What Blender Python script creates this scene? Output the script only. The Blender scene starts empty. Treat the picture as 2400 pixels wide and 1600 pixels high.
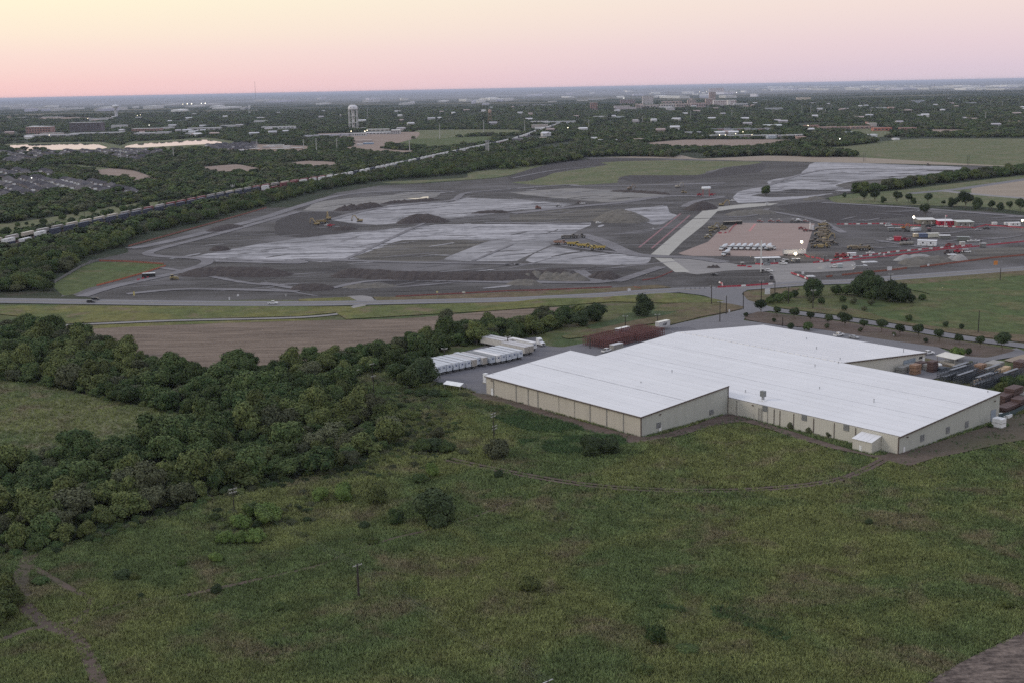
import bpy, bmesh, math, random
import numpy as np
from mathutils import Vector, Matrix
from mathutils.geometry import tessellate_polygon
random.seed(7); rng = np.random.default_rng(7)
scene = bpy.context.scene
COL = scene.collection

# ---------------------------------------------------------------- camera
CAM_H, F_PX, PITCH, ROLL = 120.0, 2889.64, 0.20221, 0.01955
cp, sp, cr, sr = math.cos(PITCH), math.sin(PITCH), math.cos(ROLL), math.sin(ROLL)
fwd = Vector((0, cp, -sp)); U0 = Vector((0, sp, cp)); R0 = Vector((1, 0, 0))
right = cr * R0 - sr * U0; up = sr * R0 + cr * U0
cam_d = bpy.data.cameras.new('camera'); cam = bpy.data.objects.new('camera', cam_d); COL.objects.link(cam)
cam.matrix_world = Matrix(((right.x, up.x, -fwd.x, 0), (right.y, up.y, -fwd.y, 0), (right.z, up.z, -fwd.z, CAM_H), (0, 0, 0, 1)))
cam_d.sensor_width = 36; cam_d.lens = F_PX / 2400 * 36; cam_d.clip_start = 1; cam_d.clip_end = 250000
scene.camera = cam

# ---------------------------------------------------------------- dusk sky, low sun glow, exposure
world = bpy.data.worlds.new('World'); scene.world = world; world.use_nodes = True
wt = world.node_tree; wt.nodes.clear()
def wn(t, **k):
    n = wt.nodes.new(t)
    for a, b in k.items(): setattr(n, a, b)
    return n
tc = wn('ShaderNodeTexCoord'); sx = wn('ShaderNodeSeparateXYZ'); wt.links.new(tc.outputs['Generated'], sx.inputs[0])
mz = wn('ShaderNodeMath', operation='MAXIMUM'); mz.inputs[1].default_value = 0.0; wt.links.new(sx.outputs['Z'], mz.inputs[0])
sq = wn('ShaderNodeMath', operation='SQRT'); wt.links.new(mz.outputs[0], sq.inputs[0])
def ramp(stops):
    r = wn('ShaderNodeValToRGB'); e = r.color_ramp.elements
    while len(e) < len(stops): e.new(0.5)
    for el, (p, c) in zip(e, stops): el.position = p; el.color = (*c, 1)
    wt.links.new(sq.outputs[0], r.inputs[0]); return r
ZEN = (.62, .67, .83)
rl = ramp([(0, (.86, .53, .53)), (.10, (.90, .59, .56)), (.175, (.92, .70, .62)), (.215, (.94, .79, .63)), (.27, (.96, .88, .64)), (.5, (.82, .84, .84)), (1, ZEN)])
rr = ramp([(0, (.62, .53, .61)), (.10, (.67, .55, .63)), (.17, (.75, .60, .64)), (.24, (.83, .68, .65)), (.32, (.86, .76, .70)), (.5, (.72, .72, .78)), (1, ZEN)])
mx = wn('ShaderNodeMapRange'); mx.interpolation_type = 'SMOOTHSTEP'
mx.inputs['From Min'].default_value = -.52; mx.inputs['From Max'].default_value = .42
wt.links.new(sx.outputs['X'], mx.inputs['Value'])
mix = wn('ShaderNodeMix', data_type='RGBA'); wt.links.new(mx.outputs[0], mix.inputs['Factor'])
wt.links.new(rl.outputs[0], mix.inputs['A']); wt.links.new(rr.outputs[0], mix.inputs['B'])
bg = wn('ShaderNodeBackground'); bg.inputs['Strength'].default_value = 1.0
wt.links.new(mix.outputs['Result'], bg.inputs[0]); wo = wn('ShaderNodeOutputWorld'); wt.links.new(bg.outputs[0], wo.inputs[0])
sd = bpy.data.lights.new('sun_afterglow', 'SUN'); sun = bpy.data.objects.new('sun_afterglow', sd); COL.objects.link(sun)
sd.energy = 0.8; sd.angle = math.radians(18); sd.color = (1, .86, .72)
SUN_DIR = Vector((-.88, .10, .46)).normalized(); sun.rotation_euler = SUN_DIR.to_track_quat('Z', 'Y').to_euler()
scene.view_settings.view_transform = 'Standard'; scene.view_settings.look = 'None'
scene.view_settings.exposure = 0.1; scene.view_settings.gamma = 1.0; scene.view_settings.use_curve_mapping = False
scene.render.engine = 'CYCLES'
cy = scene.cycles; cy.max_bounces = 5; cy.diffuse_bounces = 2; cy.glossy_bounces = 2; cy.transmission_bounces = 2; cy.transparent_max_bounces = 4; cy.volume_bounces = 0
cy.use_adaptive_sampling = True; cy.adaptive_threshold = .01; cy.use_denoising = False

# ---------------------------------------------------------------- survey readings -> metres on the ground
FR = dict(O=(0, 0, 2400), K1=(0, 200, 600), K2=(600, 200, 600), K3=(1200, 180, 600), K4=(1800, 180, 600),
          L1=(1600, 450, 400), L2=(2000, 450, 400), L3=(1200, 380, 500), L4=(700, 400, 500), L5=(0, 500, 700),
          M1=(950, 700, 650), M2=(1600, 640, 800), M3=(2000, 750, 400), M4=(1350, 700, 400),
          N1=(0, 1000, 900), N2=(800, 1000, 900), N3=(1600, 1066, 800), N4=(500, 850, 700), N5=(1000, 780, 300),
          Q1=(1380, 740, 220), Q2=(780, 230, 180), Q3=(2080, 490, 320), Q4=(1640, 540, 280), Q5=(1240, 480, 240),
          Q6=(2100, 820, 300), Q7=(1780, 480, 320), T1=(1440, 180, 400), P=(0, 0, 2352))
def ray(fr, x, y):
    a = FR[fr]; s = a[2] / 2352
    px, py = a[0] + x * s, a[1] + y * s
    u, v = (px - 1200) / F_PX, (800 - py) / F_PX
    return u * right + v * up + fwd
def G(fr, x, y, z=0.0):
    d = ray(fr, x, y); t = (z - CAM_H) / d.z
    return Vector((d.x * t, d.y * t, z))
def GL(*groups):
    out = []
    for fr, pts in groups:
        out += [G(fr, x, y).xy for x, y in pts]
    return out

# ---------------------------------------------------------------- object helpers
def tag(o, label=None, cat=None, group=None, kind=None):
    if label: o['label'] = label
    if cat: o['category'] = cat
    if group: o['group'] = group
    if kind: o['kind'] = kind
    return o
def empty(name, loc, rz=0.0, label=None, cat=None, group=None, s=1.0):
    o = bpy.data.objects.new(name, None); COL.objects.link(o)
    o.location = loc; o.rotation_euler = (0, 0, rz); o.scale = (s, s, s); o.empty_display_size = .5
    return tag(o, label, cat, group)
class MB:
    def __init__(s): s.v = []; s.f = []
    def add(s, vs, fs):
        n = len(s.v); s.v += [tuple(p) for p in vs]; s.f += [tuple(i + n for i in f) for f in fs]; return s
    def box(s, x0, x1, y0, y1, z0, z1):
        return s.add([(x0, y0, z0), (x1, y0, z0), (x1, y1, z0), (x0, y1, z0), (x0, y0, z1), (x1, y0, z1), (x1, y1, z1), (x0, y1, z1)],
                     [(3, 2, 1, 0), (4, 5, 6, 7), (0, 1, 5, 4), (1, 2, 6, 5), (2, 3, 7, 6), (3, 0, 4, 7)])
    def tube(s, a, b, r0, r1=None, n=8):
        a, b = Vector(a), Vector(b); r1 = r0 if r1 is None else r1
        d = (b - a).normalized(); q = Vector((0, 0, 1)) if abs(d.z) < .9 else Vector((1, 0, 0))
        e1 = d.cross(q).normalized(); e2 = d.cross(e1)
        vs = []
        for c, r in ((a, r0), (b, r1)):
            for i in range(n):
                t = 2 * math.pi * i / n; vs.append(c + e1 * (r * math.cos(t)) + e2 * (r * math.sin(t)))
        fs = [(i, n + i, n + (i + 1) % n, (i + 1) % n) for i in range(n)] + [tuple(range(n)), tuple(range(2 * n - 1, n - 1, -1))]
        return s.add(vs, fs)
    def bar(s, a, b, w, h):
        a, b = Vector(a), Vector(b); d = (b - a).normalized(); q = Vector((0, 0, 1)) if abs(d.z) < .95 else Vector((1, 0, 0))
        e1 = d.cross(q).normalized() * w / 2; e2 = e1.cross(d).normalized() * h / 2
        vs = [c + i * e1 + j * e2 for c in (a, b) for i, j in ((-1, -1), (1, -1), (1, 1), (-1, 1))]
        return s.add(vs, [(0, 1, 2, 3), (7, 6, 5, 4), (0, 4, 5, 1), (1, 5, 6, 2), (2, 6, 7, 3), (3, 7, 4, 0)])
    def lathe(s, prof, c=(0, 0, 0), n=16, ax='z'):
        vs = []; m = len(prof)
        for r, h in prof:
            for i in range(n):
                t = 2 * math.pi * i / n; x, y, z = r * math.cos(t), r * math.sin(t), h
                if ax == 'x': x, y, z = h, x, y
                if ax == 'y': x, y, z = x, h, y
                vs.append((c[0] + x, c[1] + y, c[2] + z))
        fs = [(k * n + i, k * n + (i + 1) % n, (k + 1) * n + (i + 1) % n, (k + 1) * n + i) for k in range(m - 1) for i in range(n)]
        fs += [tuple(range(n - 1, -1, -1)), tuple(range((m - 1) * n, m * n))]
        return s.add(vs, fs)
    def prism(s, prof, y0, y1):      # profile in x,z extruded along y
        n = len(prof)
        vs = [(x, y0, z) for x, z in prof] + [(x, y1, z) for x, z in prof]
        return s.add(vs, [(i, (i + 1) % n, n + (i + 1) % n, n + i) for i in range(n)] + [tuple(range(n - 1, -1, -1)), tuple(range(n, 2 * n))])
    def mesh(s, name, m):
        me = bpy.data.meshes.new(name); me.from_pydata(s.v, [], s.f); me.update()
        bm = bmesh.new(); bm.from_mesh(me); bmesh.ops.recalc_face_normals(bm, faces=bm.faces); bm.to_mesh(me); bm.free()
        if m: me.materials.append(m)
        return me
    def build(s, name, m, parent=None, smooth=False):
        me = s.mesh(name, m)
        if smooth: me.polygons.foreach_set('use_smooth', [True] * len(me.polygons))
        return link(name, me, parent)
def link(name, me, parent=None):
    o = bpy.data.objects.new(name, me); COL.objects.link(o)
    if parent: o.parent = parent
    return o
def copy_tree(o, parent=None):
    c = o.copy(); COL.objects.link(c)
    if parent: c.parent = parent
    for ch in list(o.children): copy_tree(ch, c)
    return c
def place(o, loc, rz, label, group=None, s=None):
    o.location = loc; o.rotation_euler = (0, 0, rz)
    if s: o.scale = (s, s, s)
    o['label'] = label
    if group: o['group'] = group
    return o

# ---------------------------------------------------------------- materials
def newmat(name):
    m = bpy.data.materials.new(name); m.use_nodes = True; nt = m.node_tree; nt.nodes.clear()
    out = nt.nodes.new('ShaderNodeOutputMaterial'); b = nt.nodes.new('ShaderNodeBsdfPrincipled'); nt.links.new(b.outputs[0], out.inputs[0])
    return m, nt, b
class N:
    def __init__(s, nt): s.nt = nt
    def n(s, t, ins=None, **k):
        nd = s.nt.nodes.new(t)
        for a, b in k.items(): setattr(nd, a, b)
        for a, b in (ins or {}).items():
            if isinstance(b, bpy.types.NodeSocket): s.nt.links.new(b, nd.inputs[a])
            else: nd.inputs[a].default_value = b
        return nd
    def noise(s, vec, scale, detail=4, rough=.6, dist=0.0):
        return s.n('ShaderNodeTexNoise', {'Vector': vec, 'Scale': scale, 'Detail': detail, 'Roughness': rough, 'Distortion': dist}).outputs[0]
    def map(s, v, a, b, c=0.0, d=1.0):
        return s.n('ShaderNodeMapRange', {'Value': v, 'From Min': a, 'From Max': b, 'To Min': c, 'To Max': d}).outputs[0]
    def mix(s, f, a, b):
        nd = s.n('ShaderNodeMix', data_type='RGBA')
        for k, v in (('Factor', f), ('A', a), ('B', b)):
            if isinstance(v, bpy.types.NodeSocket): s.nt.links.new(v, nd.inputs[k])
            elif k == 'Factor': nd.inputs[k].default_value = v
            else: nd.inputs[k].default_value = (*v, 1)
        return nd.outputs['Result']
    def math(s, op, a, b=0.0): return s.n('ShaderNodeMath', {0: a, 1: b}, operation=op).outputs[0]
    def pos(s): return s.n('ShaderNodeNewGeometry').outputs['Position']
    def rot(s, ang, sx=1, sy=1):
        return s.n('ShaderNodeMapping', {'Vector': s.pos(), 'Rotation': (0, 0, ang), 'Scale': (sx, sy, 1)}).outputs[0]
def plain(name, col, rough=.7, metal=0.0, var=.12, scale=.6, emit=0.0, spec=None):
    m, nt, b = newmat(name); n = N(nt)
    v = n.n('ShaderNodeTexCoord').outputs['Object']
    f = n.noise(v, scale, 5)
    c = n.mix(n.map(f, .3, .7), tuple(x * (1 - var) for x in col), tuple(min(1, x * (1 + var)) for x in col))
    nt.links.new(c, b.inputs['Base Color']); b.inputs['Roughness'].default_value = rough; b.inputs['Metallic'].default_value = metal
    if emit: b.inputs['Emission Color'].default_value = (*col, 1); b.inputs['Emission Strength'].default_value = emit
    if spec is not None: b.inputs['Specular IOR Level'].default_value = spec
    return m
def ground_mat(name, c1, c2, c3=None, ang=0.0, along=.012, across=.25, amt=(.35, .65), rough=.95, fine=.5, big=.008, dist=0.0, bump=.3, rows=None, rowmix=.35):
    """streaked earth: c1/c2 mixed by a noise stretched along a direction, c3 in large patches"""
    m, nt, b = newmat(name); n = N(nt)
    s1 = n.noise(n.rot(-ang, along, across), 1.0, 6, .65, dist)
    s2 = n.noise(n.pos(), fine, 6, .7); s3 = n.noise(n.pos(), big, 5, .6)
    f = n.math('ADD', n.math('MULTIPLY', s1, .6), n.math('MULTIPLY', s2, .4))
    if rows:
        w = n.n('ShaderNodeTexWave', {'Vector': n.rot(-ang), 'Scale': rows, 'Distortion': 2.5, 'Detail': 2.0, 'Detail Scale': .15 / rows * .02}, bands_direction='Y').outputs['Fac']
        f = n.math('ADD', n.math('MULTIPLY', f, 1 - rowmix), n.math('MULTIPLY', w, rowmix))
    c = n.mix(n.map(f, *amt), c1, c2)
    if c3: c = n.mix(n.map(s3, .5, .68), c, c3)
    nt.links.new(c, b.inputs['Base Color']); b.inputs['Roughness'].default_value = rough; b.inputs['Specular IOR Level'].default_value = .15
    bp = n.n('ShaderNodeBump', {'Strength': bump, 'Distance': .4, 'Height': f}); nt.links.new(bp.outputs[0], b.inputs['Normal'])
    return m
def grass_colour(n, a=(.098, .108, .044), lush=(.068, .094, .040), dry=(.125, .108, .070)):
    p = n.pos()
    f1 = n.noise(p, .02, 6, .6, .6); f2 = n.noise(p, .045, 5, .65, .4); f3 = n.noise(p, .9, 4, .7); f4 = n.noise(p, .13, 5, .7)
    c = n.mix(n.map(f1, .44, .56), a, lush)
    c = n.mix(n.map(f2, .52, .66), c, dry)
    k = n.math('MULTIPLY', n.map(f3, .3, .7, .74, 1.26), n.map(f4, .32, .68, .70, 1.32))
    return n.n('ShaderNodeVectorMath', {0: c, 1: n.n('ShaderNodeCombineXYZ', {0: k, 1: k, 2: k}).outputs[0]}, operation='MULTIPLY').outputs[0]
def grass_mat(name, bump=.6, **k):
    m, nt, b = newmat(name); n = N(nt)
    nt.links.new(grass_colour(n, **k), b.inputs['Base Color']); b.inputs['Roughness'].default_value = .9; b.inputs['Specular IOR Level'].default_value = .1
    h = n.noise(n.pos(), 1.2, 4, .7); bp = n.n('ShaderNodeBump', {'Strength': bump, 'Distance': .6, 'Height': h}); nt.links.new(bp.outputs[0], b.inputs['Normal'])
    return m

M = {}
M['grass'] = grass_mat('meadow grass')
M['verge'] = grass_mat('verge grass', a=(.145, .142, .050), lush=(.105, .122, .045), dry=(.16, .13, .08))
M['lawn'] = grass_mat('green lawn', a=(.085, .105, .042), lush=(.075, .105, .04), dry=(.12, .115, .055))
M['palegrass'] = grass_mat('pale pasture', a=(.135, .14, .075), lush=(.105, .125, .06), dry=(.17, .15, .10))
M['lush'] = grass_mat('lush grass', a=(.065, .088, .040), lush=(.058, .086, .040), dry=(.08, .09, .045))
M['brownverge'] = grass_mat('dry brown verge', a=(.13, .105, .065), lush=(.11, .11, .05), dry=(.15, .105, .08))
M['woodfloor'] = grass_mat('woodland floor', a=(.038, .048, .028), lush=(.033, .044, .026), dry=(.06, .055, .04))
DK1, DK2 = (.048, .0445, .043), (.122, .115, .111)
M['soil'] = ground_mat('graded dark soil', DK1, DK2, (.155, .148, .152), ang=.25, along=.006, across=.045, amt=(.40, .62), dist=1.2)
M['soildark'] = ground_mat('fresh dark soil', (.040, .036, .037), (.080, .074, .074), None, ang=.2, along=.02, across=.2)
M['limed'] = ground_mat('lime treated soil', (.16, .157, .165), (.45, .44, .455), (.20, .196, .203), ang=.62, along=.010, across=.10, amt=(.40, .58), dist=.5, fine=.12)
M['limed2'] = ground_mat('lime treated soil swirled', (.15, .147, .155), (.43, .42, .43), (.19, .186, .19), ang=-.25, along=.014, across=.10, amt=(.38, .60), dist=1.6, fine=.12)
M['limedbrown'] = ground_mat('grey tan soil', (.15, .145, .138), (.29, .275, .26), (.20, .195, .19), ang=.1, along=.008, across=.06, amt=(.36,.64), fine=.1)
M['brownsoil'] = ground_mat('brown grey soil', (.06, .056, .052), (.16, .148, .13), None, ang=.02, along=.010, across=.07, amt=(.42,.58))
M['haul'] = ground_mat('haul track', (.115, .11, .115), (.25, .24, .25), None, ang=.1, along=.02, across=.12)
M['gravel'] = ground_mat('crushed stone', (.19, .182, .178), (.31, .295, .285), (.25, .24, .24), ang=.1, along=.03, across=.2)
M['tanroad'] = ground_mat('pale concrete haul road', (.28, .27, .245), (.47, .455, .415), (.35, .335, .305), ang=1.05, along=.02, across=.5)
M['peach'] = ground_mat('peach crushed stone pad', (.24, .185, .165), (.36, .28, .25), (.29, .235, .21), ang=0.0, along=.03, across=.25)
M['asphalt'] = ground_mat('weathered asphalt', (.150, .147, .155), (.205, .20, .21), (.17, .168, .175), ang=0.0, along=.02, across=.3, bump=.1)
M['yard'] = ground_mat('yard asphalt', (.125, .122, .132), (.185, .18, .19), (.15, .148, .15), ang=-.9, along=.02, across=.2, bump=.1)
M['plough'] = ground_mat('ploughed stubble', (.090, .067, .052), (.245, .192, .150), (.125, .098, .078), ang=0.05, along=.04, across=.35, amt=(.36, .64), fine=.9)
M['farbrown'] = ground_mat('far brown field', (.22, .165, .135), (.30, .235, .195), None, ang=0, along=.01, across=.04)
M['fartan'] = ground_mat('dry tan field', (.24, .20, .16), (.33, .275, .215), None, ang=0, along=.01, across=.05)
M['stubble'] = ground_mat('wet stubble', (.065, .052, .046), (.25, .20, .17), None, ang=.7, along=.3, across=.9, amt=(.42, .66), fine=1.4)
M['earth'] = ground_mat('bare brown earth', (.080, .060, .050), (.155, .118, .10), (.085, .08, .05), ang=-.85, along=.05, across=.3)
M['track'] = ground_mat('worn dirt track', (.085, .066, .054), (.130, .098, .082), (.085, .080, .05), ang=0, along=.1, across=.3, fine=.8)
M['ballast'] = ground_mat('rail ballast', (.09, .085, .085), (.15, .145, .145), None, ang=1.3, along=.02, across=1)

def countryside():
    m, nt, b = newmat('distant countryside'); n = N(nt); p = n.pos()
    band = n.noise(n.rot(.12, .00012, .0009), 1.0, 5, .6); spk = n.noise(n.rot(0, .004, .012), 1.0, 3, .8)
    vor = n.n('ShaderNodeTexVoronoi', {'Vector': n.rot(.3, .0016, .0028), 'Scale': 1.0}).outputs['Color']
    vs = n.n('ShaderNodeSeparateColor', {0: vor}).outputs[0]
    c = n.mix(n.map(vs, .45, .8), (.045, .060, .042), (.20, .18, .13))
    c = n.mix(n.map(band, .40, .62), (.032, .045, .030), c)
    c = n.mix(n.map(spk, .60, .72), c, (.55, .55, .56))
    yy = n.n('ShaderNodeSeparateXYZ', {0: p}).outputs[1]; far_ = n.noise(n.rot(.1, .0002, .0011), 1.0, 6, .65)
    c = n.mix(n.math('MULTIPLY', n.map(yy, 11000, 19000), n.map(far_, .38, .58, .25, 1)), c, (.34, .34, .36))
    nt.links.new(c, b.inputs['Base Color']); b.inputs['Roughness'].default_value = 1; b.inputs['Specular IOR Level'].default_value = 0
    return m
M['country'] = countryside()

# ---------------------------------------------------------------- ground sheets
SHEETS = []     # (polygon, z, name)
NZ = [0]
def smooth_poly(p, n=4, jit=0.0):
    p = [np.array(q) for q in p]; out = []
    L = len(p)
    for i in range(L):
        a, b, c, d = p[i - 1], p[i], p[(i + 1) % L], p[(i + 2) % L]
        ln = np.linalg.norm(c - b)
        for k in range(n):
            t = k / n
            # half-strength Catmull-Rom keeps corners readable
            m1, m2 = (c - a) * .25, (d - b) * .25
            mm = ln * .5
            for mv in (m1, m2):
                l = np.linalg.norm(mv)
                if l > mm: mv *= mm / l
            h = (2 * t**3 - 3 * t**2 + 1) * b + (t**3 - 2 * t**2 + t) * m1 + (-2 * t**3 + 3 * t**2) * c + (t**3 - t**2) * m2
            if jit: h = h + rng.normal(0, jit * min(1, ln / 30), 2)
            out.append(h)
    return out
def sheet(name, pts, mat, smooth=4, jit=0.0, kind='structure'):
    NZ[0] += 1; z = .01 + .0015 * NZ[0]
    P = smooth_poly(pts, smooth, jit) if smooth > 1 else [np.array(q) for q in pts]
    vs = [Vector((q[0], q[1], 0)) for q in P]
    tris = tessellate_polygon([vs])
    cx, cy_ = np.mean([q[0] for q in P]), np.mean([q[1] for q in P])
    me = bpy.data.meshes.new(name); me.from_pydata([(v.x - cx, v.y - cy_, 0) for v in vs], [], [tuple(t) for t in tris]); me.update()
    bm = bmesh.new(); bm.from_mesh(me)
    for f in bm.faces:
        if f.normal.z < 0: f.normal_flip()
    bm.to_mesh(me); bm.free(); me.materials.append(mat)
    o = link(name, me); o.location = (cx, cy_, z); o['kind'] = kind
    A = np.array(P); SHEETS.append((A, z, name, A.min(0), A.max(0)))
    return o
def strip_poly(pts, w, w2=None):
    p = [Vector(q) for q in pts]; L = []; R = []
    # resample smoothly
    q = []
    for i in range(len(p) - 1):
        a, b, c, d = p[max(i - 1, 0)], p[i], p[i + 1], p[min(i + 2, len(p) - 1)]
        for k in range(5):
            t = k / 5; q.append(.5 * ((2 * b) + (c - a) * t + (2 * a - 5 * b + 4 * c - d) * t * t + (3 * b - a - 3 * c + d) * t**3))
    q.append(p[-1]); n = len(q)
    for i, s in enumerate(q):
        t = (q[min(i + 1, n - 1)] - q[max(i - 1, 0)]).normalized(); nn = Vector((-t.y, t.x)); ww = w + ((w2 or w) - w) * i / (n - 1)
        L.append(s + nn * ww / 2); R.append(s - nn * ww / 2)
    return [tuple(v) for v in L + R[::-1]]
def strip(name, pts, w, mat, w2=None): return sheet(name, strip_poly(pts, w, w2), mat, 1)
def inside(poly, xy):
    x, y = xy[:, 0], xy[:, 1]; r = np.zeros(len(xy), bool); j = len(poly) - 1
    for i in range(len(poly)):
        xi, yi = poly[i][0], poly[i][1]; xj, yj = poly[j][0], poly[j][1]
        if yi != yj:
            r ^= ((yi > y) != (yj > y)) & (x < (xj - xi) * (y - yi) / (yj - yi) + xi)
        j = i
    return r
def gz(x, y):
    z = 0.0; q = np.array([[x, y]])
    for A, zz, nm, lo, hi in SHEETS:
        if zz > z and lo[0] <= x <= hi[0] and lo[1] <= y <= hi[1] and inside(A, q)[0]: z = zz
    return z
def on(fr, x, y):
    p = G(fr, x, y); p.z = gz(p.x, p.y); return p

# base ground out to the visible horizon
R_H = 120000
mb = MB(); rings = [0, 1200, 4000, 9000, 30000, R_H]; seg = 96
for r in rings[1:]:
    for i in range(seg): mb.v.append((r * math.cos(2 * math.pi * i / seg), r * math.sin(2 * math.pi * i / seg), 0))
mb.v.append((0, 0, 0)); c0 = len(mb.v) - 1
for i in range(seg): mb.f.append((c0, i, (i + 1) % seg))
for k in range(len(rings) - 2):
    for i in range(seg): mb.f.append((k * seg + i, (k + 1) * seg + i, (k + 1) * seg + (i + 1) % seg, k * seg + (i + 1) % seg))
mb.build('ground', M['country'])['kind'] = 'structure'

# meadow in front, woodland floor behind
sheet('meadow', [(-700, -200), (900, -200), (900, 990)] + GL(('L2', [(2352, 1090)]), ('L5', [(0, 720)])) + [(-700, 745)], M['grass'], 1)
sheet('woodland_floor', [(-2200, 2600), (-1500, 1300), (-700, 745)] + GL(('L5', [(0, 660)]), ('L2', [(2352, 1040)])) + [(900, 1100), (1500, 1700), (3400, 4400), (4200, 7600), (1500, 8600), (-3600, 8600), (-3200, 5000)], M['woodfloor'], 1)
# far fields and ponds
sheet('brown_field', GL(('K1', [(850, 785), (1000, 765), (1200, 780), (1320, 815), (1510, 890), (1450, 908), (1100, 865), (920, 835)])), M['farbrown'])
sheet('brown_field', GL(('K1', [(1830, 755), (2170, 728), (2400, 770), (2352, 810), (2000, 815), (1860, 785)])), M['farbrown'])
sheet('brown_field', GL(('K2', [(215, 730), (480, 695), (770, 712), (680, 770), (420, 760)])), M['farbrown'])
sheet('pasture', GL(('K1', [(400, 745), (620, 725), (1000, 765), (850, 785), (700, 775)])), M['palegrass'])
sheet('far_field', GL(('K1', [(330, 325), (380, 300), (700, 295), (900, 305), (700, 325)])), M['farbrown'])
sheet('scrub_field', GL(('K1', [(-100, 1420), (-100, 1290), (600, 1200), (1200, 1095), (1750, 1050), (1300, 1150), (800, 1255), (300, 1350)])), M['palegrass'], jit=4)
sheet('hay_field', GL(('K2', [(1470, 415), (1850, 408), (2352, 408)]), ('K3', [(110, 505), (100, 530)]), ('K2', [(2200, 452), (1800, 480), (1480, 500)])), M['palegrass'])
sheet('rail_side_field', GL(('K2', [(1380, 500), (2180, 470), (2100, 540), (1700, 580), (1250, 560), (1180, 560)])), M['lawn'])
sheet('works_ground', GL(('K2', [(450, 450), (860, 440), (1480, 430), (1480, 480), (1350, 520), (1150, 580), (1350, 600), (1600, 600), (1300, 640), (900, 600), (700, 600), (900, 560), (860, 500)])), M['farbrown'])
sheet('dirt_lot', GL(('K2', [(-300, 560), (30, 545), (480, 560), (480, 610), (100, 620), (-250, 620)])), M['farbrown'])
sheet('far_brown_field', GL(('K3', [(1190, 615), (1600, 580), (2352, 578)]), ('K4', [(0, 578), (450, 585), (700, 592), (330, 640), (0, 645)]), ('K3', [(2200, 660), (1700, 660), (1300, 648)])), M['farbrown'])
sheet('grass_pasture', GL(('K4', [(250, 690), (1000, 600), (1400, 572), (2600, 575), (2600, 830), (2000, 822), (830, 748), (400, 720)])), M['palegrass'])
sheet('dry_headland', GL(('K3', [(760, 745), (1000, 738), (1530, 720), (1720, 755)]), ('K4', [(0, 728), (830, 742), (1700, 795), (2250, 825), (1400, 805), (400, 785), (0, 775)]), ('K3', [(1300, 772), (900, 770)])), M['fartan'])
sheet('small_field', GL(('K4', [(1370, 485), (1870, 490), (1830, 520), (1500, 520)])), M['farbrown'])
sheet('small_field', GL(('K4', [(1780, 378), (2130, 385), (2080, 402), (1820, 405)])), M['fartan'])
sheet('field_strip', GL(('K4', [(690, 495), (930, 480), (1090, 500), (1180, 540), (940, 560), (760, 520)])), M['palegrass'])
wm, wnt, wb = newmat('pond water'); nn = N(wnt)
wb.inputs['Base Color'].default_value = (.10, .10, .11, 1); wb.inputs['Roughness'].default_value = .03; wb.inputs['Specular IOR Level'].default_value = .9
bp = nn.n('ShaderNodeBump', {'Strength': .02, 'Distance': .01, 'Height': nn.noise(nn.pos(), .6, 3)}); wnt.links.new(bp.outputs[0], wb.inputs['Normal'])
M['water'] = wm
sheet('pond_bank', GL(('K1', [(-10, 545), (300, 530), (920, 522), (1100, 560), (1000, 600), (300, 600), (60, 580)])), M['palegrass'])
sheet('pond_bank', GL(('K1', [(1060, 610), (1080, 570), (1200, 520), (1480, 508), (1900, 484), (2160, 520), (2140, 570), (1700, 590), (1300, 612)])), M['palegrass'])
sheet('pond', GL(('K1', [(60, 555), (300, 544), (700, 535), (880, 541), (985, 573), (900, 590), (600, 592), (250, 604)])), M['water'])
sheet('pond', GL(('K1', [(1110, 572), (1250, 541), (1450, 527), (1700, 512), (1880, 501), (2070, 530), (1850, 545), (1700, 552), (1300, 574)])), M['water'])
# residential streets
strip('street', GL(('K1', [(0, 630), (180, 660), (330, 700), (480, 720)])), 12, M['asphalt'])
strip('street', GL(('K1', [(560, 890), (800, 900), (1000, 960), (1250, 1000)])), 9, M['asphalt'])
strip('street', GL(('K1', [(-50, 900), (200, 905), (450, 935), (700, 930)])), 9, M['asphalt'])
# ---- rail corridor
RAIL = GL(('K1', [(-500, 1590), (0, 1493), (850, 1302), (2352, 985)]), ('K2', [(700, 870), (1200, 765), (1700, 655), (2352, 510)]), ('K3', [(250, 500), (480, 430)]))
strip('rail_bed', RAIL, 26, M['ballast'])
# ---- construction site
SITE = GL(('L5', [(560, 640), (480, 660), (700, 372), (780, 362), (1010, 310), (1010, 270), (1350, 180), (1700, 80), (2100, -40)]),
          ('L4', [(0, 410), (400, 250), (900, 165), (1400, 145), (2200, 85)]), ('L3', [(0, 150), (200, 60), (430, 10), (940, -10)]),
          ('K3', [(640, 740), (1000, 745), (1430, 752), (2330, 780)]), ('K4', [(150, 780), (800, 800), (1460, 820), (2000, 822), (2200, 835), (1900, 950), (1300, 990), (700, 1075), (520, 1120), (660, 1170), (1300, 1205), (2000, 1240), (2500, 1290)]),
          ('L2', [(2500, 1000), (2352, 1040), (1700, 1120), (430, 1195), (0, 1215)]), ('L1', [(1700, 1275), (1250, 1290), (0, 1340)]), ('L3', [(1700, 1380), (1000, 1460)]), ('L4', [(2352, 1395), (1000, 1440), (-400, 1425)]), ('L5', [(1500, 690), (900, 690), (700, 665)]))
sheet('building_site', SITE, M['soil'], 1)
sheet('lawn_plot', GL(('L5', [(430, 590), (420, 560), (640, 430), (760, 385), (1240, 395), (1305, 415), (1150, 470), (900, 540), (700, 590), (580, 640), (500, 650)])), M['lawn'])
sheet('pasture', GL(('K3', [(0, 975), (170, 955), (400, 885), (690, 840), (880, 812), (800, 792), (1130, 772), (1430, 768), (2320, 785), (1950, 835), (1780, 875), (1700, 905), (1080, 907), (990, 935), (960, 975), (560, 1000), (200, 995)])), M['palegrass'], jit=2)
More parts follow.
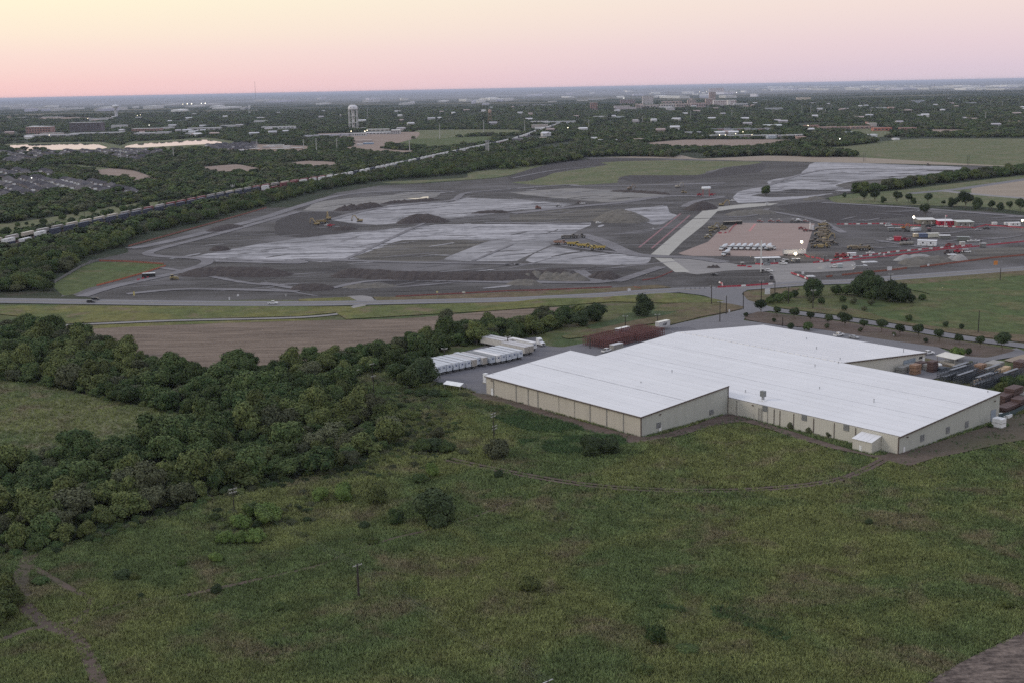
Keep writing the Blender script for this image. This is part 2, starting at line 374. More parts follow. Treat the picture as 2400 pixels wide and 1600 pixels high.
sheet('pasture', GL(('K2', [(1150, 892), (1920, 852), (1950, 800), (2352, 765)]), ('K3', [(140, 795), (345, 800), (0, 900)]), ('K2', [(2200, 850), (1400, 905)])), M['palegrass'])
# lime-treated and graded patches
sheet('limed_patch', GL(('L4', [(60, 440), (200, 350), (700, 290), (1050, 270), (1200, 240), (1560, 245), (1480, 300), (900, 370), (420, 440), (300, 450)])), M['limedbrown'], jit=1)
sheet('limed_patch', GL(('L4', [(350, 545), (560, 500), (800, 425), (1000, 388), (1350, 350), (1650, 355), (1850, 305), (2352, 318)]), ('L3', [(0, 405), (300, 435), (680, 463), (540, 500), (0, 540)]), ('L4', [(2200, 470), (1700, 520), (1300, 525), (1100, 580), (800, 600)])), M['limed2'], jit=1.5)
sheet('limed_patch', GL(('L5', [(1480, 352), (1800, 290), (2100, 235), (2352, 195)]), ('L4', [(0, 745), (400, 705), (900, 655), (1500, 598), (2352, 590)]), ('L3', [(0, 688), (500, 690), (890, 672), (700, 780), (400, 878), (0, 868)]), ('L4', [(2352, 762), (1150, 768), (850, 868), (520, 1000), (0, 992)]), ('L5', [(2000, 380), (1700, 375)])), M['limed'], jit=1.5)
sheet('graded_patch', GL(('L4', [(520, 1000), (850, 870), (1150, 770), (1900, 770), (2110, 790), (1600, 975), (1500, 1000)])), M['brownsoil'])
sheet('limed_patch', GL(('L4', [(1600, 980), (1850, 870), (2120, 772), (2352, 772)]), ('L3', [(300, 875), (440, 905), (250, 1000), (50, 1090)]), ('L4', [(2330, 1000), (1920, 1000)])), M['limed2'])
sheet('limed_patch', GL(('L3', [(150, 1085), (250, 1010), (450, 935), (760, 985), (1300, 1025), (1530, 1045), (1480, 1120), (1100, 1138), (250, 1112)])), M['limed2'])
sheet('graded_patch', GL(('L3', [(0, 555), (500, 520), (1080, 520), (900, 650), (400, 668), (0, 660)])), M['brownsoil'])
sheet('limed_patch', GL(('L3', [(1240, 522), (1500, 500), (1700, 480), (1740, 560), (1820, 590), (1650, 690), (1560, 692), (1400, 630)])), M['limed'])
sheet('limed_patch', GL(('L3', [(0, 338), (640, 290), (1100, 312), (1500, 352), (1720, 372), (1100, 442), (700, 420), (150, 362)])), M['limedbrown'], jit=1.5)
sheet('limed_patch', GL(('K4', [(0, 955), (300, 900), (420, 790), (1000, 800), (1800, 835), (1650, 900), (1300, 945), (800, 1015), (700, 1060), (200, 1130), (-300, 1165)]), ('K3', [(2080, 1060), (2352, 1000)])), M['limed'], jit=2)
sheet('graded_patch', GL(('K4', [(-150, 1090), (250, 1035), (720, 1055), (300, 1100), (0, 1110)])), M['soil'])
sheet('graded_patch', GL(('K4', [(620, 1000), (800, 960), (1150, 935), (1250, 945), (900, 1010), (720, 1030)])), M['brownsoil'])
sheet('graded_patch', GL(('L4', [(0, 1085), (1000, 1110), (2352, 1090)]), ('L3', [(1100, 1160), (1500, 1200), (900, 1230), (0, 1250)]), ('L4', [(1200, 1290), (400, 1120)])), M['soildark'], jit=2)
sheet('dark_patch', GL(('K4', [(100, 1190), (500, 1150), (1300, 1200), (1500, 1260), (800, 1340), (600, 1350), (400, 1290)])), M['soildark'], jit=2)
sheet('dark_patch', GL(('K3', [(0, 905), (350, 795), (700, 760), (1000, 760), (1400, 768), (800, 785), (880, 810), (400, 880), (170, 955), (0, 960)])), M['soildark'], jit=2)
sheet('dark_patch', GL(('K3', [(980, 940), (1080, 908), (1700, 908), (1950, 840), (2330, 800), (2250, 880), (1600, 950), (1200, 985)])), M['soildark'], jit=2)
sheet('dark_patch', GL(('L4', [(0, 460), (300, 455), (500, 480), (350, 545), (700, 620), (400, 700), (0, 740), (-300, 700), (-250, 560)])), M['soildark'], jit=2)
sheet('dark_patch', GL(('L3', [(700, 780), (930, 680), (1550, 690), (1400, 860), (1300, 980), (900, 960), (600, 900)])), M['soil'], jit=2)
sheet('brown_yard', GL(('L2', [(0, 1120), (500, 1070), (900, 1030), (2352, 880), (2352, 760), (1700, 790), (1300, 870), (900, 1000)])), M['brownsoil'], jit=1)
sheet('subdivision_ground', GL(('K4', [(820, 1075), (1200, 1045), (1700, 985), (2500, 900), (2500, 1260), (2000, 1200), (1300, 1180), (640, 1160), (560, 1110)])), M['palegrass'])
sheet('subdivision_plot', GL(('K4', [(1900, 1010), (2500, 935), (2500, 1120), (1900, 1085)])), M['fartan'])
strip('new_street', GL(('K4', [(1300, 1075), (1700, 1040), (1950, 1005), (2500, 925)])), 14, M['asphalt'])
strip('new_street', GL(('K4', [(1600, 1050), (2000, 1090), (2500, 1130)])), 14, M['gravel'])
# tan road and its apron
sheet('peach_pad', GL(('L1', [(800, 430), (1820, 440), (1780, 560), (1690, 845), (1500, 880), (1200, 892), (150, 885), (0, 870), (-60, 850), (350, 690), (500, 540), (600, 520), (720, 450)])), M['peach'], 1)
sheet('stone_apron', GL(('L1', [(-100, 900), (150, 890), (800, 1010), (1100, 1000), (1700, 990), (2352, 960), (2352, 1075), (1800, 1110), (1550, 1100), (1500, 1140), (1740, 1230), (1680, 1275), (1300, 1290), (1250, 1150), (1100, 1075), (600, 1090), (200, 1140), (0, 1100), (-150, 960)])), M['gravel'])
sheet('concrete_haul_road', GL(('L3', [(1530, 1022), (1880, 722), (2100, 542)]), ('L1', [(200, 255), (480, 210), (900, 165), (1320, 158), (1200, 190), (700, 235), (480, 268), (300, 450), (0, 690)]), ('L3', [(1730, 1032)])), M['tanroad'], 1)
sheet('concrete_haul_road', GL(('L3', [(1540, 1035), (1730, 1042), (1960, 1215), (1800, 1218), (1650, 1110)])), M['tanroad'], 1)
strip('orange_edge_line', GL(('L3', [(1400, 945), (1860, 570)])), 1.7, plain('red dust strip', (.20, .085, .095)))
strip('orange_edge_line', GL(('L3', [(1540, 955), (1960, 590)])), 1.7, bpy.data.materials['red dust strip'])
strip('red_line', GL(('L1', [(920, 545), (1000, 445)])), 2.0, plain('faded red paint', (.42, .17, .16)))
# tyre smears and drag marks of the graders, each a few metres wide
def smears(name, mat, n, region, ang, seed, lw=((14, 70), (1.2, 4.5))):
    r = random.Random(seed); P = np.array([tuple(q) for q in region]); lo, hi = P.min(0), P.max(0); m = MB(); k = 0; z0 = .01 + .0015 * NZ[0]
    while k < n:
        x, y = r.uniform(lo[0], hi[0]), r.uniform(lo[1], hi[1])
        if not inside(P, np.array([[x, y]]))[0]: continue
        a = ang + r.gauss(0, .35); L = r.uniform(*lw[0]); w = r.uniform(*lw[1]); cv = r.gauss(0, .006); pts = []; q = Vector((x, y)); up_, dn_ = [], []
        for i in range(9):
            t = i / 8; ww = w * math.sin(math.pi * min(1, max(.02, t))) ** .5 * r.uniform(.7, 1.2); nn = Vector((-math.sin(a), math.cos(a)))
            up_.append(q + nn * ww / 2); dn_.append(q - nn * ww / 2); q = q + Vector((math.cos(a), math.sin(a))) * L / 8; a += cv * L / 8
        z = z0 + .00045 * k; V = [(v.x, v.y, z) for v in up_ + dn_]
        m.add(V, [(i + 9, i + 10, i + 1, i) for i in range(8)]); k += 1
    NZ[0] += int(.00045 * n / .0015) + 2
    o = m.build(name, mat); o['kind'] = 'structure'
SREG = GL(('L5', [(1000, 330), (1500, 250), (2352, 60)]), ('L4', [(400, 280), (1200, 190), (2352, 190)]), ('L3', [(900, 290), (1900, 420), (1300, 950), (1500, 1150), (1300, 1340)]), ('L4', [(2352, 1330), (600, 1360)]), ('L5', [(1500, 640), (900, 640)]))
smears('pale_tyre_marks', M['haul'], 130, SREG, .3, 1); smears('dark_tyre_marks', M['soil'], 110, SREG, .45, 2); smears('lime_drag_marks', M['limed'], 60, SREG, .5, 3, ((10, 45), (1.5, 5)))
smears('pale_tyre_marks', M['haul'], 60, GL(('K4', [(0, 960), (300, 880), (1800, 850), (1000, 1010), (0, 1150)]), ('K3', [(1500, 1100), (900, 980)])), .1, 4); smears('dark_tyre_marks', M['soil'], 45, GL(('K4', [(0, 960), (300, 880), (1800, 850), (1000, 1010), (0, 1150)])), .1, 5, ((14, 60), (3, 9)))
smears('pale_tyre_marks', M['haul'], 60, GL(('K4', [(500, 1180), (1300, 1215), (2352, 1320), (2352, 1480)]), ('L2', [(2352, 760), (0, 1000)]), ('L1', [(2000, 900)])), .15, 6)
# haul tracks
for fr_pts, w in [
    ((('L5', [(2352, -10), (1700, 170), (1200, 300), (1250, 340), (1580, 360), (1620, 400), (1400, 470), (900, 580), (640, 660)]),), 9),
    ((('L5', [(1020, 280), (1300, 230), (2000, 60)]), ('L4', [(0, 400), (500, 270), (1200, 225), (1850, 235), (2352, 205)]), ('L3', [(0, 300), (600, 255), (900, 270), (2352, 235)])), 12),
    ((('L3', [(0, 570), (700, 495), (1200, 450), (1700, 380), (2352, 385)]),), 15),
    ((('L4', [(350, 545), (800, 430), (1300, 370), (1700, 330), (1850, 250), (2352, 205)]),), 8),
    ((('L3', [(-300, 675), (0, 675), (850, 690)]),), 9),
    ((('L5', [(1700, 380), (2352, 395)]), ('L4', [(0, 985), (520, 995), (1200, 1015), (2352, 1035)]), ('L3', [(0, 1135), (700, 1140), (1300, 1145), (1540, 1190)])), 8),
    ((('L4', [(1920, 1000), (2352, 820)]),), 3),
    ((('L5', [(1600, 360), (2352, 385)]),), 6),
    ((('L3', [(740, 1200), (950, 1320), (1150, 1320), (1400, 1240), (1650, 1160)]),), 8),
    ((('L3', [(-300, 1310), (200, 1330), (900, 1330), (1100, 1310)]),), 8),
    ((('L3', [(760, 800), (1000, 880), (1300, 1010), (1600, 1045), (2000, 1060), (2352, 1110)]),), 12),
    ((('L3', [(450, 900), (800, 960), (1300, 1020)]),), 6),
    ((('L3', [(1900, 500), (2050, 430), (2352, 390)]),), 10),
    ((('L4', [(-400, 1240), (200, 1320), (900, 1215), (2352, 1240)]),), 6),
    ((('L5', [(1000, 640), (1500, 600), (2352, 620)]),), 7),
    ((('L5', [(1250, 430), (1500, 470), (2000, 560), (2352, 560)]),), 5),
    ((('K4', [(-100, 1220), (300, 1290), (500, 1340), (560, 1370), (700, 1440)]),), 7),
    ((('K4', [(500, 1160), (1200, 1200), (2352, 1290)]),), 9),
    ((('L2', [(300, 670), (900, 760), (1000, 790)]),), 5),
    ((('K3', [(2352, 1215), (2200, 1280), (1990, 1290)]),), 6),
    ((('K3', [(0, 935), (400, 860), (760, 830)]),), 6),
    ((('K4', [(0, 1000), (350, 890), (700, 850), (1700, 860)]),), 7),
    ((('K4', [(0, 1060), (700, 1060), (1200, 1000)]),), 6),
    ((('L4', [(2050, 500), (1500, 560), (1300, 620), (1000, 760), (500, 990)]),), 4),
]:
    strip('haul_track', GL(*fr_pts), w, M['haul'])
# ---- public road, junction, drive
ROAD = GL(('L5', [(-600, 688), (0, 692), (700, 702), (1400, 712), (2352, 716)]), ('L4', [(1000, 1455), (2352, 1425)]), ('L3', [(900, 1480), (1700, 1425), (2352, 1405)]), ('L1', [(900, 1325), (1700, 1265), (2352, 1240)]), ('L2', [(430, 1205), (1300, 1140), (2352, 1065), (3200, 1000)]))
strip('road', ROAD, 17, M['asphalt'])
M['paint'] = plain('faded road paint', (.42, .42, .42), var=.2)
def offset(pts, d):
    p = [Vector(q) for q in pts]; out = []
    for i in range(len(p)):
        t = (p[min(i + 1, len(p) - 1)] - p[max(i - 1, 0)]).normalized(); out.append(tuple(p[i] + Vector((-t.y, t.x)) * d))
    return out
for d in (-5.4, 5.4): strip('edge_line', offset(ROAD, d), .35, M['paint'])
strip('centre_line', ROAD, .35, plain('faded yellow paint', (.40, .30, .08)))
strip('road_shoulder_joint', offset(ROAD, -1.8), 1.6, plain('darker wheel track', (.13, .13, .14)))
DRIVE = GL(('M2', [(250, 120), (380, 165), (540, 238), (800, 280), (1300, 345), (1900, 445), (2352, 505), (2900, 590)]))
sheet('junction', GL(('L1', [(-100, 1385), (300, 1350), (900, 1335), (830, 1400), (800, 1450), (880, 1510), (1050, 1570), (900, 1640), (600, 1560), (300, 1440)])), M['asphalt'])
strip('drive', DRIVE, 9.5, M['asphalt'])
sheet('asphalt_yard', GL(('M2', [(540, 225), (620, 262), (440, 290), (420, 330), (700, 370), (900, 388), (1700, 490), (1900, 570), (2060, 575), (2300, 520), (2352, 540), (2352, 570), (2100, 610), (1900, 690), (1700, 740), (1500, 720), (0, 640), (-400, 700), (-300, 420), (0, 345), (350, 270)])), M['asphalt'], 1)
sheet('trailer_yard', GL(('M1', [(225, 700), (150, 560), (700, 400), (1110, 330), (1180, 400), (1340, 415), (1780, 330), (2400, 240), (2600, 400), (1500, 800), (690, 830), (560, 785), (400, 740)])), M['yard'])
strip('path', GL(('L5', [(520, 885), (900, 868), (1400, 848), (2352, 825)]), ('L4', [(550, 1568), (640, 1520), (720, 1480)])), 4.5, M['gravel'])
sheet('gravel_entrance', GL(('L4', [(540, 1395), (700, 1385), (800, 1400), (830, 1440), (640, 1440)])), M['gravel'])
sheet('gravel_entrance', GL(('L4', [(600, 1495), (740, 1490), (660, 1560), (520, 1570)])), M['gravel'])
# ---- verges and fields in front of the site
sheet('roadside_verge', GL(('L5', [(-500, 745), (0, 730), (700, 735), (2352, 738)]), ('L4', [(560, 1508), (600, 1520), (560, 1560)]), ('L5', [(2352, 815), (1400, 840), (540, 872), (300, 830), (0, 800), (-500, 800)])), M['verge'], 1)
sheet('roadside_verge', GL(('L5', [(560, 892), (1400, 862), (2352, 838), (2500, 850), (1500, 878), (650, 918)])), M['verge'], 1)
sheet('roadside_verge', GL(('L4', [(720, 1500), (2352, 1455)]), ('L3', [(300, 1515), (900, 1500), (1700, 1450), (2000, 1470), (2352, 1540)]), ('M4', [(1900, 60), (1300, 70), (500, 50)]), ('M1', [(1450, 55), (700, 110), (0, 150), (-500, 180), (-600, 120)])), M['verge'], 1)
sheet('roadside_verge', GL(('L4', [(0, 1425), (560, 1400), (640, 1440), (0, 1450)])), M['verge'], 1)
sheet('roadside_verge', GL(('L4', [(820, 1400), (1200, 1400), (2352, 1345)]), ('L3', [(0, 1440), (1000, 1400), (1600, 1360), (1760, 1390), (900, 1452)]), ('L4', [(2352, 1405), (860, 1440)])), M['brownverge'], 1)
sheet('ploughed_field', GL(('L5', [(640, 925), (1500, 880), (2352, 852)]), ('M1', [(0, 175), (700, 115), (1440, 70), (1400, 130), (1000, 200), (400, 380), (0, 480)]), ('L5', [(2352, 1240), (1700, 1320), (1300, 1280), (900, 1100)])), M['plough'])
sheet('dry_verge', GL(('M4', [(1200, 90), (1700, 60), (2100, 75), (2330, 130), (2100, 190), (1700, 270), (1270, 370), (1200, 330), (700, 400), (200, 520), (-100, 560), (-200, 520), (400, 380), (900, 290)])), M['brownverge'], jit=.5)
sheet('lush_patch', GL(('M4', [(150, 380), (500, 300), (700, 210), (1100, 180), (1400, 190), (1000, 270), (600, 350), (250, 430)])), M['lush'], jit=.6)
sheet('dry_verge', GL(('L1', [(830, 1400), (1000, 1360), (1600, 1330), (1500, 1400), (1200, 1500), (1060, 1540), (900, 1500)])), M['brownverge'])
sheet('tree_lawn', GL(('M2', [(430, 305), (520, 272), (640, 283), (900, 312), (1300, 372), (1900, 470), (2150, 510), (2290, 535), (2100, 585), (1960, 575), (1800, 520), (1300, 450), (900, 385), (600, 355), (440, 325)])), M['earth'])
sheet('picnic_lawn', GL(('M3', [(990, 530), (1180, 570), (1450, 600), (1640, 570), (1640, 600), (1380, 680), (1100, 700), (1050, 640), (980, 600)])), M['brownverge'])
sheet('verge', GL(('M3', [(2080, 560), (2352, 480), (2600, 470), (2600, 640), (2352, 620), (2200, 590)])), M['fartan'])
sheet('pasture', GL(('M2', [(1420, 90), (2500, 10), (2500, 480), (2000, 420), (1500, 350), (1250, 300), (1560, 240), (1700, 150)])), M['lawn'], jit=1)
sheet('dry_margin', GL(('M2', [(620, 235), (1200, 260), (1500, 340), (2000, 400), (2500, 450), (2500, 490), (2352, 480), (1900, 425), (1300, 325), (800, 262)])), M['brownverge'], jit=.4)
sheet('dry_margin', GL(('L2', [(440, 1240), (2500, 1085), (2500, 1150), (1500, 1220), (700, 1290)])), M['brownverge'], jit=.6)
# bare earth round the warehouse
sheet('bare_earth', GL(('M1', [(560, 800), (690, 815), (800, 840), (1200, 950), (1997, 1180), (2352, 1105)]), ('M2', [(310, 975), (420, 1000), (1160, 1220), (1320, 1260), (1487, 1245), (2070, 1070), (2180, 1000), (2500, 960), (2500, 1120), (2100, 1200), (1700, 1290), (1560, 1330), (1300, 1270), (900, 1180), (420, 1030), (200, 1060), (0, 1120), (-120, 1140)]), ('M1', [(1900, 1230), (1500, 1120), (1100, 980), (800, 890), (600, 850)])), M['earth'], jit=.35)
sheet('round_meadow', GL(('P', [(-60, 893), (0, 893), (100, 905), (250, 940), (390, 965), (440, 990), (330, 1020), (230, 1060), (0, 1085), (-60, 1085)])), M['palegrass'], jit=1)
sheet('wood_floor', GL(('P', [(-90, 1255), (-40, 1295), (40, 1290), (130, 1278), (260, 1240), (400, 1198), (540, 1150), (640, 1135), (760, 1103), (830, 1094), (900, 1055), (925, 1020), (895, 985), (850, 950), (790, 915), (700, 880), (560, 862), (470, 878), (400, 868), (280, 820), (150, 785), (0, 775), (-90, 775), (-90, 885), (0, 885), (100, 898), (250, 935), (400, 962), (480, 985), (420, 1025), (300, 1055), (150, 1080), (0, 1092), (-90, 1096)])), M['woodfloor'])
sheet('lush_swale', GL(('N2', [(1080, 90), (1250, 80), (1480, 40), (1400, 10), (1700, 60), (1750, 110), (1500, 190), (1300, 170), (1150, 130)])), M['grass'], jit=.7)
sheet('lush_swale', GL(('N3', [(-200, 1050), (150, 1060), (400, 1080), (520, 1180), (750, 1260), (720, 1300), (450, 1200), (250, 1130), (0, 1090)])), M['grass'], jit=.5)
sheet('lush_swale', GL(('M1', [(500, 900), (900, 930), (1500, 1100), (1500, 1160), (1000, 1120), (700, 1000)])), M['grass'], jit=.7)
sheet('stubble_field', GL(('N3', [(1600, 1640), (1800, 1500), (2050, 1370), (2352, 1225), (3000, 950), (3600, 1500), (2400, 2300)])), M['stubble'], 1)
TRACKS = [
    ([('P', [(75, 1300), (50, 1350), (60, 1420), (110, 1465), (180, 1500), (215, 1560), (240, 1620)])], 5, 4),
    ([('P', [(120, 1470), (300, 1415), (420, 1400), (560, 1370), (740, 1330)])], 2.2, 2),
    ([('P', [(60, 1320), (170, 1385), (215, 1410), (170, 1470)])], 2.5, 2),
    ([('P', [(-60, 1530), (60, 1480), (130, 1470)])], 3, 2),
    ([('P', [(740, 1330), (900, 1270), (1060, 1230), (1200, 1180)])], 1.6, 1),
    ([('P', [(1040, 1080), (1140, 1100), (1300, 1130), (1450, 1148), (1640, 1155), (1800, 1150), (1950, 1132), (2040, 1100), (2110, 1060)])], .9, .9),
    ([('P', [(1060, 1076), (1140, 1094), (1300, 1124), (1450, 1142), (1640, 1149), (1800, 1144), (1950, 1126), (2030, 1096), (2090, 1062)])], .9, .9),
]
for g_, w, w2 in TRACKS: strip('dirt_track' if w > .95 else 'wheel_rut', GL(*g_), w * .8 if w > .95 else 1.5, M['track'], w2 * .8 if w > .95 else 1.5)
# ---------------------------------------------------------------- haze (air)
hz = MB().box(-121000, 121000, -121000, 121000, -1.5, 130.0).build('haze', None); hz['kind'] = 'stuff'
hm = bpy.data.materials.new('haze air'); hm.use_nodes = True; hm.node_tree.nodes.clear()
pv = hm.node_tree.nodes.new('ShaderNodeVolumePrincipled'); pv.inputs['Density'].default_value = 2.3e-5; pv.inputs['Color'].default_value = (.72, .80, 1, 1); pv.inputs['Anisotropy'].default_value = 0
ho = hm.node_tree.nodes.new('ShaderNodeOutputMaterial'); hm.node_tree.links.new(pv.outputs[0], ho.inputs['Volume'])
hz.data.materials.append(hm)

# ---------------------------------------------------------------- foliage
def leaf_mat(name, c1, c2, tip):
    m, nt, b = newmat(name); n = N(nt)
    oi = n.n('ShaderNodeObjectInfo').outputs['Random']
    tc = n.n('ShaderNodeTexCoord').outputs['Object']
    f = n.noise(tc, 2.6, 3); f2 = n.noise(tc, 11, 2)
    c = n.mix(oi, c1, c2); c = n.mix(n.map(f, .45, .75), c, tip)
    k = n.math('MULTIPLY', n.map(f2, .3, .7, .65, 1.3), n.map(n.math('FRACT', n.math('MULTIPLY', oi, 7.31)), 0, 1, .72, 1.38))
    c = n.n('ShaderNodeVectorMath', {0: c, 1: n.n('ShaderNodeCombineXYZ', {0: k, 1: k, 2: k}).outputs[0]}, operation='MULTIPLY').outputs[0]
    nt.links.new(c, b.inputs['Base Color']); b.inputs['Roughness'].default_value = .8; b.inputs['Specular IOR Level'].default_value = .12
    return m
M['leaf'] = leaf_mat('deep green leaves', (.040, .072, .028), (.064, .092, .034), (.115, .140, .050))
M['leafolive'] = leaf_mat('olive leaves', (.070, .095, .034), (.092, .112, .040), (.150, .165, .058))
M['leafgrey'] = leaf_mat('thin grey green leaves', (.068, .080, .045), (.088, .094, .052), (.12, .126, .07))
M['leafbright'] = leaf_mat('fresh green leaves', (.075, .12, .035), (.095, .14, .04), (.13, .17, .05))
M['leafdark'] = leaf_mat('dark oak leaves', (.032, .050, .024), (.042, .060, .028), (.06, .078, .035))
M['bark'] = plain('grey brown bark', (.13, .11, .09), .9)
def crown(name, seed, mat, nl=1000, leaf=.14, lobes=9, shape=(1, 1, .82), core=.80, base=.72, spread=.58, low=-.35):
    r = np.random.default_rng(seed); L = []
    for i in range(lobes):
        t = 2 * math.pi * (i / lobes) * 1.618 * 2.2; el = r.uniform(low, 1.0); q = math.sqrt(max(0, 1 - min(abs(el), 1)**2))
        c = np.array([math.cos(t) * q * spread, math.sin(t) * q * spread, el * spread]) * r.uniform(.75, 1.1)
        L.append((c, r.uniform(.30, .50)))
    L.append((np.array([0, 0, .1]), .62))
    V = []; F = []
    w = np.array([q[1]**2 for q in L]); w /= w.sum()
    for k in range(nl):
        j = r.choice(len(L), p=w); c, rad = L[j]
        d = r.normal(size=3); d /= np.linalg.norm(d)
        if d[2] < -.3 and r.random() < .7: d[2] = -d[2]
        rr_ = rad * r.uniform(.78, 1.10) if r.random() < .9 else rad * r.uniform(1.08, 1.25)
        p = c + d * rr_
        n = d + r.normal(size=3) * .36 + np.array([0, 0, .15]); n /= np.linalg.norm(n)
        a = np.cross(n, r.normal(size=3)); a /= np.linalg.norm(a); b = np.cross(n, a)
        s = leaf * r.uniform(.55, 1.2); s2 = s * r.uniform(.5, .9)
        i0 = len(V); V += [p - a * s, p - b * s2 * .8, p + a * s, p + b * s2]; F.append((i0, i0 + 1, i0 + 2, i0 + 3))
    ico = ico_v; 
    for c, rad in L:
        i0 = len(V); V += [c + v * rad * core * (1 + .12 * r.normal()) for v in ico]; F += [tuple(x + i0 for x in f) for f in ico_f]
    V = np.array(V) * np.array(shape); V[:, 2] += base * shape[2] + (0)
    me = bpy.data.meshes.new(name); me.from_pydata(V.tolist(), [], F); me.update(); me.materials.append(mat)
    return me
bm = bmesh.new(); bmesh.ops.create_icosphere(bm, subdivisions=2, radius=1); ico_v = [np.array(v.co) for v in bm.verts]; ico_f = [tuple(v.index for v in f.verts) for f in bm.faces]; bm.free()
def trunk_mesh(seed, h=.75, bare=False):
    r = random.Random(seed); m = MB(); m.tube((0, 0, -.02), (r.uniform(-.04, .04), r.uniform(-.04, .04), h * .6), .055, .04, 7)
    for i in range(5 if not bare else 12):
        t = r.uniform(0, 6.28); e = r.uniform(.35, .75 if not bare else .95); z0 = h * r.uniform(.35, .6)
        tip = (math.cos(t) * e * .7, math.sin(t) * e * .7, z0 + e * (.7 if not bare else .95))
        m.tube((0, 0, z0), tip, .03, .008, 5)
        if bare:
            for k in range(4):
                q = r.uniform(.4, .9); b0 = Vector((0, 0, z0)).lerp(Vector(tip), q); t2 = r.uniform(0, 6.28)
                m.tube(b0, b0 + Vector((math.cos(t2) * .22, math.sin(t2) * .22, .28)), .01, .003, 4)
    return m.mesh('trunk', M['bark'])
CR = {}
for key, mt in (('leaf', 'leaf'), ('olive', 'leafolive'), ('grey', 'leafgrey')):
    CR[key] = [crown('crown', 100 + i * 7 + len(key), M[mt], 2100, .088, 9 + i % 3, (1, 1, (.78, .9, .68, .85)[i]), spread=(.68, .62, .72, .66)[i], core=.72) for i in range(4)]
CR['dark'] = [crown('crown', 300 + i, M['leafdark'], 2300, .082, 10, (1, 1, .85), core=.82, low=-.8) for i in range(3)]
CR['oak'] = [crown('crown', 340 + i, M['leafdark'], 1700, .09, 8, (1, 1, .85), core=.74, base=1.15, spread=.62, low=-.35) for i in range(3)]
CR['bright'] = [crown('crown', 320 + i, M['leafbright'], 1500, .09, 8, (1, 1, .9), low=-.7) for i in range(3)]
TR = [trunk_mesh(i) for i in range(4)]; TRB = [trunk_mesh(50 + i, .8, True) for i in range(2)]
BUSH = {k: crown('foliage', 400 + i, M[k], 1600, .09, 9, (1, 1, .8), core=.78, base=.55, low=-.2) for i, k in enumerate(('leaf', 'leafolive', 'leafbright', 'leafgrey', 'leafdark'))}
FARC = [crown('far_crown', 500 + i, M[k], 220, .26, 5, (1, 1, .8), core=.86) for i, k in enumerate(('leaf', 'leaf', 'leafolive', 'leafdark', 'leafgrey'))]

def proto_collection(name, meshes):
    c = bpy.data.collections.new(name)
    for i, me in enumerate(meshes): c.objects.link(bpy.data.objects.new('%s_%02d' % (name, i), me))
    return c
def scatter(name, pts, scl, coll, label, cat, tilt=0.0, kind='stuff'):
    n = len(pts)
    me = bpy.data.meshes.new(name); me.from_pydata([tuple(map(float, p)) for p in pts], [], [])
    a = me.attributes.new('scl', 'FLOAT_VECTOR', 'POINT'); s = np.asarray(scl, float)
    if s.ndim == 1: s = np.stack([s, s, s], 1)
    a.data.foreach_set('vector', s.astype(np.float32).ravel())
    r = np.zeros((n, 3), np.float32); r[:, 2] = rng.uniform(0, 6.283, n); r[:, 0] = rng.normal(0, tilt, n); r[:, 1] = rng.normal(0, tilt, n)
    b = me.attributes.new('rot', 'FLOAT_VECTOR', 'POINT'); b.data.foreach_set('vector', r.ravel())
    o = link(name, me); tag(o, label, cat, None, kind)
    ng = bpy.data.node_groups.new(name, 'GeometryNodeTree')
    ng.interface.new_socket('Geometry', in_out='INPUT', socket_type='NodeSocketGeometry'); ng.interface.new_socket('Geometry', in_out='OUTPUT', socket_type='NodeSocketGeometry')
    gi = ng.nodes.new('NodeGroupInput'); go = ng.nodes.new('NodeGroupOutput'); ip = ng.nodes.new('GeometryNodeInstanceOnPoints')
    ci = ng.nodes.new('GeometryNodeCollectionInfo'); ci.inputs['Collection'].default_value = coll; ci.inputs['Separate Children'].default_value = True; ci.inputs['Reset Children'].default_value = True
    A = ng.nodes.new('GeometryNodeInputNamedAttribute'); A.data_type = 'FLOAT_VECTOR'; A.inputs[0].default_value = 'scl'
    B = ng.nodes.new('GeometryNodeInputNamedAttribute'); B.data_type = 'FLOAT_VECTOR'; B.inputs[0].default_value = 'rot'
    ng.links.new(gi.outputs[0], ip.inputs['Points']); ng.links.new(ci.outputs[0], ip.inputs['Instance']); ip.inputs['Pick Instance'].default_value = True
    ng.links.new(A.outputs[0], ip.inputs['Scale']); ng.links.new(B.outputs[0], ip.inputs['Rotation']); ng.links.new(ip.outputs[0], go.inputs[0])
    md = o.modifiers.new('scatter', 'NODES'); md.node_group = ng
    return o
def fill(poly, spacing, jit=.42):
    P = np.array([tuple(p) for p in poly]); lo, hi = P.min(0), P.max(0)
    gx = np.arange(lo[0], hi[0], spacing); gy = np.arange(lo[1], hi[1], spacing * .87)
    X, Y = np.meshgrid(gx, gy); X[1::2] += spacing / 2
    q = np.stack([X.ravel(), Y.ravel()], 1); q += rng.uniform(-jit, jit, q.shape) * spacing
    return q[inside(P, q)]
def in_view(q, margin=.06, near=0):
    """plan test: inside the wedge the camera (and a step to its side) can see"""
    return (np.abs(q[:, 0]) < q[:, 1] * (.412 + margin) + 12) & (q[:, 1] > near)
def vnoise(q, s, seed=0):
    r = np.random.default_rng(seed); T = r.random((64, 64)); x = q[:, 0] / s; y = q[:, 1] / s
    x0 = np.floor(x).astype(int); y0 = np.floor(y).astype(int); fx = x - x0; fy = y - y0; fx = fx * fx * (3 - 2 * fx); fy = fy * fy * (3 - 2 * fy)
    g = lambda a, b: T[a % 64, b % 64]
    return (g(x0, y0) * (1 - fx) + g(x0 + 1, y0) * fx) * (1 - fy) + (g(x0, y0 + 1) * (1 - fx) + g(x0 + 1, y0 + 1) * fx) * fy
def poly(*g): return GL(*g)
